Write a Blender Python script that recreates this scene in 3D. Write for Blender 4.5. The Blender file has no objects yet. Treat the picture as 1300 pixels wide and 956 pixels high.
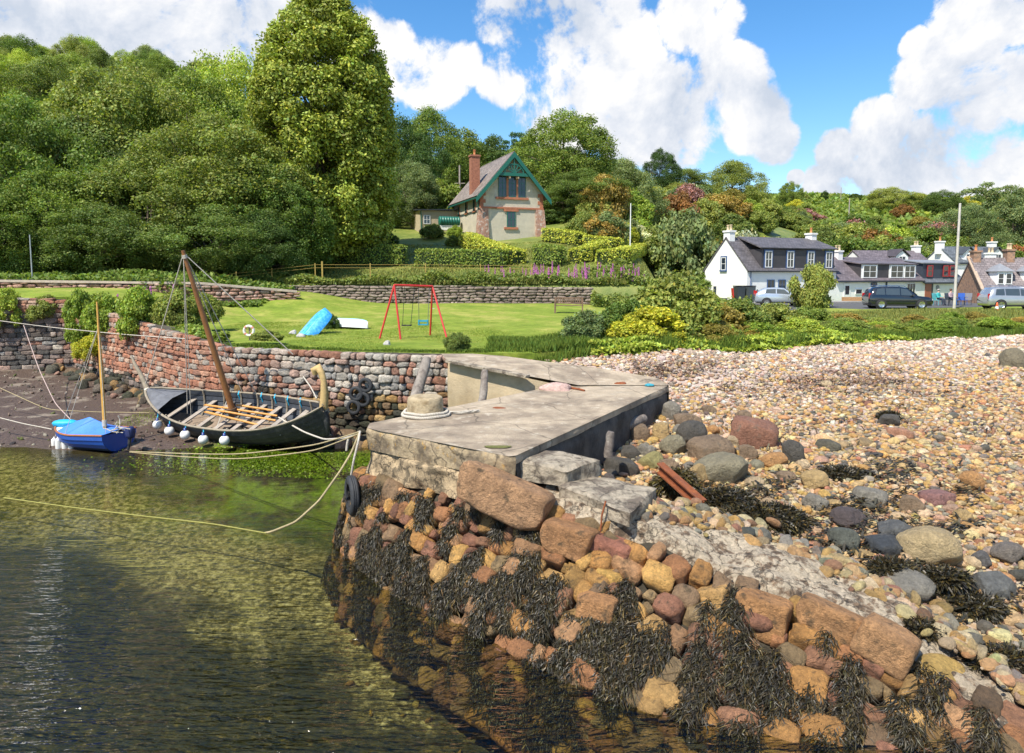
import bpy, math, random
import numpy as np
from mathutils import Vector, Matrix
rng = np.random.default_rng(7); random.seed(7)
PI = math.pi; R = math.radians
scene = bpy.context.scene
COL = scene.collection
# ------------------------------------------------------------------ camera geometry
FOC = 900.0; EYE = 5.0
PITCH = math.atan(83.5/FOC)
def ray(px, py):
    a = (px-650.0)/FOC; b = (433.5-py)/FOC
    c, s = math.cos(PITCH), math.sin(PITCH)
    return Vector((a, c + b*s, -s + b*c))
def PZ(px, py, z):
    r = ray(px, py); t = (z-EYE)/r.z
    return Vector((r.x*t, r.y*t, z))
def PY(px, py, y):
    r = ray(px, py); t = y/r.y
    return Vector((r.x*t, y, EYE+r.z*t))
# ------------------------------------------------------------------ object helpers
def tag(o, label=None, cat=None, group=None, kind=None):
    if label: o['label'] = label
    if cat: o['category'] = cat
    if group: o['group'] = group
    if kind: o['kind'] = kind
    return o
def empty(name, loc=(0,0,0), rz=0, label=None, cat=None, group=None):
    o = bpy.data.objects.new(name, None); COL.objects.link(o)
    o.location = loc; o.rotation_euler = (0,0,rz); o.empty_display_size = .1
    return tag(o, label, cat, group)
def link(name, me, mat, parent=None):
    o = bpy.data.objects.new(name, me); COL.objects.link(o)
    if mat is not None and len(me.materials) == 0: me.materials.append(mat)
    if parent is not None: o.parent = parent
    return o
def copy_tree(o, parent=None):
    c = o.copy(); COL.objects.link(c)
    if parent is not None: c.parent = parent
    for ch in list(o.children): copy_tree(ch, c)
    return c
class MB:
    """mesh buffer: verts, faces (tri or quad), colour per vertex, material index per face"""
    def __init__(s): s.V=[]; s.F3=[]; s.F4=[]; s.C=[]; s.n=0; s.m3=[]; s.m4=[]
    def add(s, V, F, col=(1,1,1), mi=0):
        V = np.asarray(V, dtype=np.float64).reshape(-1,3); F = np.asarray(F, dtype=np.int64)
        if len(V) == 0 or len(F) == 0: return s
        C = np.asarray(col, dtype=np.float64)
        if C.ndim == 1: C = np.tile(C, (len(V),1))
        s.V.append(V); s.C.append(C)
        if F.shape[1] == 3: s.F3.append(F+s.n); s.m3.append(np.full(len(F), mi))
        else: s.F4.append(F+s.n); s.m4.append(np.full(len(F), mi))
        s.n += len(V); return s
    def mesh(s, name, smooth=False):
        me = bpy.data.meshes.new(name)
        V = np.concatenate(s.V); C = np.concatenate(s.C)
        f3 = np.concatenate(s.F3) if s.F3 else np.zeros((0,3),int)
        f4 = np.concatenate(s.F4) if s.F4 else np.zeros((0,4),int)
        mi = np.concatenate(s.m3+s.m4)
        loops = np.concatenate([f3.ravel(), f4.ravel()])
        starts = np.concatenate([np.arange(len(f3))*3, len(f3)*3+np.arange(len(f4))*4])
        me.vertices.add(len(V)); me.vertices.foreach_set('co', V.astype(np.float32).ravel())
        me.loops.add(len(loops)); me.loops.foreach_set('vertex_index', loops.astype(np.int32))
        me.polygons.add(len(starts)); me.polygons.foreach_set('loop_start', starts.astype(np.int32))
        me.polygons.foreach_set('material_index', mi.astype(np.int32))
        me.polygons.foreach_set('use_smooth', np.full(len(starts), bool(smooth)))
        a = me.color_attributes.new('col', 'FLOAT_COLOR', 'POINT')
        a.data.foreach_set('color', np.concatenate([C, np.ones((len(C),1))],1).astype(np.float32).ravel())
        me.update(calc_edges=True); me.validate()
        return me
    def build(s, name, mat, parent=None, smooth=False):
        me = s.mesh(name, smooth)
        if isinstance(mat, (list,tuple)):
            for m in mat: me.materials.append(m)
            mat = None
        return link(name, me, mat, parent)
    # primitives ----------------------------------------------------
    def box(s, c, size, rz=0, col=(1,1,1), mi=0, M=None, taper=1.0):
        x,y,z = [v/2 for v in size]
        V = np.array([(-x,-y,-z),(x,-y,-z),(x,y,-z),(-x,y,-z),(-x*taper,-y*taper,z),(x*taper,-y*taper,z),(x*taper,y*taper,z),(-x*taper,y*taper,z)])
        F = [(0,3,2,1),(4,5,6,7),(0,1,5,4),(1,2,6,5),(2,3,7,6),(3,0,4,7)]
        if M is not None: V = V @ np.array(M.to_3x3()).T
        ca, sa = math.cos(rz), math.sin(rz)
        V = V @ np.array([[ca,sa,0],[-sa,ca,0],[0,0,1]])
        return s.add(V+np.array(c), F, col, mi)
    def bx(s, x0,x1,y0,y1,z0,z1, col=(1,1,1), mi=0):
        return s.box(((x0+x1)/2,(y0+y1)/2,(z0+z1)/2),(x1-x0,y1-y0,z1-z0),0,col,mi)
    def beam(s, a, b, w, h, col=(1,1,1), mi=0, up=(0,0,1)):
        a=Vector(a); b=Vector(b); d=(b-a); L=d.length; d.normalize()
        u=Vector(up); sd=d.cross(u)
        if sd.length<1e-4: sd=d.cross(Vector((1,0,0)))
        sd.normalize(); u2=sd.cross(d)
        V=[]
        for p in (a,b):
            for (i,j) in ((-1,-1),(1,-1),(1,1),(-1,1)):
                V.append(p+sd*(i*w/2)+u2*(j*h/2))
        return s.add([tuple(v) for v in V], [(0,3,2,1),(4,5,6,7),(0,1,5,4),(1,2,6,5),(2,3,7,6),(3,0,4,7)], col, mi)
    def tube(s, pts, r, n=8, col=(1,1,1), mi=0, cap=True):
        P=[Vector(p) for p in pts]; m=len(P)
        rr = r if hasattr(r,'__len__') else [r]*m
        V=[]; F=[]; prev=None
        for i,p in enumerate(P):
            d=(P[min(i+1,m-1)]-P[max(i-1,0)]); 
            if d.length<1e-9: d=Vector((0,0,1))
            d.normalize()
            if prev is None:
                u=d.orthogonal().normalized()
            else:
                u=(prev-d*prev.dot(d))
                u = u.normalized() if u.length>1e-6 else d.orthogonal().normalized()
            prev=u; w=d.cross(u)
            for k in range(n):
                a=2*PI*k/n; V.append(tuple(p+(u*math.cos(a)+w*math.sin(a))*rr[i]))
        for i in range(m-1):
            for k in range(n):
                a=i*n+k; b=i*n+(k+1)%n; F.append((a,b,b+n,a+n))
        s.add(V,F,col,mi)
        if cap:
            for (i0,sg) in ((0,1),((m-1)*n,-1)):
                c=len(V)
                ids=list(range(i0,i0+n))
                Vc=[V[j] for j in ids]; cen=tuple(np.mean(Vc,axis=0)); Vc.append(cen)
                Ff=[(k,n,(k+1)%n) if sg<0 else ((k+1)%n,n,k) for k in range(n)]
                Ff=[f[::-1] for f in Ff]
                s.add(Vc,Ff,col,mi)
        return s
    def lathe(s, prof, n=20, c=(0,0,0), col=(1,1,1), mi=0, axis='z'):
        V=[]; F=[]
        for (r,z) in prof:
            for k in range(n):
                a=2*PI*k/n
                if axis=='z': V.append((c[0]+r*math.cos(a),c[1]+r*math.sin(a),c[2]+z))
                elif axis=='y': V.append((c[0]+r*math.cos(a),c[1]+z,c[2]+r*math.sin(a)))
                else: V.append((c[0]+z,c[1]+r*math.cos(a),c[2]+r*math.sin(a)))
        for i in range(len(prof)-1):
            for k in range(n):
                a=i*n+k; b=i*n+(k+1)%n; F.append((a,b,b+n,a+n))
        return s.add(V,F,col,mi)
    def prism(s, poly, z0, z1, col=(1,1,1), mi=0):
        """poly CCW list of (x,y); convex fan"""
        n=len(poly); zz0 = z0 if hasattr(z0,'__len__') else [z0]*n; zz1 = z1 if hasattr(z1,'__len__') else [z1]*n
        V=[(p[0],p[1],zz0[i]) for i,p in enumerate(poly)]+[(p[0],p[1],zz1[i]) for i,p in enumerate(poly)]
        s.add(V,[(i,(i+1)%n,n+(i+1)%n,n+i) for i in range(n)],col,mi)
        s.add(V,[(n,n+i,n+i+1) for i in range(1,n-1)],col,mi)
        s.add(V,[(0,i+1,i) for i in range(1,n-1)],col,mi)
        return s
    def quad(s, a,b,c,d, col=(1,1,1), mi=0): return s.add([tuple(a),tuple(b),tuple(c),tuple(d)],[(0,1,2,3)],col,mi)
    def slab(s, pts, t, col=(1,1,1), mi=0):
        """4 coplanar pts (CCW seen from outside), extruded inward by t"""
        P=[Vector(p) for p in pts]; n=(P[1]-P[0]).cross(P[2]-P[0]).normalized()
        Q=[p-n*t for p in P]; V=[tuple(p) for p in P+Q]; m=len(P)
        s.add(V,[(i,m+i,m+(i+1)%m,(i+1)%m) for i in range(m)],col,mi)
        s.add(V,[(0,i,i+1) for i in range(1,m-1)],col,mi)
        s.add(V,[(m,m+i+1,m+i) for i in range(1,m-1)],col,mi)
        return s
    def inst(s, PV, PF, pos, rot, scl, col, mi=0):
        """vectorised copies of a proto: rot (N,3,3)"""
        N=len(pos); k=len(PV)
        if N==0: return s
        V = PV[None]*scl[:,None,:]
        V = np.einsum('nij,nkj->nki', rot, V)+pos[:,None,:]
        F = (PF[None]+ (np.arange(N)*k)[:,None,None]).reshape(-1,PF.shape[1])
        C = np.repeat(col,k,axis=0) if len(col)==N else np.tile(col,(N*k,1))
        return s.add(V.reshape(-1,3), F, C, mi)
# ------------------------------------------------------------------ noise & protos
class SN:
    def __init__(s, seed, n=14, f=1.0, dim=3):
        g=np.random.default_rng(seed); s.k=g.normal(size=(n,dim))*f; s.p=g.uniform(0,2*PI,n); s.a=g.uniform(.4,1,n); s.a/=np.sqrt((s.a**2).sum()/2)
    def __call__(s, X): return (np.sin(np.asarray(X)@s.k.T+s.p)*s.a).sum(-1)*.5
def ico(sub):
    import bmesh
    bm=bmesh.new(); bmesh.ops.create_icosphere(bm, subdivisions=sub, radius=1.0)
    V=np.array([v.co[:] for v in bm.verts]); F=np.array([[v.index for v in f.verts] for f in bm.faces]); bm.free(); return V,F
ICO = {k: ico(k) for k in (1,2,3,4)}
def rock_proto(sub, seed, rough=.16, power=2.6, cuts=0, cutd=(.62,.9)):
    V,F=ICO[sub]; V=V.copy()
    n=(np.abs(V)**power).sum(1)**(1/power); V=V/n[:,None]
    gg=np.random.default_rng(seed+900)
    for _ in range(cuts):      # broken faces
        c=gg.normal(size=3); c/=np.linalg.norm(c); h=gg.uniform(*cutd)*np.abs(V@c).max(); e=np.maximum(V@c-h,0); V=V-c*(e*.93)[:,None]
    d=SN(seed,10,1.6)(V)*rough+SN(seed+50,14,4.0)(V)*rough*.35
    if sub>=3: d+=SN(seed+90,20,11.0)(V)*rough*.17
    if sub>=4: d+=np.abs(SN(seed+95,24,22.0)(V))*rough*.12
    return V*(1+d)[:,None], F
ROCK1=[rock_proto(1,i,.13,2.5,3,(.5,.8)) for i in range(8)]
ROCK2=[rock_proto(2,20+i,.12,2.6,5,(.5,.85)) for i in range(12)]
ROCK3=[rock_proto(4,40+i,.11,2.5,8,(.6,.9)) for i in range(10)]
BLOCK3=[rock_proto(3,70+i,.115,9.0,7,(.74,.93)) for i in range(12)]
BLOCK2=[rock_proto(2,90+i,.11,5.0,4,(.68,.9)) for i in range(8)]
WBLK=[rock_proto(3,170+i,.085,7.0,4,(.74,.92)) for i in range(12)]
BRK=[rock_proto(3,190+i,.05,10.0,2,(.8,.94)) for i in range(8)]
BLOCK4=[rock_proto(4,120+i,.075,12.0,5,(.78,.94)) for i in range(4)]
def rotz(a):
    a=np.asarray(a); c,s=np.cos(a),np.sin(a); z=np.zeros_like(a); o=np.ones_like(a)
    return np.stack([np.stack([c,-s,z],-1),np.stack([s,c,z],-1),np.stack([z,z,o],-1)],-2)
def rotrand(n, g=rng, tilt=None):
    q=g.normal(size=(n,4)); 
    if tilt is not None: q[:,1:3]*=tilt
    q/=np.linalg.norm(q,axis=1)[:,None]
    w,x,y,z=q.T
    return np.stack([np.stack([1-2*(y*y+z*z),2*(x*y-z*w),2*(x*z+y*w)],-1),np.stack([2*(x*y+z*w),1-2*(x*x+z*z),2*(y*z-x*w)],-1),np.stack([2*(x*z-y*w),2*(y*z+x*w),1-2*(x*x+y*y)],-1)],-2)
def pal(cols, n, g=rng, w=None, jit=.12):
    cols=np.array(cols,float); 
    if w is not None: w=np.array(w,float); w=w/w.sum()
    i=g.choice(len(cols),n,p=w); c=cols[i]*(1+g.normal(size=(n,1))*jit)*(1+g.normal(size=(n,3))*jit*.25)
    return np.clip(c,.004,.9)
def sstep(x,a,b):
    t=np.clip((np.asarray(x,float)-a)/(b-a),0,1); return t*t*(3-2*t)
# ------------------------------------------------------------------ materials
def _nt(name):
    m=bpy.data.materials.new(name); m.use_nodes=True; nt=m.node_tree; nt.nodes.clear()
    out=nt.nodes.new('ShaderNodeOutputMaterial'); return m,nt,out
def N(nt, t, **kw):
    n=nt.nodes.new(t)
    for k,v in kw.items():
        if k.startswith('i_'): n.inputs[k[2:].replace('_',' ')].default_value=v
        else: setattr(n,k,v)
    return n
def ramp(nt, pts, interp='LINEAR'):
    r=nt.nodes.new('ShaderNodeValToRGB'); r.color_ramp.interpolation=interp
    e=r.color_ramp.elements
    while len(e)<len(pts): e.new(.5)
    for i,(p,c) in enumerate(pts):
        e[i].position=p; e[i].color=(c,c,c,1) if isinstance(c,(int,float)) else (*c,1)
    return r
def math_n(nt, op, a, b=None, clamp=False):
    n=nt.nodes.new('ShaderNodeMath'); n.operation=op; n.use_clamp=clamp
    for i,v in enumerate((a,b)):
        if v is None: continue
        if isinstance(v,(int,float)): n.inputs[i].default_value=v
        else: nt.links.new(v,n.inputs[i])
    return n.outputs[0]
def mixc(nt, f, a, b, mode='MIX'):
    n=nt.nodes.new('ShaderNodeMix'); n.data_type='RGBA'; n.blend_type=mode
    for sock,v in ((n.inputs[0],f),(n.inputs[6],a),(n.inputs[7],b)):
        if isinstance(v,(int,float)): sock.default_value=v
        elif isinstance(v,tuple): sock.default_value=(*v,1) if len(v)==3 else v
        else: nt.links.new(v,sock)
    return n.outputs[2]
def noise(nt, scale, detail=4, rough=.55, vec=None, dist=0):
    n=N(nt,'ShaderNodeTexNoise'); n.inputs['Scale'].default_value=scale; n.inputs['Detail'].default_value=detail
    n.inputs['Roughness'].default_value=rough; n.inputs['Distortion'].default_value=dist
    if vec is not None: nt.links.new(vec,n.inputs['Vector'])
    return n.outputs['Fac']
MATS={}
def M(name, col=(.5,.5,.5), rough=.6, var=.25, nscale=6, bump=.15, bscale=30, metal=0, spec=.5, vcol=False,
      second=None, sthr=(.5,.62), sscale=3, trans=0, randhue=0, coat=0, grime=None, crack=None, bdist=.05):
    if name in MATS: return MATS[name]
    m,nt,out=_nt(name); L=nt.links.new
    tc=N(nt,'ShaderNodeTexCoord'); vec=tc.outputs['Object']
    if vcol:
        a=N(nt,'ShaderNodeAttribute',attribute_name='col'); base=a.outputs['Color']
        if col!=(.5,.5,.5): base=mixc(nt,1.0,base,col,'MULTIPLY')
    else:
        rgb=N(nt,'ShaderNodeRGB'); rgb.outputs[0].default_value=(*col,1); base=rgb.outputs[0]
    if second is not None:
        f=ramp(nt,[(sthr[0],0.0),(sthr[1],1.0)]); L(noise(nt,sscale,5,.6,vec),f.inputs[0])
        base=mixc(nt,f.outputs[0],base,second)
    if grime is not None:   # (colour, scale, threshold)
        f=ramp(nt,[(grime[2],0.0),(grime[2]+.12,1.0)]); L(noise(nt,grime[1],6,.65,vec,.4),f.inputs[0])
        base=mixc(nt,math_n(nt,'MULTIPLY',f.outputs[0],.8),base,grime[0])
    if crack is not None:
        nv=N(nt,'ShaderNodeTexNoise'); nv.inputs['Scale'].default_value=crack[0]*1.7; nv.inputs['Detail'].default_value=5; L(vec,nv.inputs['Vector'])
        ad=N(nt,'ShaderNodeVectorMath',operation='MULTIPLY_ADD'); L(nv.outputs['Color'],ad.inputs[0]); ad.inputs[1].default_value=(.55,.55,.55); L(vec,ad.inputs[2])
        vo=N(nt,'ShaderNodeTexVoronoi',feature='DISTANCE_TO_EDGE'); vo.inputs['Scale'].default_value=crack[0]; L(ad.outputs[0],vo.inputs['Vector'])
        fc=ramp(nt,[(0,1.0),(crack[1],0.0)]); L(vo.outputs['Distance'],fc.inputs[0]); base=mixc(nt,math_n(nt,'MULTIPLY',fc.outputs[0],crack[2]),base,(.03,.024,.018))
    if var>0:
        r=ramp(nt,[(.25,1-var),(.75,1+var)]) if var<0 else None
        v=math_n(nt,'MULTIPLY_ADD',noise(nt,nscale,5,.65,vec),4*var); 
        v.node.inputs[2].default_value=1-2*var
        if vcol and nscale>3:
            v2=math_n(nt,'MULTIPLY_ADD',noise(nt,nscale*4.5,5,.75,vec),4*var); v2.node.inputs[2].default_value=1-2*var; v=math_n(nt,'MULTIPLY',v,v2)
        hs=N(nt,'ShaderNodeHueSaturation'); L(base,hs.inputs['Color']); L(v,hs.inputs['Value']); base=hs.outputs[0]
    if randhue>0:
        oi=N(nt,'ShaderNodeObjectInfo'); hs=N(nt,'ShaderNodeHueSaturation')
        h=math_n(nt,'MULTIPLY_ADD',oi.outputs['Random'],randhue); h.node.inputs[2].default_value=.5-randhue/2
        L(h,hs.inputs['Hue']); L(base,hs.inputs['Color'])
        v2=math_n(nt,'MULTIPLY_ADD',oi.outputs['Random'],-.5); v2.node.inputs[2].default_value=1.22
        L(v2,hs.inputs['Value']); base=hs.outputs[0]
    p=N(nt,'ShaderNodeBsdfPrincipled'); L(base,p.inputs['Base Color'])
    p.inputs['Roughness'].default_value=rough; p.inputs['Metallic'].default_value=metal
    p.inputs['Specular IOR Level'].default_value=spec
    if coat: p.inputs['Coat Weight'].default_value=coat; p.inputs['Coat Roughness'].default_value=.05
    if bump>0:
        b=N(nt,'ShaderNodeBump'); b.inputs['Strength'].default_value=bump; b.inputs['Distance'].default_value=bdist
        L(noise(nt,bscale,8,.75,vec),b.inputs['Height']); L(b.outputs[0],p.inputs['Normal'])
    sh=p.outputs[0]
    if trans>0:
        t=N(nt,'ShaderNodeBsdfTranslucent'); L(mixc(nt,1.0,base,(1.15,1.25,.55),'MULTIPLY'),t.inputs[0]); mx=N(nt,'ShaderNodeMixShader'); mx.inputs[0].default_value=trans
        L(sh,mx.inputs[1]); L(t.outputs[0],mx.inputs[2]); sh=mx.outputs[0]
    L(sh,out.inputs[0]); MATS[name]=m; return m
# ------------------------------------------------------------------ terrain functions
WALL = [(-60,34,4.1),(-24.5,33.2,4.0),(-21,34,3.9),(-13.0,26.7,3.0),(-9.3,23.3,2.66),(-5,21.8,2.66),(-1.9,21.4,2.66)]
NEAR = [(-60,34.2),(-24.5,33.4),(-21,34.2),(-13.0,26.9),(-9.25,23.5),(-5,22.0),(-1.9,21.6),(.6,21.7),(3.5,23.2),(8,24.9),(12.5,27.4),(20,30.4),(35,34),(60,38.5),(110,45)]
def lawn_z(x,y):
    x=np.asarray(x,float); y=np.asarray(y,float)
    a=2.65+.68*sstep(y,27,52); b=2.42+.18*sstep(y,30,44)
    z=a+(b-a)*sstep(x,2,14)
    up=sstep(-x,13,22)*1.35*sstep(y,25,36)
    up2=sstep(-x,8,14)*.8*sstep(y,36,44)
    return z+np.maximum(up,up2)
def hill_z(x,y):
    x=np.asarray(x,float); y=np.asarray(y,float)
    y0=46+0*x; y0=46+34*sstep(x,9,20)
    base=4.45-1.85*sstep(x,7,16)
    sl=.195+.25*sstep(-x,14,85)+.035*sstep(x,25,60)
    t=np.maximum(y-y0-4,0)
    h=base+ sl*180*(1-np.exp(-t/180))*1.12
    h+=12.5*np.exp(-((x-29)/16)**2)*(1-np.exp(-t/45))*1.35*np.exp(-(t/105)**2)
    h+= (SN(3,8,.035,2)(np.stack([x,y],-1))*2.2+SN(4,10,.12,2)(np.stack([x,y],-1))*.4)*sstep(t,15,60)
    return h
def beach_z(x,y):
    x=np.asarray(x,float); y=np.asarray(y,float)
    z=np.interp(y,[0,5,7.3,8.3,10.5,13.7,19.8,22,24,29,36,60],[-2.2,-.6,.05,.32,.78,1.2,1.75,2.06,2.22,2.36,2.5,2.55])
    z=z+.03*(x-6)*(1-sstep(y,14,24))*(np.clip(x,-4,12)<6)
    z=z+.33*(1-sstep(x,5,9))*sstep(y,19.3,21.3)*(1-sstep(y,24,28))
    XY=np.stack([x,y],-1)
    return z+SN(11,10,.5,2)(XY)*.06+SN(12,10,1.6,2)(XY)*.025
def mud_z(x,y):
    x=np.asarray(x,float); y=np.asarray(y,float)
    z=np.interp(y,[0,8,12,16,18.6,20.3,21.3,24,34,60],[-2.6,-1.5,-1.05,-.6,-.2,.0,.09,.26,.62,.7])
    XY=np.stack([x,y],-1)
    z=z-.10*sstep(x,-9,-3)*(y<22)
    return z+SN(13,10,.35,2)(XY)*.05+SN(14,10,1.4,2)(XY)*.02
# pier crest used to split harbour from beach
CR=[(-3,13.2),(-1,12.3),(0,11.15),(1.0,10.9),(2.35,10.35),(3.78,9.5),(4.83,8.6),(5.5,7.8),(6.3,6.8),(9,4)]
def side(x,y):
    """>0 on the beach side of the pier"""
    yc=np.interp(x,[c[0] for c in CR],[c[1] for c in CR]); s1=y-yc
    # pier left edge line from (-2.6,13.2) to (2.8,19.7) then to (3.5,21)
    xe=np.interp(y,[10,11.2,13.2,19.2,19.8,20.5,21.2,22],[.6,.3,1.0,3.2,2.9,1.0,-.6,-2.2]); s2=x-xe
    return np.minimum(s1,s2)
def ground_z(x,y):
    w=sstep(side(x,y),-.35,.35)
    low=mud_z(x,y)*(1-w)+beach_z(x,y)*w
    xx=np.asarray(x,float); yy=np.asarray(y,float)
    far=46+34*sstep(xx,9,20)
    k=sstep(yy-far,-.2,.6)
    low=np.minimum(low,2.46)
    # right of the lawn's near edge everything rests below the lawn mesh
    return low*(1-k)+hill_z(xx,yy)*k
def warp(n, lo, c, hi, fine):
    t=np.linspace(-1,1,n); s=np.sinh(t*fine)/np.sinh(fine)
    return np.where(s<0, c+(c-lo)*s, c+(hi-c)*s)
xs=warp(420,-700,0,700,4.6); ys=np.concatenate([np.linspace(-60,4,22)[:-1],np.linspace(4,26,190)[:-1],np.linspace(26,45.6,60)[:-1],np.linspace(45.6,47.0,8)[:-1],np.linspace(47,79.5,50)[:-1],np.linspace(79.5,81,6)[:-1],81+np.linspace(0,1,90)**2*900])
X,Y=np.meshgrid(xs,ys); Z=ground_z(X,Y)
nx=len(xs); ny=len(ys)
i=np.arange(ny-1)[:,None]*nx+np.arange(nx-1)[None]; F=np.stack([i,i+1,i+nx+1,i+nx],-1).reshape(-1,4)
sm=sstep(side(X,Y),-.25,.3).reshape(-1,1)
g=MB().add(np.stack([X,Y,Z],-1).reshape(-1,3),F,np.repeat(sm,3,axis=1))
# ground material --------------------------------------------------
def ground_mat():
    m,nt,out=_nt('ground_mix'); L=nt.links.new
    geo=N(nt,'ShaderNodeNewGeometry'); P=geo.outputs['Position']
    sx=N(nt,'ShaderNodeSeparateXYZ'); L(P,sx.inputs[0]); x,y,z=sx.outputs
    # beach: coloured pebbles
    vo=N(nt,'ShaderNodeTexVoronoi'); vo.inputs['Scale'].default_value=9; L(P,vo.inputs['Vector'])
    sr=N(nt,'ShaderNodeSeparateColor'); L(vo.outputs['Color'],sr.inputs[0])
    rb=ramp(nt,[(0,(.10,.09,.08)),(.25,(.30,.20,.12)),(.5,(.42,.30,.18)),(.75,(.46,.38,.30)),(1,(.30,.16,.11))]); L(sr.outputs[0],rb.inputs[0])
    rf=ramp(nt,[(0,(.34,.27,.23)),(.4,(.52,.42,.37)),(.7,(.44,.32,.27)),(1,(.56,.50,.45))]); L(sr.outputs[0],rf.inputs[0])
    fy=ramp(nt,[(0,0.0),(1,1.0)]); L(math_n(nt,'DIVIDE',math_n(nt,'SUBTRACT',y,13.0),9.0,True),fy.inputs[0])
    beach=mixc(nt,fy.outputs[0],rb.outputs[0],rf.outputs[0])
    # mud
    n1=noise(nt,1.2,6,.6,P); n2=noise(nt,17,9,.82,P)
    mud=ramp(nt,[(.34,(.035,.022,.016)),(.5,(.078,.050,.036)),(.66,(.18,.13,.098))]); L(n2,mud.inputs[0])
    shell=ramp(nt,[(.56,0.0),(.66,1.0)]); L(n1,shell.inputs[0])
    mudc=mixc(nt,math_n(nt,'MULTIPLY',shell.outputs[0],.7),mud.outputs[0],(.30,.25,.19))
    # algae green near the waterline on the right half
    al=ramp(nt,[(.40,0.0),(.56,1.0)]); L(noise(nt,.9,6,.7,P),al.inputs[0])
    ax=math_n(nt,'DIVIDE',math_n(nt,'ADD',x,9.5),2.5,True)
    ay=math_n(nt,'MULTIPLY',math_n(nt,'DIVIDE',math_n(nt,'SUBTRACT',y,14.5),3.0,True),math_n(nt,'DIVIDE',math_n(nt,'SUBTRACT',21.6,y),1.2,True))
    a=math_n(nt,'MULTIPLY',math_n(nt,'MULTIPLY',ax,ay),al.outputs[0],True)
    algc=ramp(nt,[(.35,(.09,.16,.008)),(.65,(.30,.44,.03))]); L(noise(nt,7,8,.8,P),algc.inputs[0])
    mudc=mixc(nt,a,mudc,algc.outputs[0])
    # under water: weed brown/ochre patches, dark zone painted for light lost with depth
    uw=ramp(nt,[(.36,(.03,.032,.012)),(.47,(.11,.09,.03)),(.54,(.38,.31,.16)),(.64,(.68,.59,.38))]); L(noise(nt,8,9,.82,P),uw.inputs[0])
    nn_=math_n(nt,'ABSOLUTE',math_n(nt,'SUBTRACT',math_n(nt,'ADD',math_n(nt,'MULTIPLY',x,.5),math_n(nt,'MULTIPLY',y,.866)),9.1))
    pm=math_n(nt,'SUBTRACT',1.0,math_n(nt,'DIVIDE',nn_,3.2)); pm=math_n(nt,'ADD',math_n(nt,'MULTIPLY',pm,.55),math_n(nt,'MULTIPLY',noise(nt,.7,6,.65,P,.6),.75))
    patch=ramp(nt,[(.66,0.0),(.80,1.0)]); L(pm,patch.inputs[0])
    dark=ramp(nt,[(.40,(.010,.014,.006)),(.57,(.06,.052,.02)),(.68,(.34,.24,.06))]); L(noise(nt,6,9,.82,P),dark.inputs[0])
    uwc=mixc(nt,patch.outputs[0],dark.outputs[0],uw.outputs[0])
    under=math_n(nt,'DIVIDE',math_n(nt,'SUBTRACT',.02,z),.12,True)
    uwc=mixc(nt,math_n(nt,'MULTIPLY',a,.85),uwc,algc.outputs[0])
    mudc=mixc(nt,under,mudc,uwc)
    # side: harbour or beach
    sb=N(nt,'ShaderNodeAttribute',attribute_name='col').outputs['Fac']
    shore=mixc(nt,sb,mudc,beach)
    # grass hill
    gr=ramp(nt,[(.3,(.08,.12,.02)),(.5,(.15,.19,.03)),(.7,(.27,.26,.07))]); L(noise(nt,.5,8,.7,P),gr.inputs[0])
    gn=math_n(nt,'DIVIDE',math_n(nt,'SUBTRACT',z,2.55),.1,True)
    col=mixc(nt,gn,shore,gr.outputs[0])
    p=N(nt,'ShaderNodeBsdfPrincipled'); L(col,p.inputs['Base Color']); 
    rr=math_n(nt,'MULTIPLY_ADD',n2,.5); rr.node.inputs[2].default_value=.3; L(rr,p.inputs['Roughness'])
    b=N(nt,'ShaderNodeBump'); b.inputs['Strength'].default_value=.6; b.inputs['Distance'].default_value=.06; L(noise(nt,11,8,.75,P),b.inputs['Height']); L(b.outputs[0],p.inputs['Normal'])
    L(p.outputs[0],out.inputs[0]); return m
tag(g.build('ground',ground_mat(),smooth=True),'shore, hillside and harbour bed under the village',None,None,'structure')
# lawn -------------------------------------------------------------
def poly_resample(P, step):
    P=np.array(P,float); out=[P[0]]
    for a,b in zip(P[:-1],P[1:]):
        n=max(1,int(np.linalg.norm(b-a)/step)); 
        for k in range(1,n+1): out.append(a+(b-a)*k/n)
    return np.array(out)
nr=poly_resample(NEAR,.5); fx=nr[:,0]; fy=46.4+34.2*sstep(fx,9,20)
tt=np.linspace(0,1,90)
GX=fx[:,None]+0*tt[None]; GY=nr[:,1][:,None]*(1-tt)+fy[:,None]*tt
GZ=lawn_z(GX,GY)+SN(21,10,.5,2)(np.stack([GX,GY],-1))*.03
GZ[:,0]-=.03
n0,n1_=GX.shape; i=np.arange(n0-1)[:,None]*n1_+np.arange(n1_-1)[None]; F=np.stack([i,i+n1_,i+n1_+1,i+1],-1).reshape(-1,4)
lb=MB().add(np.stack([GX,GY,GZ],-1).reshape(-1,3),F)
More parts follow.
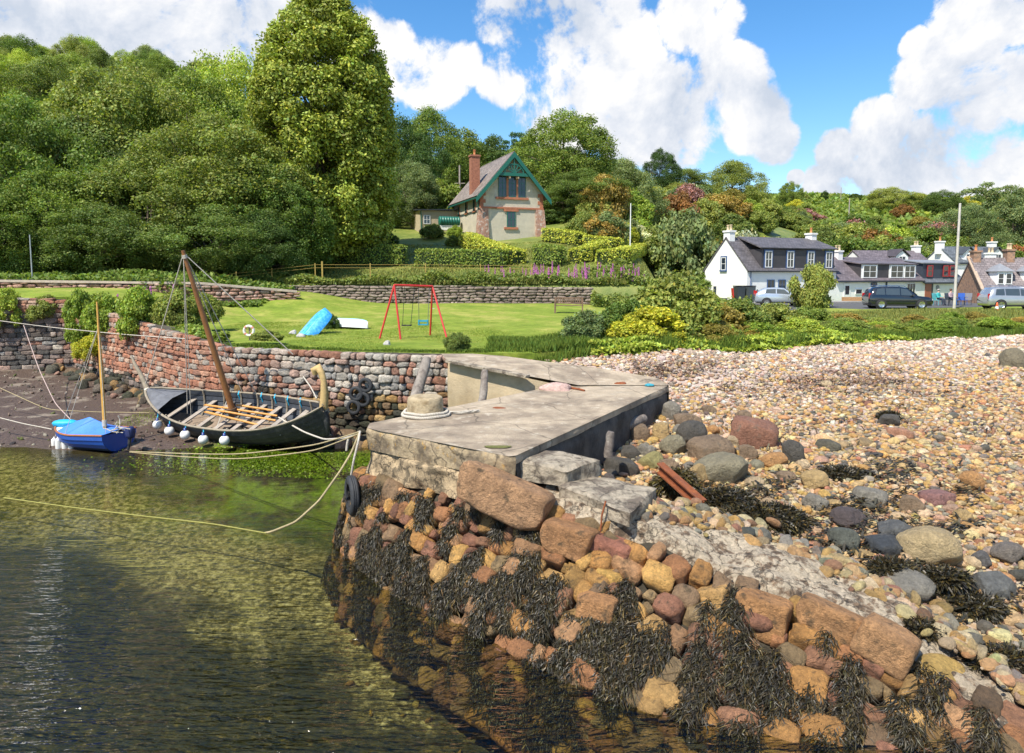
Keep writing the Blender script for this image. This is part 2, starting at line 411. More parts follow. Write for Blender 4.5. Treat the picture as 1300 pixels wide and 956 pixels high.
# skirt down on the near edge
k=np.arange(n0-1)*n1_; V=np.stack([GX[:,0],GY[:,0],GZ[:,0]],-1); V2=V.copy(); V2[:,2]-=1.2
j=np.arange(n0-1); lb.add(np.concatenate([V,V2]),np.stack([j,j+n0,j+1+n0,j+1],-1))
def lawn_mat():
    m,nt,out=_nt('lawn_turf'); L=nt.links.new
    geo=N(nt,'ShaderNodeNewGeometry'); P=geo.outputs['Position']
    g1=ramp(nt,[(.3,(.13,.20,.022)),(.5,(.21,.27,.035)),(.72,(.40,.36,.10))]); L(noise(nt,.55,8,.7,P),g1.inputs[0])
    sc=N(nt,'ShaderNodeMapping'); L(P,sc.inputs[0]); sc.inputs['Scale'].default_value=(.5,2.2,1)
    f=ramp(nt,[(.35,.58),(.65,1.30)]); L(noise(nt,5,7,.75,sc.outputs[0]),f.inputs[0])
    c=mixc(nt,1.0,g1.outputs[0],f.outputs[0],'MULTIPLY')
    fl=ramp(nt,[(.70,0.0),(.74,1.0)]); L(noise(nt,26,2,.5,P),fl.inputs[0]); c=mixc(nt,math_n(nt,'MULTIPLY',fl.outputs[0],.35),c,(.5,.5,.35))
    p=N(nt,'ShaderNodeBsdfPrincipled'); L(c,p.inputs['Base Color']); p.inputs['Roughness'].default_value=.9; p.inputs['Specular IOR Level'].default_value=.2
    b=N(nt,'ShaderNodeBump'); b.inputs['Strength'].default_value=.5; b.inputs['Distance'].default_value=.05; L(noise(nt,40,6,.8,P),b.inputs['Height']); L(b.outputs[0],p.inputs['Normal'])
    L(p.outputs[0],out.inputs[0]); return m
tag(lb.build('lawn',lawn_mat(),smooth=True),'mown green lawn above the harbour wall',None,None,'structure')
# road in front of the cottages
rd=MB(); RY=[(13,50.5),(24,53.2),(40,59),(70,70)]
def roadpt(t,off):
    a=np.array(RY); d=np.linspace(0,1,len(a)); x=np.interp(t,d,a[:,0]); y=np.interp(t,d,a[:,1])
    return x-off*.35,y+off*.94
T=np.linspace(0,1,40)
for (o0,o1,zz,nm,mt) in ((-3.0,6.2,.03,'road',M('asphalt',(.09,.09,.092),.85,.2,3,.3,60)),(6.2,8.4,.15,'pavement',M('pavement_slab',(.30,.29,.27),.85,.2,2,.3,50))):
    rb=MB(); V=[];F=[]
    for k,t in enumerate(T):
        for o in (o0,o1):
            x,y=roadpt(t,o); V.append((x,y,float(lawn_z(x,y))+zz))
        x,y=roadpt(t,o0); V.append((x,y,float(lawn_z(x,y))-.15))
    for k in range(len(T)-1):
        F+= [(3*k,3*k+3,3*k+4,3*k+1),(3*k+2,3*k+5,3*k+3,3*k)]
    tag(rb.add(V,F).build(nm,mt),None,None,None,'structure')
# water ------------------------------------------------------------
def water_mat():
    m,nt,out=_nt('harbour_water'); L=nt.links.new
    geo=N(nt,'ShaderNodeNewGeometry'); P=geo.outputs['Position']
    mp=N(nt,'ShaderNodeMapping'); L(P,mp.inputs[0]); mp.inputs['Rotation'].default_value=(0,0,R(-22)); mp.inputs['Scale'].default_value=(.55,2.6,1)
    mp2=N(nt,'ShaderNodeMapping'); L(P,mp2.inputs[0]); mp2.inputs['Rotation'].default_value=(0,0,R(14)); mp2.inputs['Scale'].default_value=(.8,2.2,1)
    # ripples are stronger out in the open bottom-left
    sx=N(nt,'ShaderNodeSeparateXYZ'); L(P,sx.inputs[0])
    amp=math_n(nt,'DIVIDE',math_n(nt,'SUBTRACT',15.0,sx.outputs[1]),7.0,True)
    amp=math_n(nt,'MULTIPLY_ADD',amp,.62); amp.node.inputs[2].default_value=.06
    h=math_n(nt,'ADD',math_n(nt,'MULTIPLY',noise(nt,2.3,3,.55,mp.outputs[0],.5),.75),math_n(nt,'MULTIPLY',noise(nt,7.5,2,.5,mp2.outputs[0]),.25))
    b=N(nt,'ShaderNodeBump'); b.inputs['Distance'].default_value=.24; L(math_n(nt,'MULTIPLY',h,amp),b.inputs['Height']); b.inputs['Strength'].default_value=1
    gl=N(nt,'ShaderNodeBsdfGlossy'); gl.inputs['Roughness'].default_value=.02; L(b.outputs[0],gl.inputs['Normal'])
    tr=N(nt,'ShaderNodeBsdfTransparent'); tr.inputs[0].default_value=(.72,.75,.56,1)
    fr=N(nt,'ShaderNodeFresnel'); fr.inputs['IOR'].default_value=1.42; L(b.outputs[0],fr.inputs['Normal'])
    mx=N(nt,'ShaderNodeMixShader'); L(fr.outputs[0],mx.inputs[0]); L(tr.outputs[0],mx.inputs[1]); L(gl.outputs[0],mx.inputs[2])
    L(mx.outputs[0],out.inputs[0]); return m
wb=MB().quad((-700,-60,0),(60,-60,0),(60,40,0),(-700,40,0))
tag(wb.build('water',water_mat()),'calm clear harbour water',None,None,'structure')
# ------------------------------------------------------------------ walls of stone
PINKS=[(.42,.28,.22),(.48,.39,.32),(.44,.40,.34),(.34,.32,.29),(.38,.20,.14),(.34,.16,.10),(.50,.44,.36)]
OCH=[(.34,.20,.07),(.26,.15,.06),(.42,.28,.12),(.20,.13,.07),(.30,.17,.12)]
DARKS=[(.05,.05,.03),(.07,.065,.045),(.04,.042,.022),(.09,.07,.05)]
REDS=[(.45,.20,.12),(.40,.17,.10),(.52,.28,.18),(.48,.32,.23),(.36,.18,.12),(.42,.36,.30)]
GREYS=[(.16,.13,.11),(.22,.17,.14),(.12,.11,.10),(.26,.20,.17)]
def wall_face(mb, P, zbot, ch, sw, colfn, seed, depth=.16, protos=BLOCK2, jit=.2, gap=.012, lean=0.0):
    """P list of (x,y,ztop); stones in rough courses on the right-hand side of the line"""
    g=np.random.default_rng(seed); A=np.array(P,float)
    seg=np.linalg.norm(np.diff(A[:,:2],axis=0),axis=1); S=np.concatenate([[0],np.cumsum(seg)])
    tot=S[-1]; top=lambda s: np.interp(s,S,A[:,2])
    pos=[];rot=[];scl=[];col=[];pid=[]
    z=zbot
    wav=SN(seed+5,6,.5,1)
    while z<A[:,2].max():
        h=ch*g.uniform(.75,1.3); s=g.uniform(-.3,0)
        while s<tot:
            w=sw*g.uniform(.5,1.7); sc=s+w/2; 
            zz=z+float(wav(np.array([[sc]]))[0])*ch*.6
            tp=float(top(min(max(sc,0),tot)))
            hh=h
            if zz+h*.45<tp:
                if zz+h>tp: hh=max(tp-zz,h*.5)*1.0
                x=np.interp(sc,S,A[:,0]); y=np.interp(sc,S,A[:,1])
                kk=min(np.searchsorted(S,min(max(sc,1e-3),tot-1e-3))-1,len(seg)-1)
                d=(A[kk+1,:2]-A[kk,:2])/seg[kk]; a=math.atan2(d[1],d[0])
                nrm=np.array([d[1],-d[0]])
                # two thin stones in place of one now and then
                for q in range(2 if g.random()<jit*.8 else 1):
                    split = q>0 or (g.random()<jit*.0)
                    hq=hh
                    off=depth*.35+g.normal()*.02+lean*(tp-zz)
                    pos.append((x+nrm[0]*off,y+nrm[1]*off,zz+hq/2)); 
                    rr=a+g.normal()*.05
                    tl=g.normal()*.05*(1+2*jit)
                    M3=np.array((Matrix.Rotation(rr,3,'Z')@Matrix.Rotation(tl,3,'Y')))
                    rot.append(M3); scl.append((w/2*1.05-gap/2,depth*g.uniform(.8,1.1),hq/2*1.06-gap/2))
                    col.append(colfn(zz+hq/2,tp,sc,g)); pid.append(g.integers(len(protos)))
                    break
            s+=w
        z+=h
    pos=np.array(pos);rot=np.array(rot);scl=np.array(scl);col=np.array(col);pid=np.array(pid)
    for k,(V,F) in enumerate(protos):
        mk=pid==k
        if mk.any(): mb.inst(V,F,pos[mk],rot[mk],scl[mk],col[mk])
    # copies all at once
    return mb
def backing(P, zbot, thick=.5, inset=.0):
    mb=MB(); A=np.array(P,float)
    for a,b in zip(A[:-1],A[1:]):
        d=(b-a)[:2]; d/=np.linalg.norm(d); n=np.array([-d[1],d[0]])  # behind
        p=[a[:2],b[:2],b[:2]+n*thick,a[:2]+n*thick]
        V=[(q[0],q[1],zbot) for q in p]+[(p[0][0],p[0][1],a[2]-.04),(p[1][0],p[1][1],b[2]-.04),(p[2][0],p[2][1],b[2]-.04),(p[3][0],p[3][1],a[2]-.04)]
        mb.add(V,[(0,3,2,1),(4,5,6,7),(0,1,5,4),(1,2,6,5),(2,3,7,6),(3,0,4,7)])
    return mb
STONE=M('wall_stone',vcol=True,rough=.88,var=.42,nscale=5,bump=1,bscale=12,bdist=.12,second=None,grime=((.10,.09,.05),3.5,.60))
STONEN=M('rubble_stone',vcol=True,rough=.75,var=.42,nscale=4.5,bump=1,bscale=7,bdist=.2,grime=((.07,.055,.03),5.5,.55))
MORTAR=M('mortar_dark',(.07,.06,.045),.95,.4,8,.5,20)
def jp(c,g,j=.12): return np.clip(np.array(c)*(1+g.normal()*j),.01,.8)
def c_rubble(z,tp,s,g):
    t=z+g.normal()*.12
    if t<.55: return jp(DARKS[g.integers(4)],g)
    if t<1.15: return jp(OCH[g.integers(5)] if g.random()<.75 else DARKS[g.integers(4)],g)
    if t<1.45 and g.random()<.5: return jp(OCH[g.integers(5)],g)
    return jp(PINKS[g.integers(7)],g)
def c_red(z,tp,s,g):
    if z<.85+g.normal()*.1: return jp(DARKS[g.integers(4)] if g.random()<.6 else GREYS[g.integers(4)],g,.2)
    return jp(REDS[g.integers(6)],g)
def c_grey(z,tp,s,g):  # dark grey stone, with the wall's shade put into the colour
    if z>3.3: return jp(REDS[g.integers(6)],g)
    return jp(GREYS[g.integers(4)] if g.random()<.8 else PINKS[g.integers(7)],g)
w=empty('harbour_wall',(0,0,0),0,'pink and grey rubble harbour wall with tyres hung on it, below the lawn','harbour wall')
wall_face(MB(),[WALL[4],WALL[5],WALL[6]],-.3,.20,.27,c_rubble,31,.17,WBLK,.4).build('stone_face',STONE,w,True)
backing([WALL[4],WALL[5],WALL[6]],-.6).build('wall_core',MORTAR,w)
w=empty('harbour_wall',(0,0,0),0,'red sandstone harbour wall behind the boats, overgrown with shrubs at its left','harbour wall')
wall_face(MB(),[WALL[2],WALL[3],WALL[4]],.1,.185,.36,c_red,32,.14,BRK,.15).build('stone_face',STONE,w,True)
backing([WALL[2],WALL[3],WALL[4]],-.6).build('wall_core',MORTAR,w)
w=empty('harbour_wall',(0,0,0),0,'dark weathered stone wall at the far left corner of the harbour','harbour wall')
wall_face(MB(),[WALL[0],WALL[1],WALL[2]],.1,.21,.40,c_grey,33,.14,BRK,.15).build('stone_face',STONE,w,True)
backing([WALL[0],WALL[1],WALL[2]],-.6).build('wall_core',MORTAR,w)
# retaining wall at the back of the lawn
RW=[PY(300,358,45.8),PY(745,363,45.8)]
zt=4.35
P=[(-19.5,45.9,4.35),(-7,45.9,4.4),(5.0,45.9,4.28)]
w=empty('retaining_wall',(0,0,0),0,'long grey brown stone retaining wall at the back of the lawn','retaining wall')
wall_face(MB(),P,2.9,.2,.42,lambda z,tp,s,g: jp([(.24,.18,.15),(.30,.23,.19),(.20,.16,.13),(.34,.27,.22)][g.integers(4)],g),34,.12,BLOCK2,.3).build('stone_face',STONE,w,True)
backing(P,2.5,.45).build('wall_core',MORTAR,w)
# pinkish road parapet above the left part of the harbour
P=[(-46,38.2,4.72),(-30,38.2,4.72),(-17.5,39.8,4.55),(-12.6,41.5,4.05)]
w=empty('parapet_wall',(0,0,0),0,'low pink sandstone parapet wall under the dark trees on the left','parapet wall')
wall_face(MB(),P,3.4,.17,.42,lambda z,tp,s,g: jp([(.46,.27,.20),(.52,.36,.29),(.40,.22,.17)][g.integers(3)],g),35,.12,BLOCK2,.1).build('stone_face',STONE,w,True)
backing(P,3.2,.4).build('wall_core',MORTAR,w)
cp=MB()
for a,b in zip(P[:-1],P[1:]): cp.beam((a[0],a[1]+.1,a[2]+.03),(b[0],b[1]+.1,b[2]+.03),.55,.12)
cp.build('coping',M('coping_stone',(.50,.40,.34),.85,.25,4,.4,30),w)
# ------------------------------------------------------------------ the pier
CONC=M('pier_concrete',(.42,.325,.20),.9,.45,4,1,9,second=(.17,.13,.085),sthr=(.47,.62),sscale=2.6,grime=((.50,.27,.03),6.5,.58),crack=(1.6,.035,.8))
DECK=M('deck_concrete',(.43,.345,.245),.9,.32,2.3,.9,12,second=(.25,.195,.14),sthr=(.44,.62),sscale=.8,grime=((.50,.43,.33),3.4,.55),crack=(.55,.012,.6))
DARKC=M('shaded_concrete',(.075,.068,.062),.8,.5,2.5,.7,14,second=(.035,.032,.03),sthr=(.45,.6),sscale=2,grime=((.28,.10,.045),3.5,.66))  # pier side: shade of the unlit face put into the colour, plus rust
BEIGE=M('beige_concrete',(.47,.37,.235),.9,.22,1.4,.5,18,second=(.33,.24,.13),sthr=(.5,.75),sscale=1.1)
WHITEC=M('bleached_concrete',(.50,.42,.31),.9,.4,6,1,9,second=(.22,.175,.13),sthr=(.47,.6),sscale=3.2,grime=((.09,.07,.05),7,.55),crack=(1.5,.03,.6),bdist=.12)
pier=empty('stone_pier',(0,0,0),0,'weathered concrete topped stone pier with seaweed covered rubble sides','pier')
ZD=2.15
F1=PZ(470,545,ZD); F2=PZ(650,580,ZD); FR=PZ(847,490,ZD)
def prof_wall(name, path, zt, zb, mat, rough=.02, seed=1, step=.12, nz=8, over=0.0):
    """rough vertical sheet along path with given top/bottom z arrays"""
    P=poly_resample(path,step); k=len(P)
    nn=SN(seed,18,3.2); n2=SN(seed+1,18,9.)
    zt_=np.interp(np.linspace(0,1,k),np.linspace(0,1,len(zt)),zt); zb_=np.interp(np.linspace(0,1,k),np.linspace(0,1,len(zb)),zb)
    V=[]
    d=np.gradient(P[:,:2],axis=0); d/=np.linalg.norm(d,axis=1)[:,None]; nr_=np.stack([d[:,1],-d[:,0]],-1)
    for a in np.linspace(0,1,nz):
        z=zt_*(1-a)+zb_*a; Q=np.stack([P[:,0],P[:,1],z],-1)
        dd=(nn(Q)+.5*n2(Q))*rough - (rough*1.2 if a==0 else 0)+over*a
        V.append(np.concatenate([Q[:,:2]+nr_*dd[:,None],Q[:,2:]],1))
    V=np.concatenate(V); i=(np.arange(nz-1)[:,None]*k+np.arange(k-1)[None]); F=np.stack([i,i+k,i+k+1,i+1],-1).reshape(-1,4)
    return MB().add(V,F)
# deck slab outline (CCW)
out=[ (F1.x-.12,F1.y+.55),(F1.x-.08,F1.y+.12),(F1.x+.15,F1.y-.1),(F2.x-.05,F2.y+.03),(F2.x+.06,F2.y+.08),(FR.x,FR.y-.05),(FR.x+.02,FR.y+.12)]
L1=PZ(575,516,ZD); L2=PZ(700,491,ZD); L3=PZ(770,483,ZD)
out+=[(L3.x+.3,L3.y+.6),(L2.x,L2.y),(L1.x,L1.y)]
import bmesh
def flat_poly(name, pts, mat, parent, z0=None, grid=.35, rough=.02, seed=3):
    """triangulated, gently uneven sheet from an outline of (x,y,z)"""
    bm=bmesh.new(); vs=[bm.verts.new(p) for p in pts]; bm.faces.new(vs)
    bmesh.ops.triangulate(bm,faces=bm.faces[:])
    for _ in range(4):
        es=[e for e in bm.edges if e.calc_length()>grid]
        if not es: break
        bmesh.ops.subdivide_edges(bm,edges=es,cuts=1,use_grid_fill=False)
        bmesh.ops.triangulate(bm,faces=bm.faces[:])
    nn=SN(seed,12,1.6)
    for v in bm.verts:
        if not v.is_boundary: v.co.z+=float(nn(np.array([v.co[:]]))[0])*rough
    bm.normal_update()
    for f in bm.faces:
        if f.normal.z<0: f.normal_flip()
        f.smooth=True
    me=bpy.data.meshes.new(name); bm.to_mesh(me); bm.free(); return link(name,me,mat,parent)
flat_poly('deck',[(p[0],p[1],ZD) for p in poly_resample(out+[out[0]],.4)[:-1]],DECK,pier,rough=.018)
# cap walls: front face, dark side, inner side
fp=out[0:5]
prof_wall('c',fp[::1],[ZD],[1.74],CONC,.03,5,.09,7).build('front_wall',CONC,pier,True)
prof_wall('c',fp,[1.745],[1.22,1.26,1.28],CONC,.10,8,.06,14,over=.05).build('front_footing',M('crumbling_concrete',(.40,.30,.18),.95,.5,6,1.0,7,second=(.15,.115,.07),sthr=(.45,.58),sscale=5,crack=(3.2,.05,.9)),pier,True)
lip=MB(); 
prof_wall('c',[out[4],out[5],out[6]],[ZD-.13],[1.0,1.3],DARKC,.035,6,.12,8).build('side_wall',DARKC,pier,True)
e=prof_wall('c',[out[4],out[5],out[6]],[ZD+.004],[ZD-.14],CONC,.03,16,.1,3); e.build('deck_edge',DECK,pier,True)
prof_wall('c',[out[7],out[8],out[9],out[0]],[ZD],[-.6],BEIGE,.03,7,.2,6).build('inner_wall',BEIGE,pier,True)
# rubble face surface ----------------------------------------------
TP=np.array([(-2.75,13.75,1.3),(-2.87,13.25,1.3),(-2.55,12.85,1.32),(-1.3,11.95,1.3),(-.35,11.25,1.32),(.45,10.85,1.42),(1.1,10.5,1.42),(1.75,10.05,1.28),(2.6,9.45,1.02),(3.6,9.0,.80),(4.35,8.6,.60),(5.0,8.05,.40),(5.6,7.4,.2),(6.2,6.6,-.05)])
WL=np.array([(-3.0,13.9),(-3.2,13.0),(-2.85,12.35),(-1.75,10.95),(-.9,10.15),(-.1,9.4),(.5,8.9),(1.05,8.4),(1.7,7.95),(2.5,7.6),(3.4,7.3),(4.2,7.0),(5.0,6.5),(5.7,5.9)])
ft=np.clip((TP[:,2]+.7)/np.maximum(TP[:,2],.3),1,1.75)
BP=np.concatenate([TP[:,:2]+(WL-TP[:,:2])*ft[:,None],np.full((len(TP),1),-.7)],1)
segT=np.concatenate([[0],np.cumsum(np.linalg.norm(np.diff((TP+BP)/2,axis=0),axis=1))]); TOT=segT[-1]
def surf(s,v):
    """s along (metres), v 0 top .. 1 bottom"""
    s=np.asarray(s,float); v=np.asarray(v,float)[...,None]
    a=np.stack([np.interp(s,segT,TP[:,k]) for k in range(3)],-1); b=np.stack([np.interp(s,segT,BP[:,k]) for k in range(3)],-1)
    p=a*(1-v)+b*v
    return p
def surfn(s,v,e=.15):
    s=np.clip(np.asarray(s,float),.2,TOT-.2); v=np.clip(np.asarray(v,float),0,1)
    ds=surf(np.asarray(s)+e,v)-surf(np.asarray(s)-e,v); dv=surf(s,np.asarray(v)+.05)-surf(s,np.asarray(v)-.05)
    n=np.cross(dv,ds); n/=np.linalg.norm(n,axis=-1)[...,None]
    ds/=np.linalg.norm(ds,axis=-1)[...,None]; return n,ds
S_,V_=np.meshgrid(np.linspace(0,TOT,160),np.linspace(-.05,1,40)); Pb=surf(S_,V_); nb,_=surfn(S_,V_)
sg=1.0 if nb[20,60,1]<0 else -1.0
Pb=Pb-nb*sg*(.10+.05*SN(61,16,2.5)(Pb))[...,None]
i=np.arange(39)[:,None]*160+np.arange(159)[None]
MB().add(Pb.reshape(-1,3),np.stack([i,i+1,i+161,i+160],-1).reshape(-1,4)).build('rubble_core',M('rubble_dark_core',(.05,.042,.028),.95,.5,6,1,16),pier,True)  # dark mortar backing behind the stones
# stones
gs=np.random.default_rng(5)
NC=[(.44,.26,.09),(.46,.30,.12),(.40,.22,.075),(.34,.17,.08),(.26,.14,.085),(.40,.24,.13),(.24,.12,.08),(.46,.29,.10),(.24,.18,.10),(.26,.18,.11)]
pos=[];rot=[];scl=[];col=[];pid=[]
def put_stone(s,v,w,h,d,c,tilt=0,p=None,off=.0):
    P0=surf(s,v); n,t=surfn(s,v); n=n*sg
    up=np.cross(t,n); 
    if up[2]<0: up=-up
    M3=np.stack([t,-n,up],-1)
    ca,sa=math.cos(tilt),math.sin(tilt)
    M3=M3@np.array([[ca,0,-sa],[0,1,0],[sa,0,ca]])
    M3=M3@np.array(Matrix.Rotation(gs.normal()*.10,3,'Z'))
    pos.append(P0+n*off); rot.append(M3); scl.append((w/2*1.14,d,h/2*1.18)); col.append(c); pid.append(gs.integers(12) if p is None else p)
v=.03; row=0
while v<1.0:
    hm=.235*gs.uniform(.8,1.2); s=gs.uniform(0,.2)
    while s<TOT:
        slant=float(np.linalg.norm(surf(s,1.0)-surf(s,0.0)))
        big=gs.random(); w=(gs.uniform(.19,.35) if s<4 else gs.uniform(.22,.44)) if big>.12 else gs.uniform(.12,.2)
        vv=v+gs.normal()*.018+.5*hm/slant; h=hm*gs.uniform(.75,1.15)*(1.0+.12*(s>5))
        c=jp(NC[gs.integers(10)],gs,.18)
        if gs.random()>.16: put_stone(s+w/2,min(vv,1.0),w*.98,h,gs.uniform(.13,.18),c,gs.normal()*.08,off=gs.uniform(-.03,.04))
        else:
            for q in range(3): put_stone(s+gs.uniform(.1,.9)*w,vv+gs.normal()*.03,.14,.12,.09,jp(NC[gs.integers(10)],gs,.2),gs.normal()*.3)
        s+=w
    v+=hm*1.04/2.55; row+=1
pos=np.array(pos);rot=np.array(rot);scl=np.array(scl);col=np.array(col);pid=np.array(pid)
fm=MB()
for k,(V,F) in enumerate(BLOCK3):
    mk=pid==k
    if mk.any(): fm.inst(V,F,pos[mk],rot[mk],scl[mk],col[mk]*np.array([1.22,1.10,.95]))
fm.build('rubble_face',STONEN,pier,True)
# big blocks on top of the rubble: own parts
def block(name,c,size,ang,tilt,roll,color,proto,label=None,parent=pier,mat=STONEN):
    V,F=BLOCK4[proto%4] if max(size)>.45 else BLOCK3[proto%12]
    Mx=np.array(Matrix.Rotation(ang,3,'Z')@Matrix.Rotation(tilt,3,'Y')@Matrix.Rotation(roll,3,'X'))
    color=(color[0]*1.12,color[1]*1.03,color[2]*.80)
    mb=MB().inst(V,F,np.array([list(c)]),Mx[None],np.array([[s/2 for s in size]]),np.array([color]))
    o=mb.build(name,mat,parent,True)
    if label: o['label']=label
    return o
ax=math.atan2(-.55,1)
def tilt_c(px,py,d): return PY(px,py,d)
block('coping_block',PY(640,630,10.72),(1.42,.55,.62),R(-24),R(17),R(-12),(.42,.26,.17),0,'large tilted reddish sandstone block under the deck corner')
block('coping_block',PY(722,686,10.05),(.74,.5,.46),R(-30),R(6),R(-10),(.40,.22,.12),1,'orange brown squared block below the steps')
block('coping_block',PY(777,700,9.85),(.62,.4,.36),R(-32),R(10),R(-8),(.34,.15,.12),2,'dark red squared block below the steps')
block('coping_block',PY(905,765,9.0),(.46,.4,.40),R(-35),R(-18),R(-8),(.52,.33,.15),3)
block('coping_block',PY(968,782,8.75),(.62,.42,.52),R(-35),R(6),R(-10),(.44,.24,.12),0)
block('coping_block',PY(1052,790,8.55),(.74,.44,.42),R(-38),R(12),R(-14),(.42,.24,.13),1,'pink sandstone block half hidden by rockweed')
block('coping_block',PY(1125,820,8.1),(.62,.45,.48),R(-40),R(20),R(-10),(.44,.26,.15),2)
block('coping_block',PY(775,735,9.5),(.42,.3,.24),R(-30),R(6),R(-10),(.54,.35,.12),5,)
block('coping_block',PY(760,775,9.05),(.50,.34,.40),R(-32),R(0),R(-10),(.46,.25,.13),6)
# steps and ramp --------------------------------------------------
def slabbox(name,top,zt,th,mat,seed,parent=pier,rough=.035):
    """rough thick slab from 4 top corners (x,y,z)"""
    bm=bmesh.new(); T=[Vector(t) for t in top]; n=18
    def pt(u,v): return (T[0]*(1-u)+T[1]*u)*(1-v)+(T[3]*(1-u)+T[2]*u)*v
    mb=MB(); V=[];idx={}
    g=np.linspace(0,1,n)
    Vt=np.array([[tuple(pt(u,v)) for u in g] for v in g]); Vb=Vt.copy(); Vb[...,2]-=th
    nn=SN(seed,16,3.5); n2=SN(seed+1,18,10)
    k=n*n; i=np.arange(n-1)[:,None]*n+np.arange(n-1)[None]
    Ft=np.stack([i,i+1,i+n+1,i+n],-1).reshape(-1,4)
    # displaced top; sides as strips
    edge=np.minimum.reduce([g[None,:]+0*g[:,None],1-g[None,:]+0*g[:,None],g[:,None]+0*g[None,:],1-g[:,None]+0*g[None,:]])
    D=(nn(Vt)*rough+n2(Vt)*rough*.5); Vt2=Vt.copy(); Vt2[...,2]+=D-(edge<.03)*rough*.9
    ring=[(0,j) for j in range(n)]+[(j,n-1) for j in range(1,n)]+[(n-1,j) for j in range(n-2,-1,-1)]+[(j,0) for j in range(n-2,0,-1)]
    cen=Vt.reshape(-1,3).mean(0)
    rows=[]
    for a in np.linspace(0,1,6):
        q=[]
        for (r,c) in ring:
            p=Vt2[r,c]*(1-a)+Vb[r,c]*a; o=p-cen; o[2]=0; o/=np.linalg.norm(o)+1e-9
            q.append(p+o*float(nn(p[None])[0]+.6*n2(p[None])[0])*rough*(1.4 if a>0 else .0))
        rows.append(q)
    mb.add(Vt2.reshape(-1,3),Ft); m=len(ring); R_=np.array(rows).reshape(-1,3)
    fs=[(a*m+j,(a+1)*m+j,(a+1)*m+(j+1)%m,a*m+(j+1)%m) for a in range(5) for j in range(m)]
    mb.add(R_,fs); return mb.build(name,mat,parent,True)
s1=[PZ(653,584,2.02),PZ(720,596,1.98),PZ(762,581,2.0),PZ(690,571,2.04)]
slabbox('step',s1,0,.30,WHITEC,41)
s2=[PZ(708,614,1.76),PZ(800,648,1.66),PZ(834,616,1.68),PZ(748,600,1.78)]
slabbox('step',s2,0,.26,WHITEC,43)
# ramp / wall core running down to the beach, white crusted
RT=[(690,628,1.60),(722,640,1.52),(768,658,1.42),(830,676,1.28),(905,712,1.05),(1000,752,.84),(1100,795,.62),(1200,858,.38),(1262,935,.12)]
RB=[(700,600,1.62),(752,612,1.55),(822,640,1.42),(880,652,1.30),(950,668,1.10),(1060,712,.90),(1150,760,.68),(1262,832,.42),(1330,900,.15)]
A=np.array([PZ(*p) for p in RT]); B_=np.array([PZ(*p) for p in RB])
k=260; tt=np.linspace(0,len(A)-1,k); A=np.stack([np.interp(tt,np.arange(len(RT)),A[:,c]) for c in range(3)],-1); B_=np.stack([np.interp(tt,np.arange(len(RT)),B_[:,c]) for c in range(3)],-1)
U=np.linspace(-.25,1.0,56); Q=A[:,None]*(1-U[None,:,None])+B_[:,None]*U[None,:,None]
prof=np.where(U<0,U*1.9,np.where(U>.8,(.8-U)*1.6,0)); Q[...,2]+=prof[None]*1.0
Q[...,2]+=SN(51,18,2.2)(Q)*.07+SN(52,20,6)(Q)*.045+np.abs(SN(53,24,15)(Q))*.03
Q[:,0,2]-=.25; Q[:,-1,2]-=.2
n1,n2_=Q.shape[:2]; i=np.arange(n1-1)[:,None]*n2_+np.arange(n2_-1)[None]
MB().add(Q.reshape(-1,3),np.stack([i,i+n2_,i+n2_+1,i+1],-1).reshape(-1,4)).build('crusted_ramp',M('crusted_ramp_mat',(.56,.46,.33),.92,.5,14,1.0,11,second=(.27,.18,.11),sthr=(.52,.60),sscale=6,crack=(2.6,.05,.8),bdist=.12,grime=((.09,.065,.045),6,.53)),pier,True)
# upper quay, gently sloping ------------------------------------------------
q=[PZ(560,449,2.68),PZ(568,458,2.68),PZ(612,465,2.60),PZ(668,477,2.44),PZ(735,489,2.20),PZ(770,489,2.17),PZ(850,489,2.165),PZ(835,480,2.2),PZ(760,467,2.42),PZ(700,460,2.55),PZ(640,452,2.64),PZ(600,449,2.67)]
quay=empty('sloping_quay',(0,0,0),0,'sloping concrete quay with a beige face that joins the pier to the lawn','quay')
flat_poly('quay_top',q,DECK,quay,rough=.012,seed=9,grid=.6)
qf=[(p.x,p.y) for p in q[1:6]]
prof_wall('c',qf,[2.672,2.59,2.43,2.19,2.15],[-.5],BEIGE,.02,12,.2,8).build('quay_face',BEIGE,quay,True)
e=prof_wall('c',[(p.x,p.y) for p in (q[6],q[7],q[8],q[9],q[10])],[2.16,2.2,2.42,2.55,2.64],[1.2],CONC,.02,13,.2,4).build('quay_back',CONC,quay,True)
g2=MB().beam(PZ(568,458,2.69),PZ(670,478,2.455),.22,.06); g2.build('quay_kerb',WHITEC,quay)
# things fixed on the pier -------------------------------------------------
bp=PZ(540,527,ZD)
bol=empty('mooring_bollard',bp,0,'round squat concrete mooring bollard with thick rope around its foot','bollard')
pr=[(0,.40),(.20,.405),(.30,.40),(.345,.375),(.36,.34),(.375,.10),(.40,.02),(.40,0)]
prf=[]
for a,b in zip(pr[:-1],pr[1:]):
    for t in (0,.5): prf.append((a[0]*(1-t)+b[0]*t,a[1]*(1-t)+b[1]*t))
prf.append(pr[-1])
MB().lathe(prf,36).build('post',M('bollard_concrete',(.44,.35,.22),.92,.3,9,.9,16,second=(.27,.20,.11),sthr=(.5,.65),sscale=5),bol,True)
ROPE=M('rope_white',(.55,.50,.42),.9,.3,30,.6,90); ROPET=M('rope_tan',(.44,.36,.20),.9,.3,30,.6,90); ROPEG=M('rope_green',(.32,.30,.08),.9,.3,30,.6,90)
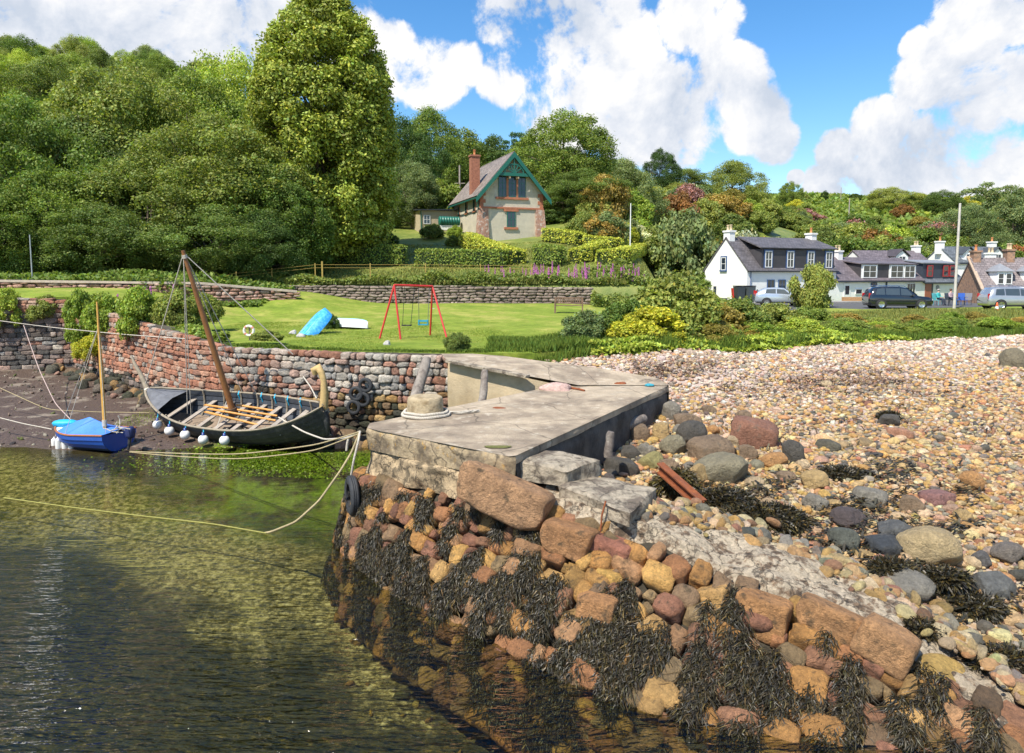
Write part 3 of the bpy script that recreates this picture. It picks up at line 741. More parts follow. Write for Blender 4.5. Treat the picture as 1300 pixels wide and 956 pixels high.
def rope_coil(mb,r,z,th,turns,seed=0):
    P=[];g=SN(seed,6,1.2,1)
    for k in range(int(turns*40)):
        a=2*PI*k/40; rr=r+.018*float(g(np.array([[a]]))[0])+.012*math.sin(a*.5); P.append((rr*math.cos(a),rr*math.sin(a),z+th*1.7*(k/40)*.35))
    mb.tube(P,th,7)
def twisted(mb,P,r,turns,n=6):
    P=[Vector(p) for p in P]; m=len(P)
    for k in range(3):
        Q=[]
        for i,p in enumerate(P):
            d=(P[min(i+1,m-1)]-P[max(i-1,0)]).normalized(); u=Vector((0,0,1)) if abs(d.z)<.9 else Vector((1,0,0)); s_=d.cross(u).normalized(); v_=s_.cross(d)
            a=2*PI*(turns*i/m+k/3); Q.append(p+(s_*math.cos(a)+v_*math.sin(a))*r*.55)
        mb.tube(Q,r*.58,n)
rb=MB()
for rr_,zz_,ph in ((.415,.03,0),(.475,.03,1),(.43,.085,2)):
    twisted(rb,[(( rr_+.012*math.sin(3*a+ph))*math.cos(a),(rr_+.015*math.sin(2*a+ph))*math.sin(a),zz_+.006*math.sin(5*a)) for a in np.linspace(0,2*PI,260)],.030,26)
twisted(rb,[(.42,.1,.04),(.55,.16,.03),(.72,.12,.03),(.84,.2,.03)]+[(.84+.05*k,.2+.03*k,.03) for k in range(1,6)],.03,1)
o=rb.build('rope_loop',ROPE,None,True); o.location=bp; tag(o,'off white rope wound twice round the foot of the concrete bollard','rope')
WOOD=M('grey_wood',(.30,.26,.22),.88,.35,4,.8,30,second=(.16,.13,.11),sthr=(.45,.65),sscale=6)
DWOOD=M('drift_wood',(.17,.14,.12),.9,.4,5,.9,22,second=(.30,.26,.22),sthr=(.5,.65),sscale=7)
def pile(name,a,b,r,label,cat,mat=WOOD,n=10):
    a=Vector(a);b=Vector(b); P=[]; R2=[]; g=SN(sum(map(ord,label))%99,5,2.,1)
    for k in range(9):
        t=k/8; p=a.lerp(b,t); o=float(g(np.array([[t*3]]))[0])*r*.2; P.append(p+Vector((o,o*.3,0))); R2.append(r*(1.06-.14*t)*(1+.05*math.sin(k*2.1)))
    R2[-1]*=.86
    o=MB().tube(P,R2,n).build(name,mat,None,True); tag(o,label,cat); return o
pile('wooden_pile',PY(520,535,17.8),PY(542,455,19.0),.15,'leaning weathered timber pile behind the concrete bollard','pile')
pile('wooden_post',PY(612,516,16.6),PY(616,470,17.0),.095,'short grey timber post against the beige quay face','post')
pile('wooden_post',PY(927,462,25.5),PY(929,424,25.8),.09,'lone tan timber post at the top of the beach','post',M('tan_wood',(.38,.27,.16),.88,.3,5,.7,30))
pile('driftwood_log',PZ(712,575,1.45),PY(818,531,16.3),.13,'long dark driftwood log leaning along the tarred side of the pier','log',DWOOD,12)
pile('driftwood_log',PY(772,580,13.2),PY(776,548,13.2),.085,'short upright rotten timber stump beside the pier','stump',DWOOD,9)
# rusty beam: an I-section
a=PY(838,588,12.4); b=PY(893,636,11.3)
RUST=M('rust_orange',(.25,.07,.02),.85,.4,6,.8,25,second=(.22,.07,.03),sthr=(.5,.62),sscale=8,grime=((.55,.30,.06),6,.62))
rm=MB(); d=(b-a).normalized()
rm.beam(a,b,.14,.025); off=Vector((0,0,-.08)); rm.beam(a+off,b+off,.025,.15); rm.beam(a+off*2,b+off*2,.14,.025)
tag(rm.build('rusty_girder',RUST),'rusty orange steel girder lying among the boulders beside the steps','girder')
o=MB().tube([PY(762,680,10.05),PY(764,655,10.1),PY(769,636,10.15)],.014,6).build('iron_rod',RUST); tag(o,'thin bent rusty iron rod standing out of the ramp below the steps','rod')
def tyre(c,ang,r,label,group=None,tilt=0):
    w=r*.42; pr=[(r*.58,-w*.42),(r*.66,-w*.5),(r*.86,-w*.52),(r*.97,-w*.36),(r*1.0,-w*.14)]
    pr2=pr+[(r*.975,-w*.12),(r*.975,-w*.08),(r,-w*.06),(r,w*.06),(r*.975,w*.08),(r*.975,w*.12),(r,w*.14)]+[(a,-b) for a,b in pr[::-1]][1:]+[(r*.60,w*.2),(r*.60,-w*.2),pr[0]]
    o=MB().lathe(pr2,32,axis='y').build('tyre',M('tyre_rubber',(.028,.03,.034),.7,.4,8,.3,40),None,True)
    o.location=c; o.rotation_euler=(0,tilt,ang); tag(o,label,'tyre',group); return o
tw=math.atan2(-1.5,4.3)
for (px,py,l) in ((464,489,'topmost of the four black tyres hung on the rubble wall'),(452,500,'left middle one of four black tyres hung on the rubble wall'),(461,507,'right middle one of four black tyres hung on the rubble wall'),(449,517,'lowest of the four black tyres hung on the rubble wall')):
    x=(px-650)/900; yw=np.interp(px,[300,444,567],[23.3,21.8,21.4])-.34
    tyre(PY(px,py,yw),tw*.6,.235,l,'tyres hung on the rubble wall')
tp=PY(447,629,12.75); tyre(tp,R(-66),.37,'single larger tyre hung as a fender at the outer corner of the pier',None,R(4))
# pink net heap
def heap(name,c,size,col,label,cat,seed,mat=None):
    V,F=rock_proto(3,seed,.3,2.2); V=V*np.array(size); V[:,2]=np.maximum(V[:,2],-.02*size[2])
    o=MB().add(V,F).build(name,mat or M(name+'_mat',col,.95,.4,12,1,40),None,True); o.location=c; tag(o,label,cat); return o
heap('fishing_net',PZ(704,495,ZD),(.48,.30,.20),(.62,.42,.36),'pale pink heap of fishing net at the bend of the pier','net',31)
o=MB().tube([PZ(720,492,ZD+.03),PZ(735,494,ZD+.04),PZ(742,496,ZD+.03)],.03,6).build('rusty_bar',RUST,None,True); tag(o,'short rusty bar lying beside the pink net','bar')
heap('rusty_flake',PZ(634,518,ZD),(.16,.10,.025),(.30,.09,.04),'small rust coloured scrap on the pier deck','scrap',33,RUST)
heap('rusty_flake',PZ(788,487,2.17),(.16,.12,.05),(.30,.09,.04),'small rusty lump near the far corner of the pier deck','scrap',35,RUST)
heap('rope_scrap',PZ(825,490,2.16),(.12,.10,.05),(.05,.35,.45),'small turquoise tangle of twine at the far corner of the pier','twine',34)
# puddle of moss on deck
mp=MB(); c=PZ(632,567,ZD+.022); V=[(0,0,.004)]+[((.22+.03*math.sin(3*a))*math.cos(a),(.11+.02*math.cos(2*a))*math.sin(a),0) for a in np.linspace(0,2*PI,28,endpoint=False)]
o=mp.add(V,[(0,k+1,(k+1)%28+1) for k in range(28)]).build('moss_patch',M('moss',(.13,.13,.03),.6,.4,14,.4,40)); o.location=c; tag(o,'flat olive patch of moss on the pier deck near its corner','moss',None,'stuff')
# ------------------------------------------------------------------ seaweed
def weed_strands(mb,n,seed,maskf,len_rng=(.18,.5),wid=.016):
    g=np.random.default_rng(seed); m=n*4
    s=g.uniform(0.0,TOT,m); v=g.uniform(.02,.98,m)
    P0=surf(s,v); keep=maskf(s,v,P0)>g.random(m); s=s[keep][:n]; v=v[keep][:n]; P0=P0[keep][:n]; k=len(s)
    n0,t0=surfn(s,v); n0=n0*sg
    L=g.uniform(*len_rng,k); sway=g.normal(size=k)*.6; K=4
    slope=surf(s,np.minimum(v+.1,1.05))-surf(s,v); slope/=np.linalg.norm(slope,axis=1)[:,None]
    cols=pal([(.026,.021,.009),(.046,.035,.013),(.014,.012,.007),(.095,.064,.018),(.034,.026,.013)],k,g,[3,3,3,1,2],.25)
    out=g.uniform(.07,.175,k)
    V=np.zeros((k,K,2,3)); ph=g.uniform(0,6,k)
    for j in range(K):
        a=j/(K-1)
        c=P0+slope*(L*a)[:,None]+n0*(out*(1+.25*math.sin(a*PI)))[:,None]+t0*(sway*a*L+ .02*np.sin(ph+a*7))[:,None]
        w=wid*(1.0-.55*a)*g.uniform(.7,1.3,k)
        tw_=ph+a*3; dr=t0*np.cos(tw_)[:,None]+n0*np.sin(tw_)[:,None]*.8
        V[:,j,0]=c-dr*w[:,None]/2; V[:,j,1]=c+dr*w[:,None]/2
    b=(np.arange(k)*K*2)[:,None]; F=np.concatenate([np.stack([b[:,0]+2*j,b[:,0]+2*j+1,b[:,0]+2*j+3,b[:,0]+2*j+2],-1) for j in range(K-1)])
    mb.add(V.reshape(-1,3),F,np.repeat(cols,K*2,axis=0))
SW=M('seaweed_wet',vcol=True,rough=.5,var=.3,nscale=20,bump=0,spec=.5)
nA=SN(71,16,3.2); nB=SN(72,16,1.2)
def wmask(s,v,P):
    q=np.stack([s*3.8,v*4.6,0*s],-1); a=nA(q)+.5*nB(q)+.28*sstep(v,.15,.6)
    band=sstep(v,.03,.16)
    return np.clip((a-.12)*3.2,.0,1)*band*(P[:,2]<1.22)
sw=MB(); weed_strands(sw,105000,1,wmask,(.06,.22),.019)
tag(sw.build('seaweed',SW),'dark rockweed hanging in curtains over the rubble side of the pier','seaweed',None,'stuff')
def weed_mound(c,size,n,seed,label,col=None,bushy=.13):
    g=np.random.default_rng(seed); d=g.normal(size=(n,3)); d[:,2]=np.abs(d[:,2]); d/=np.linalg.norm(d,axis=1)[:,None]
    bump=1+.22*SN(seed,10,2.6)(d)
    P=d*bump[:,None]*np.array(size)*g.uniform(.82,1.05,(n,1)); K=3
    L=g.uniform(.4,1.2,n)*bushy; dr=d*.6+g.normal(size=(n,3))*.6; dr[:,2]-=.35; dr/=np.linalg.norm(dr,axis=1)[:,None]
    sd=np.cross(dr,g.normal(size=(n,3))); sd/=np.linalg.norm(sd,axis=1)[:,None]; w=g.uniform(.012,.03,n)
    V=np.zeros((n,K,2,3))
    for j in range(K):
        a=j/(K-1); cc=P+dr*(L*a)[:,None]; cc[:,2]-=a*a*L*.25; V[:,j,0]=cc-sd*(w*(1-.3*a))[:,None]/2; V[:,j,1]=cc+sd*(w*(1-.3*a))[:,None]/2
    b=np.arange(n)*6; F=np.concatenate([np.stack([b+2*j,b+2*j+1,b+2*j+3,b+2*j+2],-1) for j in range(2)])
    cols=pal(col or [(.030,.024,.010),(.05,.038,.012),(.016,.015,.010),(.085,.060,.016)],n,g,[3,2,3,1] if not col else None,.25)
    mb=MB().add(V.reshape(-1,3),F,np.repeat(cols,6,axis=0))
    Vr,Fr=ROCK2[seed%10]; Vr=Vr*np.array(size)*.86; mb.add(Vr,Fr,(.02,.017,.01))
    o=mb.build('rockweed_clump',SW); o.location=c; tag(o,label,'seaweed clump'); return o
def gp(px,py,zg=None,it=6):
    """point on the beach under a pixel"""
    z=1.0 if zg is None else zg
    for _ in range(it):
        p=PZ(px,py,z); z=float(beach_z(p.x,p.y))
    return PZ(px,py,z)
p=gp(985,680); weed_mound((p.x,p.y+.35,p.z+.06),(.75,.34,.30),14000,81,'large dark rockweed clump on the stones beside the ramp')
p=gp(918,652); weed_mound((p.x,p.y+.2,p.z+.1),(.55,.30,.26),8000,82,'rockweed clump between the rusty girder and the largest clump')
p=gp(858,632); weed_mound((p.x,p.y+.1,p.z+.16),(.38,.28,.24),6000,83,'brown rockweed clump just below the rusty girder',[(.07,.05,.012),(.10,.075,.018),(.04,.032,.012)])
p=gp(1078,610); weed_mound((p.x,p.y+.2,p.z),(.5,.26,.16),5000,84,'flat rockweed clump on the ochre cobbles right of the olive boulder')
p=gp(1098,765); weed_mound((p.x-.1,p.y,p.z+.02),(.22,.16,.14),2500,85,'small round rockweed tuft on the pale ramp crust')
p=gp(1235,770); weed_mound((p.x,p.y,p.z),(.42,.26,.10),4500,86,'low rockweed patch on the cobbles at the right edge')
p=gp(1060,752); weed_mound((p.x-.35,p.y,p.z+.02),(.55,.14,.12),4500,87,'strip of rockweed along the front lip of the ramp')
p=gp(975,735); weed_mound((p.x-.3,p.y-.1,p.z+.12),(.4,.14,.12),3500,88,'rockweed tuft above the orange blocks on the ramp lip')
p=gp(1262,845); weed_mound((p.x+.1,p.y,p.z+.02),(.4,.2,.13),4000,89,'rockweed patch at the lower right corner beside the yellow boulder')
p=gp(880,533); weed_mound((PZ(1128,528,1.6).x,PZ(1128,528,1.6).y,1.6),(.22,.12,.07),1200,90,'small dark rockweed patch halfway up the beach')
# ------------------------------------------------------------------ beach
BST=M('beach_stone',vcol=True,rough=.72,var=.36,nscale=5,bump=1,bscale=9,bdist=.14,grime=((.13,.11,.08),5,.57))
nearP=[(.46,.29,.10),(.52,.36,.17),(.56,.44,.27),(.44,.25,.11),(.19,.17,.135),(.34,.17,.10),(.53,.40,.21),(.085,.08,.07),(.46,.31,.20),(.28,.25,.20)]
nearW=[3,3,2.4,2,1.4,1.4,2.6,.7,1.6,1.5]
farP=[(.58,.46,.38),(.50,.36,.28),(.62,.52,.44),(.44,.28,.20),(.36,.30,.25),(.64,.57,.49),(.52,.40,.24),(.27,.22,.18)]
def cobbles(mb,cell,x0,x1,y0,y1,rmin,rmax,protos,seed,prob=1,sink=.25,power=1.6,vis=.92):
    g=np.random.default_rng(seed)
    X,Y=np.meshgrid(np.arange(x0,x1,cell),np.arange(y0,y1,cell)); X=X.ravel()+g.uniform(-.5,.5,X.size)*cell; Y=Y.ravel()+g.uniform(-.5,.5,Y.size)*cell
    k=(side(X,Y)>.15)&(np.abs(X)<Y*vis+2.5)&(g.random(X.size)<prob)
    # stop at the lawn edge
    ne=np.array(NEAR); k&=Y<np.interp(X,ne[5:,0],ne[5:,1])+.2
    k&=~((X<5.3)&(side(X,Y)<.25))
    X=X[k];Y=Y[k]; n=len(X); Z=beach_z(X,Y)
    r=rmin+(rmax-rmin)*g.random(n)**power
    scl=np.stack([r*g.uniform(.85,1.3,n),r*g.uniform(.75,1.1,n),r*g.uniform(.45,.8,n)],-1)
    f=sstep(Y+SN(5,8,.3,2)(np.stack([X,Y],-1))*2.6,15,25)
    far=g.random(n)<f*.92
    col=pal(nearP,n,g,nearW,.18); cf=pal(farP,n,g,None,.14); col[far]=cf[far]
    # sun bleached patches vary gently
    col=np.clip(col*np.array([1.36,1.30,1.22]),0,.85)
    pos=np.stack([X,Y,Z+scl[:,2]*(1-2*sink)],-1); rot=rotrand(n,g,.16)
    a=g.uniform(0,2*PI,n); rot=np.einsum('nij,njk->nik',rotz(a),rotrand(n,g,.12)*0+rotrand(n,g,.10))
    pid=g.integers(len(protos),size=n)
    for q,(V,F) in enumerate(protos):
        m=pid==q; mb.inst(V,F,pos[m],rot[m],scl[m],col[m])
    return n
cb=MB()
cnt=cobbles(cb,.09,0,14,5.5,14,.035,.085,ROCK1,1)
cnt+=cobbles(cb,.22,0,16,5.5,16,.07,.15,ROCK2,2,.5,.3,2)
cnt+=cobbles(cb,.108,0,22,14,20,.04,.09,ROCK1,3)
cnt+=cobbles(cb,.135,.5,42,20,37,.045,.10,ROCK1,4)
cnt+=cobbles(cb,.6,2,36,15,34,.10,.19,ROCK2,6,.28,.35,2.5)
print('cobbles',cnt)
tag(cb.build('beach_cobbles',BST,None,True),'ochre, pink and grey cobbles covering the beach','cobbles',None,'stuff')
def boulder(px,py,wpx,hpx,col,label,seed=0,kind=0,zoff=0,yaw=None,group='boulders on the beach',dep=1.0,base=None):
    p=gp(px,py+hpx*.5) if base is None else PZ(px,py+hpx*.5,base)
    w=wpx*p.y/FOC/2; h=hpx*p.y/FOC/2*1.05; g=np.random.default_rng(seed)
    V,F=(ROCK3 if kind==0 else BLOCK3)[seed%10]; 
    o=MB().add(V*np.array([w,w*.8*dep,h]),F,col).build('boulder',BST,None,True)
    o.location=(p.x,p.y+w*.55*dep,p.z+h*.55+zoff); o.rotation_euler=(g.normal()*.12,g.normal()*.12,yaw if yaw is not None else g.uniform(-.6,.6))
    tag(o,label,'boulder',group); return o
OC=(.44,.30,.13);TN=(.44,.33,.20);GR=(.25,.225,.18);DK=(.09,.08,.065);RD=(.28,.13,.08);BR=(.24,.165,.10);OL=(.27,.235,.15);PK=(.46,.32,.23);BL=(.06,.065,.07);OR=(.46,.24,.09)
BLD=[(923,592,66,46,OL,'big smooth olive grey boulder right of the rusty girder',0),
(962,548,58,40,RD,'dark reddish angular boulder at the top of the boulder pile',1),
(905,568,52,32,BR,'flat brown boulder behind the smooth olive boulder',1),
(888,600,26,34,OC,'rounded ochre boulder touching the left of the olive boulder',0),
(880,548,44,34,DK,'dark mottled boulder left of the reddish angular boulder',0),
(856,562,34,32,OL,'speckled round boulder in the middle of the boulder pile',0),
(852,520,26,28,GR,'blue grey boulder at the far corner of the pier',0),
(873,535,42,26,BR,'brown boulder between the pier corner and the dark mottled boulder',0),
(840,545,22,26,OC,'ochre wedge shaped boulder near the far corner of the pier',1),
(822,570,26,20,GR,'grey oval boulder resting beside the driftwood log',0),
(812,548,26,24,BR,'brown angular boulder next to the driftwood log tip',1),
(790,592,40,24,DK,'dark wet boulder above the second step',1),
(800,572,28,20,DK,'small dark boulder behind the second step',0),
(828,585,34,22,(.30,.26,.10),'mossy yellowish boulder above the end of the girder',0),
(945,528,22,18,BR,'small brown stone behind the reddish angular boulder',0),
(985,583,36,26,OR,'orange boulder right of the olive boulder',0),
(1008,572,30,32,DK,'black wet boulder right of the orange boulder',0),
(950,573,28,22,BR,'brown boulder between the olive and orange boulders',0),
(1037,608,36,26,OC,'ochre boulder left of the flat rockweed clump',0),
(1039,636,34,26,GR,'rounded grey boulder above the large rockweed clump',0),
(1110,630,40,22,GR,'blue grey flat boulder in the middle of the near beach',1),
(1083,657,48,28,(.10,.075,.07),'purple black oval boulder right of the large rockweed clump',0),
(1140,672,50,28,(.12,.12,.115),'dark blue grey wet boulder in the near beach',0),
(1073,683,40,32,(.11,.115,.09),'greenish dark boulder touching the large rockweed clump',0),
(1133,694,52,24,BL,'flat blue black boulder below the dark blue grey one',1),
(1190,690,76,58,(.48,.36,.19),'largest boulder of the near beach, sandy yellow',0),
(1238,609,28,26,OR,'orange brown round boulder at the right of the beach',0),
(1162,640,34,26,BR,'brown rounded boulder above the sandy yellow boulder',0),
(1195,632,40,20,(.30,.15,.13),'long maroon boulder near the right of the beach',1),
(1080,722,34,18,GR,'smooth grey stone lying on the head of the ramp',0),
(1160,745,72,46,(.24,.22,.18),'mottled grey boulder embedded beside the ramp',0),
(1130,765,40,26,(.13,.12,.11),'dark flat boulder with weed beside the ramp crust',0),
(1268,740,56,38,(.15,.15,.14),'dark speckled boulder at the right edge of the picture',0),
(1250,710,30,24,(.13,.12,.11),'small dark boulder right of the sandy yellow boulder',0),
(1290,455,34,34,(.20,.17,.11),'big brown rock at the far right edge of the upper beach',0),
(1012,484,26,12,(.36,.30,.22),'flat tan rock on the upper beach',1),
(1130,533,30,16,DK,'dark weed topped rock halfway up the beach',0),
(1055,565,34,16,(.11,.10,.07),'low dark rock left of the middle of the beach',0),
(1204,860,74,40,(.52,.34,.10),'bright yellow boulder at the foot of the ramp, bottom right',0),
(1285,862,50,26,(.36,.33,.27),'pale grey boulder at the bottom right corner',0),
(1103,512,16,10,RD,'small red rock on the upper beach',0),
(1145,420+130,34,14,(.40,.20,.12),'flat orange rock in the middle of the beach',1),
(1118,700+10,24,14,(.40,.18,.12),'small red stone next to the ramp head',0),
(1098,705,28,14,OC,'small yellow stone next to the ramp head',0),
(1225,655,26,18,OC,'small ochre rock above the right edge boulder',0),
(1285,700,40,30,(.20,.17,.14),'brown grey boulder at the right edge above the speckled one',0)]
for k,(px,py,w_,h_,c,l,kd) in enumerate(BLD):
    boulder(px,py,w_,h_,c,l,k,kd)
# remaining fill boulders beside the pier wall
for k,(px,py,w_,h_,c) in enumerate([(775,602,22,16,DK),(850,590,26,18,BR),(870,612,24,16,OL),(838,610,22,18,BR),(862,545,18,16,GR),(905,545,20,16,OR),(930,560,22,16,TN),(900,520,22,14,BR),(1000,605,26,16,BR),(1020,590,20,14,TN),(1060,640,24,16,OC),(960,612,26,14,TN),(975,640,30,18,(.40,.28,.16))]):
    boulder(px,py,w_,h_,c,'small rounded stone wedged among the boulders beside the pier steps',50+k,0,group='small stones of the boulder pile')
# stones at the foot of the back walls
gg=np.random.default_rng(9); fw=MB()
n=260; pos=[];scl=[];col=[]
for k in range(n):
    t=gg.random(); 
    if k<190: x=-14+12*t; y=np.interp(x,[-14,-9.3,-5,-1.9],[27.4,23.1,21.6,21.2])-abs(gg.normal())*.55-.15
    else: x=-22+9*t; y=np.interp(x,[-22,-13],[34,26.7])-abs(gg.normal())*.6-.2
    r=gg.uniform(.08,.26)*(1 if gg.random()<.8 else 1.4); pos.append((x,y,float(mud_z(x,y))+r*.3)); scl.append((r*1.2,r,r*.75)); col.append(jp((OCH+DARKS+DARKS)[gg.integers(13)],gg,.2))
for q in range(6):
    m=np.arange(n)%6==q; fw.inst(ROCK2[q][0],ROCK2[q][1],np.array(pos)[m],rotrand(m.sum(),gg),np.array(scl)[m],np.array(col)[m])
tag(fw.build('foreshore_stones',BST,None,True),'weedy ochre and black stones at the foot of the harbour walls','stones',None,'stuff')
# yellow weed and stones below the surface near the pier foot
uw=MB(); n=900; x=gg.uniform(-7,2.2,n); y=gg.uniform(7,17,n); k=(side(x,y)<-.6)&(side(x,y)>-2.0-1.6*gg.random(n)**2); x=x[k];y=y[k];n=len(x)
r=gg.uniform(.03,.13,n); c=pal([(.55,.34,.04),(.40,.22,.05),(.20,.15,.05),(.10,.09,.05),(.45,.33,.10)],n,gg)
uw.inst(ROCK1[1][0],ROCK1[1][1],np.stack([x,y,mud_z(x,y)+r*.2],-1),rotrand(n,gg),np.stack([r*1.3,r,r*.5],-1),c)
tag(uw.build('underwater_stones',BST,None,True),'yellow and brown weed covered stones under the water beside the pier','stones',None,'stuff')

mbp=MB(); n=5200; x=gg.uniform(-26,-2,n); y=gg.uniform(19.3,33.5,n); k=(mud_z(x,y)>.0)&(y<np.interp(x,[-26,-21,-13,-9.3,-5,-1.9],[33,33.5,26.4,23,21.5,21.1])-.1)&(SN(77,8,.5,2)(np.stack([x,y],-1))+gg.normal(size=n)*.6>.1)
x=x[k];y=y[k];n=len(x); r=.018+.07*gg.random(n)**3; c=pal([(.30,.24,.18),(.16,.12,.09),(.42,.36,.28),(.08,.06,.05),(.22,.15,.11),(.12,.14,.03)],n,gg)
mbp.inst(ROCK1[2][0],ROCK1[2][1],np.stack([x,y,mud_z(x,y)+r*.2],-1),rotrand(n,gg),np.stack([r*1.3,r,r*.6],-1),c)
tag(mbp.build('mud_pebbles',BST,None,True),'small pebbles and shells scattered over the brown harbour mud','pebbles',None,'stuff')

# stones and weed spilling over the beach side of the ramp
rs=MB(); n=1500; t=gg.random(n)*(len(B_)-1); base=np.stack([np.interp(t,np.arange(len(B_)),B_[:,q]) for q in range(3)],-1)
base[:,:2]+=np.array([.45,.85])[None]*(gg.normal(size=n)*.24-.12)[:,None]; r=.02+.12*gg.random(n)**3.2
zz=np.maximum(base[:,2]-.02,beach_z(base[:,0],base[:,1])); col=pal(nearP,n,gg,nearW,.2); pr_=gg.integers(12,size=n); sc=np.stack([r*1.2,r,r*.62],-1); rt=rotrand(n,gg,.3)
for q in range(12):
    m=pr_==q; rs.inst(ROCK2[q][0],ROCK2[q][1],np.stack([base[:,0],base[:,1],zz+r*.2],-1)[m],rt[m],sc[m],col[m])
tag(rs.build('ramp_stones',BST,None,True),'small stones spilling from the beach over the edge of the ramp','stones',None,'stuff')
for (px,py,w_,l) in ((905,700,.22,'small rockweed tuft on the upper part of the ramp'),(1010,728,.26,'rockweed tuft halfway down the ramp'),(1165,800,.26,'rockweed tuft on the lowest part of the ramp'),(1130,722,.3,'rockweed mat between the ramp and the cobbles'),(1200,735,.3,'rockweed mat beside the mottled grey boulder')):
    p=gp(px,py); p=PZ(px,py,p.z+.12); weed_mound((p.x,p.y,p.z),(w_,w_*.6,.09),2600,int(px),l)
# wrack line
def wrack(n,fx,seed,label,cols):
    g=np.random.default_rng(seed); x,y=fx(n,g); nn=SN(seed,12,1.7,2)(np.stack([x,y*2.2],-1)); k=nn+g.normal(size=n)*.25>.25; x=x[k];y=y[k];n=len(x)
    z=beach_z(x,y)+g.uniform(.06,.14,n); a=g.uniform(0,PI,n); d=np.stack([np.cos(a),np.sin(a)*.6,g.normal(size=n)*.25],-1)*g.uniform(.04,.11,n)[:,None]; s_=np.stack([-np.sin(a),np.cos(a),0*a],-1)*.016
    P=np.stack([x,y,z],-1); V=np.stack([P-d-s_,P-d+s_,P+d+s_,P+d-s_],1).reshape(-1,3); c=pal(cols,n,g,None,.3)
    tag(MB().add(V,np.arange(n*4).reshape(n,4),np.repeat(c,4,axis=0)).build('wrack_line',SW),label,'seaweed',None,'stuff')
wrack(4500,lambda n,g:(g.uniform(3.6,12,n),20.6+g.normal(size=n)*.8),301,'line of dried brown seaweed across the upper beach beside the quay',[(.24,.14,.08),(.16,.09,.05),(.3,.2,.12)])
wrack(3500,lambda n,g:(g.uniform(5,22,n),g.uniform(13.5,21,n)),302,'scattered dark weed between the cobbles of the middle beach',[(.05,.035,.015),(.03,.025,.014),(.12,.07,.03)])
wrack(9000,lambda n,g:(g.uniform(3,9,n),g.uniform(8,14,n)),303,'scattered wet weed between the cobbles of the near beach',[(.04,.032,.012),(.025,.022,.012),(.08,.055,.02)])
# ------------------------------------------------------------------ boats
TAR=M('tarred_hull',(.030,.032,.036),.55,.35,5,.35,20,second=(.075,.07,.06),sthr=(.5,.7),sscale=5)
TARI=M('tarred_inside',(.045,.052,.065),.65,.35,5,.3,20)
THW=M('weathered_thwart',(.34,.29,.24),.85,.3,6,.5,30)
RAIL=M('weathered_rail',(.30,.25,.18),.85,.3,6,.5,30)
BILGE=M('bilge_boards',(.24,.18,.13),.85,.3,6,.5,25)
MASTW=M('varnished_mast',(.26,.11,.035),.45,.25,5,.2,30); YELW=M('yellow_spar',(.60,.33,.07),.5,.2,6,.15,30)
OARW=M('oar_wood',(.58,.27,.06),.5,.25,8,.2,30); CARV=M('carved_pale_wood',(.52,.36,.15),.7,.25,8,.5,25)
FW=M('fender_white',(.74,.72,.68),.35,.08,4,0); FB=M('fender_blue',(.02,.05,.22),.4,.1,4,0); CY=M('cyan_rope',(.03,.38,.58),.8,.2,30,.4,80)
LB=7.2/2; BW=1.03
def hb(t): return BW*max(1-abs(t)**2.3,0)**.78
def gz(t): return .84+.50*abs(t)**3.0
def kz(t): return .0+.42*abs(t)**3.2
def sec(t,k,n=7):
    """strake edge k of n : returns (y,z) half section at t"""
    a=k/n; b=hb(t); g=gz(t); z0=kz(t)
    y=b*math.sin(a*PI/2)**.75; z=z0+(g-z0)*(1-math.cos(a*PI/2))**.85
    return y,z
def hull_mesh(inner=False):
    mb=MB(); nt_=48; n=7; T=np.linspace(-.995,.995,nt_); off=-.035 if inner else 0
    for sd in (-1,1):
        for k in range(n):
            V=[];F=[]
            for t in T:
                y0,z0=sec(t,k,n); y1,z1=sec(t,k+1,n)
                lap=.016 if not inner else 0
                V.append((t*LB,sd*max(y0+lap+off,0.0),z0-off*.8-(0 if inner else .012))); V.append((t*LB,sd*max(y1+off,.0),z1+(0 if inner else .0)))
            for i in range(nt_-1):
                f=(2*i,2*i+2,2*i+3,2*i+1); F.append(f if (sd<0)!=inner else f[::-1])
            mb.add(V,F)
    return mb
vb=empty('viking_boat',(-8.35,21.55,.12),0,'large dark clinker built Viking style boat aground on the mud, with curled stem posts','boat')
vb.rotation_euler=(R(21),0,R(-25)); 
bpy.context.view_layer.update(); MW=vb.matrix_world.copy(); MI=MW.inverted()
def lo(p): return MI@Vector(p)
hull_mesh().build('hull',TAR,vb); hull_mesh(True).build('lining',TARI,vb)
mb=MB()
for sd in (-1,1):
    mb.tube([(t*LB,sd*(hb(t)+.005),gz(t)+.01) for t in np.linspace(-.98,.98,40)],.036,6)
mb.build('gunwale',RAIL,vb)
mb=MB()
T=np.linspace(-1,1,30); mb.tube([(t*LB,0,kz(t)-.03) for t in T],.045,6); mb.build('keel',TAR,vb)
mb=MB(); T=np.linspace(-.78,.78,30)
V=[];F=[]
for t in T:
    w=hb(t)*.62; V+=[(t*LB,-w,kz(t)+.17),(t*LB,w,kz(t)+.17)]
for i in range(29): F.append((2*i,2*i+2,2*i+3,2*i+1))
mb.add(V,F).build('bottom_boards',BILGE,vb)
for t in (-.66,-.46,-.27,-.08,.10,.28,.46,.64):
    w=hb(t)*.93; z=gz(t)-.30
    MB().box((t*LB,0,z),(.17,2*w,.035)).build('thwart',THW,vb)
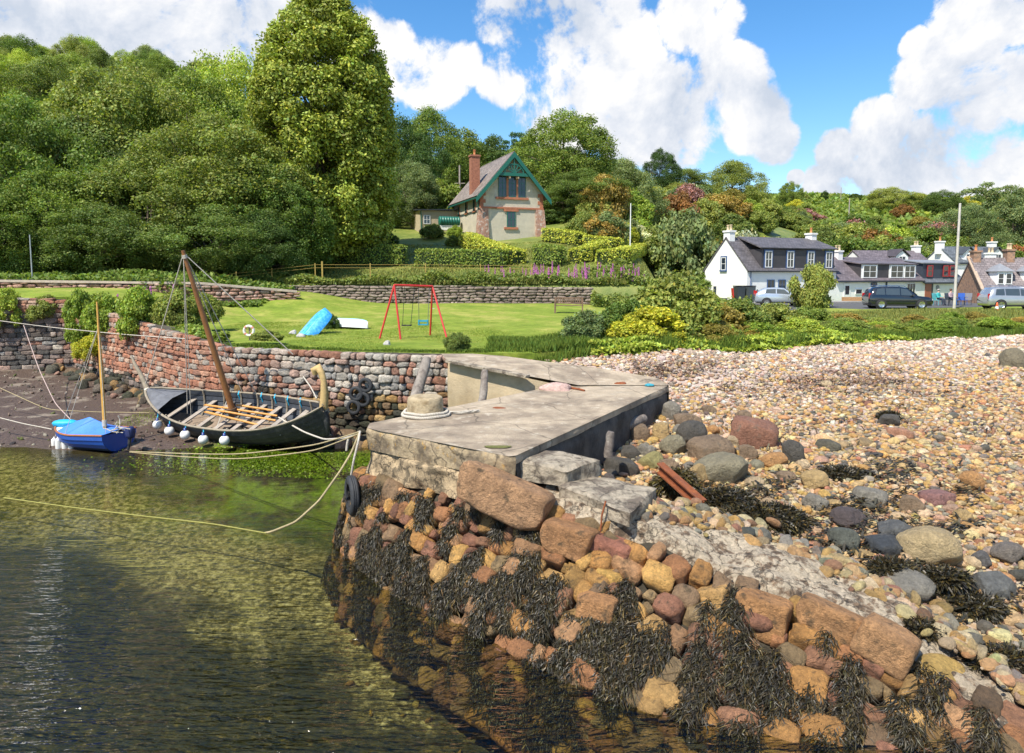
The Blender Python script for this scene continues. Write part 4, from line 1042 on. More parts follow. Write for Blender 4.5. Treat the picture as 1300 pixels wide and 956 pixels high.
for t in (-.56,-.36,-.17,.02,.19,.37,.55,.72):
    k=MB()
    pts=[]
    for a in np.linspace(-1,1,15):
        y,z=sec(t,abs(a)*7,7) if False else (hb(t)*math.sin(abs(a)*PI/2)**.75,kz(t)+(gz(t)-kz(t))*(1-math.cos(abs(a)*PI/2))**.85)
        pts.append((t*LB,(y-.055)*(1 if a>0 else -1) if abs(a)>.02 else 0,z+.04))
    k.tube(pts,.028,5); k.build('rib',RAIL,vb)
# foredeck at the left end
mb=MB(); T=np.linspace(-.97,-.70,10); V=[];F=[]
for t in T: V+=[(t*LB,-hb(t)*.97,gz(t)-.02),(t*LB,0,gz(t)+.07),(t*LB,hb(t)*.97,gz(t)-.02)]
for i in range(9): F+=[(3*i,3*i+3,3*i+4,3*i+1),(3*i+1,3*i+4,3*i+5,3*i+2)]
mb.add(V,F).build('end_deck',M('end_deck_grey',(.13,.135,.15),.8,.3,5,.4,25),vb)
# stem posts
a=Vector((-LB*.985,0,.75)); b=lo(PY(186,492,23.2)); c=lo(PY(178,474,23.3)); d=lo(PY(171,462,23.35)); e=lo(PY(167,452,23.4))
MB().tube([(-LB*.97,0,.40),a,b,c,d,e],[.07,.085,.085,.07,.055,.03],8).build('stem_post',RAIL,vb,True)
MB().tube([(-LB*.955,0,.62),(-LB*1.0,0,1.0),(b[0],b[1],b[2]-.05)],[.1,.11,.1],8).build('stem_cap',M('stem_bleached',(.55,.48,.38),.8,.3,7,.5,30),vb,True)
s0=Vector((LB*.965,0,.42)); s1=lo(PY(411,520,19.85)); s2=lo(PY(412,498,19.8)); s3=lo(PY(411,484,19.8)); s4=lo(PY(408,473,19.82)); s5=lo(PY(404,467,19.85)); s6=lo(PY(399,470,19.85)); s7=lo(PY(400,476,19.85))
MB().tube([s0,Vector((LB*.99,0,.85)),s1],[.07,.10,.13],8).build('stern_post',TAR,vb,True)
MB().tube([s1,s2,s3,s4,s5,s6,s7],[.13,.11,.085,.10,.13,.12,.06],10).build('carved_head',CARV,vb,True)
MB().lathe([(.0,-.01),(.17,0),(.16,.12),(.12,.2),(0,.21)],12).build('post_collar',RAIL,vb).location=s1+Vector((-.02,0,-.12))
# mast & rigging
mt=lo(PY(232,318,20.6)); m0=lo(PY(297,527,21.5)); 
MB().tube([m0,m0.lerp(mt,.5),mt],[.095,.085,.05],12).build('mast',MASTW,vb,True)
mb=MB().tube([m0+Vector((0,0,-.03)),m0.lerp(mt,.045)],.15,12); mb.build('mast_step',M('mast_step_wood',(.10,.06,.035),.7,.3,5,.4,20),vb)
mtop=m0.lerp(mt,.985); MB().tube([m0.lerp(mt,.955),m0.lerp(mt,.975)],.075,10).build('rope_lashing',ROPE,vb)
def stay(a,b,r=.014,sag=.0,mat=ROPE,parent=vb,name='stay'):
    a=Vector(a);b=Vector(b); pts=[]
    for k in range(9):
        t=k/8; p=a.lerp(b,t); p.z-=sag*4*t*(1-t); pts.append(p)
    return MB().tube(pts,r,5).build(name,mat,parent)
def gun(t,sd): return Vector((t*LB,sd*hb(t),gz(t)))
stay(mtop,gun(-.97,0)+Vector((0,0,.25)),.016)
stay(mtop,lo(PY(372,450,21.9)),.017)
stay(mtop,lo(PY(238,525,22.4)),.013); stay(mtop,lo(PY(243,535,22.2)),.012)
stay(mtop,gun(-.16,1)); stay(mtop,gun(.0,1)); stay(m0.lerp(mt,.94),gun(-.32,1),.012)
stay(gun(-.3,1),gun(.05,-1)*.9,.012); 
# oars in a bundle
def oar(a,b,label):
    a=Vector(a);b=Vector(b); o=empty('oar',a,0,label,'oar',group='oars and spars in the boat'); d=b-a
    MB().tube([(0,0,0),tuple(d*.5),tuple(d)],[.03,.036,.034],7).build('shaft',OARW,o,True)
    q=MB().beam(-d*.02,d*.24,.13,.025); q.build('blade',OARW,o); return o
for (p,q,l) in (((262,514,21.7),(352,528,21.2),'orange oar laid along the Viking boat, rearmost of the bundle'),((266,519,21.4),(350,534,21.0),'orange oar in the middle of the bundle in the Viking boat'),((262,523,21.3),(330,540,20.8),'orange oar nearest the viewer in the Viking boat bundle'),((352,522,21.6),(300,514,21.7),'orange spar crossing to the right of the Viking boat mast')):
    oar(PY(*p),PY(*q),l)
# round fenders
def to_px(p):
    p=Vector(p)-Vector((0,0,EYE)); c,s=math.cos(PITCH),math.sin(PITCH); f=p.y*c-p.z*s; u=p.y*s+p.z*c
    return 650+FOC*p.x/f, 433.5-FOC*u/f
fl=['leftmost white ball fender hung on the Viking boat','second white ball fender from the left on the Viking boat','middle white ball fender of the five on the Viking boat','second white ball fender from the right on the Viking boat','rightmost white ball fender hung on the Viking boat']
for (px,py),l in zip(((200,539),(215,547),(235,552),(258,558),(285,559)),fl):
    best=min(np.linspace(-.95,.3,200),key=lambda t: abs(to_px(MW@gun(t,-1))[0]-px)); gp_=MW@gun(best,-1)
    p=PY(px,py,gp_.y-.14)
    o=empty('ball_fender',p,0,l,'fender','ball fenders on the dark boat')
    V,F=ICO[3]; MB().add(V*.145,F).build('ball',FW,o,True)
    MB().lathe([(.0,.215),(.035,.21),(.04,.15),(.07,.125),(.03,.12)],12).build('cap',FB,o,True)
    d=gp_-p; MB().tube([(0,0,.2),tuple(d*.6+Vector((.01,0,.02))),tuple(d+Vector((0,.03,.03)))],.016,5).build('hanging_rope',CY,o)
for (px,py) in ((266,492),(296,497),(318,497),(340,500),(360,504)):
    pass
for t in (-.2,.06,.22,.38,.55):
    g_=gun(t,1); MB().tube([g_+Vector((0,.05,-.1)),g_+Vector((0,.02,.05)),g_+Vector((.03,-.08,-.02)),g_+Vector((.03,-.07,-.22))],.022,5).build('rope_tie',CY,vb)
# ------------------------------------------------------------------ small blue sailing dinghy
BLU=M('blue_paint',(.012,.075,.36),.35,.12,3,.05,12,coat=.3); BLUD=M('blue_black_bottom',(.02,.035,.07),.6,.3,4,.2,20)
TARP=M('blue_tarpaulin',(.07,.22,.70),.5,.15,3,.25,8); WHP=M('white_paint',(.78,.78,.76),.4,.06,3,.05,10); CYB=M('cyan_bag',(.02,.42,.75),.5,.15,3,.3,9)
BRN=M('brown_rail',(.36,.13,.04),.5,.2,6,.1,20)
db=empty('sailing_dinghy',(-12.38,20.45,-.03),R(161),'small blue clinker dinghy with a blue boom tent, tan mast and outboard motor','dinghy')
DL=1.14
def dsec(t):   # t -1 stern .. 1 bow
    b=.66*(1-max(t,0)**2.4)**.7*(1-.12*max(-t,0)); b=max(b,.01); g=.50+.16*max(t,0)**2+.05*max(-t,0); k=.0+.22*max(t,0)**3
    return b,g,k
mb=MB(); mbb=MB(); T=np.linspace(-1,1,26); n=5
for sd in (-1,1):
    for k in range(n):
        V=[];F=[]
        for t in T:
            b,g_,kk=dsec(t)
            def q(a): return b*math.sin(a*PI/2)**.6, kk+(g_-kk)*(1-math.cos(a*PI/2))**.75
            y0,z0=q(k/n);y1,z1=q((k+1)/n); V+=[(t*DL,sd*(y0+.014),z0-.008),(t*DL,sd*y1,z1)]
        for i in range(25):
            f=(2*i,2*i+2,2*i+3,2*i+1); F.append(f if sd<0 else f[::-1])
        (mb if k>1 else mbb).add(V,F)
mb.build('hull',BLU,db); mbb.build('hull_bottom',BLUD,db)
b,g_,kk=dsec(-1); V=[(-DL,0,kk)]+[(-DL,b*math.sin(a*PI/2)**.6*s_,kk+(g_-kk)*(1-math.cos(a*PI/2))**.75) for s_,aa in ((-1,np.linspace(0.05,1,7)),(1,np.linspace(1,.05,7))) for a in aa]
MB().add(V,[(0,i,i+1) for i in range(1,len(V)-1)]).build('transom',BLU,db)
mb=MB()
for sd in (-1,1): mb.tube([(t*DL,sd*dsec(t)[0],dsec(t)[1]+.01) for t in T],.026,6)
mb.build('rubbing_rail',BRN,db)
V=[];F=[]; T2=np.linspace(-.95,.55,14)
for i,t in enumerate(T2):
    b,g_,kk=dsec(t); r=g_+.06+.36*max(0,1-abs(t+.02)/.95)**1.1
    V+=[(t*DL,-b*1.01,g_+.01),(t*DL,-b*.5,(g_+r)/2+.0),(t*DL,0,r),(t*DL,b*.5,(g_+r)/2),(t*DL,b*1.01,g_+.01)]
for i in range(13): F+=[(5*i+j,5*i+5+j,5*i+6+j,5*i+1+j) for j in range(4)]
MB().add(V,F).build('boom_tent',TARP,db)
V=[];F=[]; T3=np.linspace(.56,.97,10)
for t in T3:
    b,g_,kk=dsec(t); V+=[(t*DL,-b*.96,g_),(t*DL,0,g_+.07),(t*DL,b*.96,g_)]
for i in range(9): F+=[(3*i+j,3*i+3+j,3*i+4+j,3*i+1+j) for j in range(2)]
MB().add(V,F).build('foredeck',WHP,db)
bpy.context.view_layer.update(); DI=db.matrix_world.inverted()
dm0=DI@PY(133,541,20.1); dmt=DI@PY(123,383,20.35)
MB().tube([dm0-Vector((0,0,.2)),dm0.lerp(dmt,.5),dmt],[.05,.046,.022],9).build('mast',YELW,db,True)
MB().tube([dm0,dm0.lerp(dmt,.05)],.065,9).build('mast_lashing',ROPE,db)
for t,sd in ((.15,1),(.15,-1),(.95,0),(-.9,.6)):
    stay(dm0.lerp(dmt,.8),(t*DL,sd*dsec(t)[0],dsec(t)[1]),.008,0,ROPE,db)
def capsule(r,h,n=14): return [(0,0),(r*.5,.01),(r*.9,.05),(r,.10),(r,h-.1),(r*.9,h-.05),(r*.35,h-.01),(.02,h+.03)]
lbl=['leftmost white cylinder fender on the blue dinghy','second white cylinder fender from the left on the blue dinghy','third white cylinder fender from the left on the blue dinghy','rightmost white cylinder fender on the blue dinghy']
for (px,l) in zip((67,72,80,88),lbl):
    p=PY(px+3,575,20.2 if px>70 else 20.5); o=empty('cylinder_fender',p,0,l,'fender','white fenders on the blue dinghy')
    MB().lathe(capsule(.085,.46),14).build('body',FW,o,True); MB().tube([(0,0,.46),(.05,.12,.62)],.01,5).build('hanging_rope',ROPE,o)
bg=MB(); V,F=rock_proto(3,77,.10,2.4); bg.add(V*np.array([.36,.17,.12]),F); o=bg.build('sail_bag',CYB,None,True); o.location=PY(83,538,20.6); o.rotation_euler=(0,0,R(8)); tag(o,'cyan sail bag lying on the bow of the blue dinghy','bag')
ob=empty('outboard_motor',PY(165,549,19.75),R(-19),'outboard motor with navy cover tilted on the dinghy transom','motor')
V,F=rock_proto(3,78,.06,3.5); MB().add(V*np.array([.13,.11,.17]),F).build('cowling',M('navy_cover',(.012,.02,.09),.5,.2,4,.2,12),ob,True)
MB().tube([(0,0,-.1),(-.05,0,-.35),(-.10,0,-.5)],[.05,.045,.035],8).build('leg',M('motor_leg',(.05,.05,.055),.4,.2,4,.1,12),ob)
MB().tube([(.0,0,0),(-.2,.0,.05),(-.28,0,.05)],.022,6).build('tiller_handle',M('motor_leg'),ob)
tb=MB(); g=np.random.default_rng(3)
for k in range(8): a=g.normal(size=3)*.12; tb.tube([(0,0,0),tuple(a),tuple(a+g.normal(size=3)*.1)],.016,5)
o=tb.build('rope_tangle',ROPE); o.location=PY(152,543,19.4); tag(o,'white tangle of ropes and blocks on the stern of the blue dinghy','rope')
# ------------------------------------------------------------------ long ropes
def rope(pts,r,label,mat=ROPE,sag=.0):
    P=[Vector(p) for p in pts]; out=[]
    for a,b in zip(P[:-1],P[1:]):
        for k in range(10):
            t=k/10; p=a.lerp(b,t); p.z-=sag*(b-a).length*4*t*(1-t)*.1; out.append(p)
    out.append(P[-1])
    # smooth
    for _ in range(3): out=[out[0]]+[(out[i-1]+out[i]*2+out[i+1])/4 for i in range(1,len(out)-1)]+[out[-1]]
    o=MB().tube(out,r,6).build('mooring_rope',mat,None,True); tag(o,label,'rope'); return o
hk=PY(457,548,13.0)
rope([PY(165,573,19.6),PY(300,577,16),PY(400,565,14),hk],.014,'upper of the two thin ropes from the dinghy stern to the pier corner',ROPET,.03)
rope([PY(165,574,19.6),PY(300,583,16),PY(400,572,14),hk+Vector((0,0,-.03))],.013,'lower of the two thin ropes from the dinghy stern to the pier corner',ROPET,.05)
rope([PY(354,530,20.4),PY(385,548,19),PY(412,558,17),PY(440,556,14.5),hk],.024,'thick pale rope from the side of the Viking boat to the pier corner',ROPE,.02)
rope([hk,PY(446,575,12.9),PY(432,598,12.7),PY(405,636,12.6),PY(375,663,12.4),PZ(345,675,.06),PZ(335,677,.01)],.022,'tan rope hanging from the pier corner down into the water',ROPET)
rope([PZ(338,677,.03),PZ(270,665,.01),PZ(180,655,.02),PZ(90,644,.01),PZ(5,632,.02)],.015,'yellow green rope floating across the harbour water',ROPEG)
rope([hk,PY(455,560,12.85),PY(449,585,12.8),PY(446,603,12.85)],.022,'short white rope holding the corner tyre',ROPE)
rope([PY(443,555,14.2),PY(441,563,14.2),PY(440,572,14.2)],.03,'short knotted rope end dangling from the mooring lines',ROPE)
rope([PY(-10,376+30,30),PY(60,415,30),PY(150,424,29),PY(235,430,24)],.018,'pale rope stretched across the harbour in front of the red wall',ROPE,.01)
rope([PY(30,413,30),PY(50,470,26),PY(70,512,23),PY(90,533,20.9)],.014,'pinkish rope running from the back wall down to the blue dinghy',M('rope_pink',(.50,.38,.34),.9,.3,30,.5,80),.02)
rope([PY(-10,488,24),PY(60,520,23),PY(120,523,23),PY(190,524,22.6)],.012,'thin rope lying over the mud from the left to the Viking boat',ROPET,.0)
rope([PY(-10,528,21.5),PY(30,538,21),PY(66,545,20.6)],.016,'pale rope leaving the picture at the left from the blue dinghy',ROPE,.0)
rope([PY(385,478,20.6),PY(395,492,20.3),PY(402,506,20.0)],.02,'short doubled white rope tied to the carved head of the Viking boat',ROPE,0)
# ------------------------------------------------------------------ on the lawn
def lw(px,py,it=8):
    z=2.7
    for _ in range(it):
        p=PZ(px,py,z); z=float(lawn_z(p.x,p.y))
    return PZ(px,py,z)
RED=M('red_metal',(.55,.035,.03),.4,.12,5,.05,20); BLKC=M('black_chain',(.05,.05,.055),.5,.2,8,.1,30)
a=lw(481,430); b=lw(509,431); c=lw(568,429); d=lw(546,425)
top1=PY(500.5,362,(a.y+b.y)/2+.2); top2=PY(549,363.5,(c.y+d.y)/2+.2)
sw_=empty('swing_set',(top1.x,top1.y,a.z),0,'red A-frame swing set with two hanging swings on the lawn','swing set')
of=Vector((-top1.x,-top1.y,-a.z))
for p,t in ((a,top1),(b,top1),(c,top2),(d,top2)): MB().tube([p+of-Vector((0,0,.1)),t+of],.036,8).build('leg',RED,sw_,True)
MB().tube([top1+of,top2+of],.045,10).build('top_bar',RED,sw_,True)
for (t1,t2,bx_,py,nm,cl,ap) in ((.26,.52,(511,521.5),413,'seat',(.04,.04,.04),0),(.62,.92,(532,543),412,'toddler_seat',(.03,.28,.42),1)):
    yy=(top1.y+top2.y)/2; 
    A_=top1.lerp(top2,t1)+of; B2=top1.lerp(top2,t2)+of; s1_=PY(bx_[0],py,yy)+of; s2_=PY(bx_[1],py,yy)+of
    MB().tube([A_,s1_],.011,5).build('chain',BLKC,sw_); MB().tube([B2,s2_],.011,5).build('chain',BLKC,sw_)
    mid=(s1_+s2_)/2
    q=MB().box(tuple(mid),(abs(s2_.x-s1_.x)+.06,.18,.04)); 
    if nm!='seat': q.box(tuple(mid+Vector((0,-.1,.14))),(.36,.03,.06)); q.box(tuple(mid+Vector((0,.1,.14))),(.36,.03,.06)); q.box(tuple(mid+Vector((.17,0,.1))),(.04,.2,.16)); q.box(tuple(mid+Vector((-.17,0,.1))),(.04,.2,.16))
    q.build(nm,M(nm+'_plastic',cl,.5,.15,5,.1,20),sw_)
def dinghy_shell(L,B,H,n=14):
    V=[];F=[];T=np.linspace(-1,1,n); m=9
    for t in T:
        b=max(B/2*(1-max(t,0)**2.6)**.7*(1-.15*max(-t,0)),.01)
        for j in range(m):
            a=-1+2*j/(m-1); V.append((t*L/2,b*math.sin(a*PI/2),H*(math.cos(a*PI/2)**.6 if abs(a)<1 else 0)*(1-.25*max(t,0)**3)))
    for i in range(n-1): F+=[(i*m+j,i*m+m+j,i*m+m+j+1,i*m+j+1) for j in range(m-1)]
    V.append((-L/2,0,0)); c_=len(V)-1
    mb=MB().add(V,F); mb.add(V,[(c_,j,j+1) for j in range(m-1)]); return mb
p=lw(402,424)
o=empty('upturned_dinghy',p+Vector((-.0,.3,.25)),0,'upturned dinghy under a bright blue tarpaulin leaning on a small bush','dinghy'); o.rotation_euler=(R(-16),R(-38),R(62))
s=dinghy_shell(1.75,1.05,.42); s.build('tarpaulin',M('bright_blue_tarp',(.03,.30,.74),.5,.2,3,.6,7,second=(.10,.45,.85),sthr=(.45,.6),sscale=9),o,True)
for k in (-.28,0,.28): MB().tube([(t,k*(1-max(t,0)*.5),.43-.25*abs(k)-.11*max(t,0)) for t in np.linspace(-.8,.7,8)],.018,5).build('keel_strip',M('pale_blue_strip',(.30,.60,.85),.5,.1,3,.1,20),o)
p=lw(443,417)
o=empty('upturned_dinghy',p+Vector((0,.25,.02)),R(-30),'white upturned fibreglass dinghy lying on the lawn beside the blue one','dinghy'); o.rotation_euler=(R(-8),0,R(-28))
dinghy_shell(1.95,.95,.38).build('hull',M('white_gelcoat',(.80,.80,.78),.3,.06,3,.05,10),o,True); MB().tube([(t,0,.385-.09*max(t,0)**3) for t in np.linspace(-.95,.9,9)],.02,5).build('keel_strip',M('pale_blue_strip'),o)
# benches
BW_=M('bench_wood',(.18,.11,.07),.8,.3,6,.3,30)
def bench(p,L,rz,label):
    o=empty('park_bench',p,rz,label,'bench')
    q=MB(); [q.box((0,y,.44),(L,.09,.03)) for y in (-.16,-.04,.08,.2)]; q.build('seat',BW_,o)
    q=MB(); q.box((0,.27,.85),(L,.04,.07)); q.box((0,.25,.56),(L,.04,.05)); [q.box((x,.26,.7),(.05,.025,.26)) for x in np.linspace(-L/2+.1,L/2-.1,13)]; q.build('backrest',BW_,o)
    for x in (-L/2+.05,L/2-.05):
        MB().box((x,-.2,.31),(.07,.07,.62)).build('leg',BW_,o); MB().box((x,.27,.43),(.07,.07,.86)).build('leg',BW_,o); MB().box((x,.02,.63),(.07,.52,.04)).build('armrest',BW_,o)
bench(lw(352,392),1.65,R(4),'brown wooden bench at the back of the lawn above the blue dinghy')
bench(lw(722,398),1.6,R(-6),'brown wooden bench on the lawn in front of the foxgloves')
# life ring and its stand
p=lw(316,432); o=empty('life_ring',PY(316,420,p.y-.35),0,'white ring lifebuoy with pale red bands at the end of the red wall','lifebuoy')
WR=M('buoy_white',(.75,.72,.68),.5,.1,5,.1,20); OR_=M('buoy_red',(.60,.25,.18),.5,.1,5,.1,20)
tor=[(.17*math.cos(a),0,.17*math.sin(a)) for a in np.linspace(0,2*PI,33)]
MB().tube(tor,.05,8,cap=False).build('ring',WR,o,True)
for k in range(4):
    a0=k*PI/2+.5; MB().tube([(.17*math.cos(a),0,.17*math.sin(a)) for a in np.linspace(a0,a0+.4,5)],.054,8).build('band',OR_,o,True)
MB().tube([(0,.06,-.75),(0,.06,.2)],.03,6).build('stand_post',WOOD,o)
def post(px,py0,py1,label,mats,r=.06,cap=None):
    p=lw(px,py0); z=PY(px,py1,p.y).z-p.z; o=empty('marker_post',p,0,label,'post')
    MB().box((0,0,z*.45),(2*r,2*r,z*.9+.1)).build('shaft',mats,o); MB().box((0,0,z*.93),(2.1*r,2.1*r,z*.16)).build('cap',cap or WHP,o)
BKP=M('black_paint',(.04,.04,.045),.5,.2,5,.1,20)
post(418,381,368,'short dark post with white top at the end of the retaining wall',BKP,.10)
post(461,383,362,'thin black and white post in front of the retaining wall, left of the swings',BKP,.06)
post(539,383,364,'black and white post in front of the retaining wall, seen through the swings',BKP,.07)
# boat trailer
p=lw(300,399); o=empty('boat_trailer',p,R(3),'empty galvanised boat trailer parked on the grass behind the dark boat mast','trailer')
GALV=M('galvanised',(.42,.44,.45),.4,.15,6,.1,20,metal=.6)
q=MB(); q.beam((-1.6,-.35,.38),(1.2,-.35,.38),.05,.07); q.beam((-1.6,.35,.38),(1.2,.35,.38),.05,.07); q.beam((1.2,-.35,.38),(2.5,0,.4),.05,.07); q.beam((1.2,.35,.38),(2.5,0,.4),.05,.07); [q.beam((x,-.4,.38),(x,.4,.38),.05,.06) for x in (-1.6,-.4,1.2)]; q.build('frame',GALV,o)
for s_ in (-1,1): MB().lathe([(0,-.06),(.14,-.06),(.22,-.05),(.23,0),(.22,.05),(.14,.06),(0,.06)],18,(-.5,s_*.5,.23),axis='y').build('wheel',M('tyre_rubber'),o)
MB().beam((2.2,0,.1),(2.5,0,.95),.05,.05).build('winch_post',GALV,o)
for k,(px,py,l) in enumerate(((372,424,'pale rock at the foot of the blue dinghy, left one'),(381,428,'grey rock at the foot of the blue dinghy, right one'))):
    heap('rock',lw(px,py),(.16,.13,.14),(.5,.48,.45),l,'rock',60+k)
heap('rock',lw(491,438),(.14,.12,.16),(.3,.27,.22),'small brown rock on the lawn edge below the swings','rock',64)
heap('rock',lw(550,394),(.16,.12,.14),(.45,.42,.38),'pale rock on the lawn right of the swing seats','rock',65)
# yellow rail fence above the retaining wall
YF=M('yellow_rail',(.36,.25,.06),.7,.2,6,.2,30)
fo=empty('rail_fence',(0,0,0),0,'thin yellowish post and wire fence in front of the clipped hedges','fence')
fx=[(255,355,43),(300,348,45),(345,343,46.6),(400,337,47.2),(470,337,47.2),(540,337,47.2),(610,338,47.2),(675,338,47.2)]
pts=[PY(x,y,d) for x,y,d in fx]
for k,p in enumerate(pts):
    MB().box((p.x,p.y,p.z-.35),(.055,.055,1.0)).build('post',YF,fo)
pe=PY(409,337,47.2); MB().box((pe.x,pe.y,pe.z-.3),(.09,.09,1.15)).build('post',YF,fo)
for dz in (.15,-.05): MB().tube([p+Vector((0,0,dz-.1)) for p in pts],.011,5).build('rail',YF,fo)
def pole(px,py0,py1,d,r,label,cat='pole',mat=None,arm=None,name='utility_pole'):
    a=PY(px,py0,d); b=PY(px,py1,d); o=empty(name,a,0,label,cat); h=b.z-a.z
    MB().tube([(0,0,-.5),(0,0,h)],[r,r*.72],8).build('shaft',mat or M('pole_wood',(.34,.29,.25),.85,.25,3,.4,20),o,True)
    if arm: MB().box((0,0,h-arm[0]),(arm[1],.08,.08)).build('crossarm',M('pole_wood'),o)
    return o
pole(1211,396,258,52,.11,'tall pale wooden telegraph pole in front of the cottages',mat=M('pale_pole',(.52,.48,.44),.85,.2,3,.3,20))
pole(41,352,298,40,.04,'thin grey lamp post at the far left in front of the dark trees','lamp post',GALV,name='lamp_post')
pole(800,310,258,60,.05,'slender white flagpole behind the round hedges on the slope','flagpole',WHP,name='flagpole')
pole(875,275,233,110,.12,'bare wooden pole standing among the hillside shrubs, leftmost of three')
pole(1077,290,252,120,.12,'bare wooden pole on the slope above the white cottage, middle of three')
pole(1067,262,238,190,.10,'far thin pole on the skyline above the cottages')
pole(584,290,210,82,.13,'dark wooden pole with a cross bar behind the tall chimney',arm=(2.0,1.2))
# ------------------------------------------------------------------ buildings
def slate(n,c,c2): return M(n,c,.65,.25,2.5,.35,9,second=c2,sthr=(.45,.65),sscale=3)
def slate_mat(n,c):
    if n in MATS: return MATS[n]
    m,nt,out=_nt(n); L=nt.links.new; tc=N(nt,'ShaderNodeTexCoord')
    br=N(nt,'ShaderNodeTexBrick'); br.inputs['Scale'].default_value=1; br.inputs['Brick Width'].default_value=.34; br.inputs['Row Height'].default_value=.22; br.inputs['Mortar Size'].default_value=.012
    br.inputs['Color1'].default_value=(*[v*1.2 for v in c],1); br.inputs['Color2'].default_value=(*[v*.78 for v in c],1); br.inputs['Mortar'].default_value=(*[v*.45 for v in c],1)
    mp=N(nt,'ShaderNodeMapping'); L(tc.outputs['Object'],mp.inputs[0]); 
    L(tc.outputs['UV'],br.inputs['Vector']); 
    v=noise(nt,1.2,6,.7,tc.outputs['Object']); f=ramp(nt,[(.3,.75),(.7,1.3)]); L(v,f.inputs[0])
    c_=mixc(nt,1.0,br.outputs[0],f.outputs[0],'MULTIPLY'); p=N(nt,'ShaderNodeBsdfPrincipled'); L(c_,p.inputs[0]); p.inputs['Roughness'].default_value=.6
    b=N(nt,'ShaderNodeBump'); b.inputs['Distance'].default_value=.02; L(br.outputs['Fac'],b.inputs['Height']); b.invert=True; L(b.outputs[0],p.inputs['Normal']); L(p.outputs[0],out.inputs[0]); MATS[n]=m; return m
SL_P=slate_mat('purple_slate',(.115,.105,.112)); SL_G=slate_mat('grey_slate',(.12,.135,.15)); SL_T=slate_mat('stone_slate',(.24,.20,.175)); SL_V=slate_mat('violet_slate',(.15,.125,.137))
WALLW=M('white_harling',(.80,.79,.76),.9,.05,1.5,.25,30); HARL=M('grey_beige_harling',(.56,.50,.39),.92,.14,1.5,.6,34,second=(.44,.40,.31),sthr=(.5,.7),sscale=.8)
REDS_=M('red_dressing',(.42,.155,.085),.88,.28,4,.5,18); GRN=M('green_paint',(.01,.125,.09),.45,.12,3,.1,20)
GLS=M('window_glass',(.02,.03,.045),.06,.3,2,0,spec=.8); LEAD=M('lead',(.22,.23,.25),.55,.15,3,.1,20)
SANDW=M('sandstone_masonry',(.34,.20,.13),.9,.35,4,.6,9,second=(.22,.15,.11),sthr=(.48,.58),sscale=5); POT=M('terracotta',(.60,.24,.09),.7,.15,6,.2,20); BUFF=M('buff_pot',(.62,.48,.30),.7,.15,6,.2,20)
BLUF=M('blue_trim',(.04,.09,.22),.5,.1,3,.05,20); REDF=M('red_trim',(.35,.03,.03),.5,.1,3,.05,20); BLKT=M('dark_gutter',(.03,.035,.045),.5,.1,3,.05,20); DRK=M('dark_cladding',(.04,.05,.07),.6,.2,3,.2,20)
def uvplanar(o):
    me=o.data; uv=me.uv_layers.new(name='UVMap'); 
    for p in me.polygons:
        n=p.normal; t=Vector((0,0,1)).cross(n); 
        if t.length<.05: t=Vector((1,0,0))
        t.normalize(); b=n.cross(t)
        for li in p.loop_indices:
            c=me.vertices[me.loops[li].vertex_index].co; uv.data[li].uv=(c.dot(t),c.dot(b))
    return o
def window(parent,p,w,h,rz=0,fm=None,cols=1,rows=2,fr=.07,sill=None,surround=None):
    fm=fm or WHP
    q=MB(); q.bx(-w/2,-w/2+fr,-.04,.03,0,h); q.bx(w/2-fr,w/2,-.04,.03,0,h); q.bx(-w/2+fr,w/2-fr,-.04,.03,0,fr); q.bx(-w/2+fr,w/2-fr,-.04,.03,h-fr,h)
    for k in range(1,cols): x=-w/2+w*k/cols; q.bx(x-fr*.35,x+fr*.35,-.035,.02,fr,h-fr)
    for k in range(1,rows): z=h*k/rows; q.bx(-w/2+fr,w/2-fr,-.033,.018,z-fr*.3,z+fr*.3)
    if surround: q2=MB(); t=.11; q2.bx(-w/2-t,-w/2-.002,-.02,.03,-t,h+t); q2.bx(w/2+.002,w/2+t,-.02,.03,-t,h+t); q2.bx(-w/2-.002,w/2+.002,-.02,.03,h+.002,h+t)
    o=q.build('window',fm,parent); o.location=p; o.rotation_euler=(0,0,rz)
    g=MB().bx(-w/2+fr,w/2-fr,-.012,.012,fr,h-fr).build('pane',GLS,o)
    if surround: q2.build('surround',surround,o)
    if sill: MB().bx(-w/2-.14,w/2+.14,-.09,.03,-.13,-.003).build('sill',sill,o)
    return o
def chimney(parent,x,y,z0,z1,w,d,mat,pots=2,pm=POT,capm=None):
    q=MB().bx(x-w/2,x+w/2,y-d/2,y+d/2,z0,z1-.16); o=q.build('chimney',mat,parent)
    MB().bx(x-w/2-.07,x+w/2+.07,y-d/2-.07,y+d/2+.07,z1-.158,z1).build('cap',capm or mat,o)
    for k in range(pots):
        yy=y if w>=d else y+(k-(pots-1)/2)*d*.5; xx=x+(k-(pots-1)/2)*w*.5 if w>=d else x
        MB().lathe([(.13,0),(.11,.1),(.10,.42),(.13,.45),(.13,.5),(.08,.5)],10,(xx,yy,z1)).build('chimney_pot',pm,o,True)
    return o
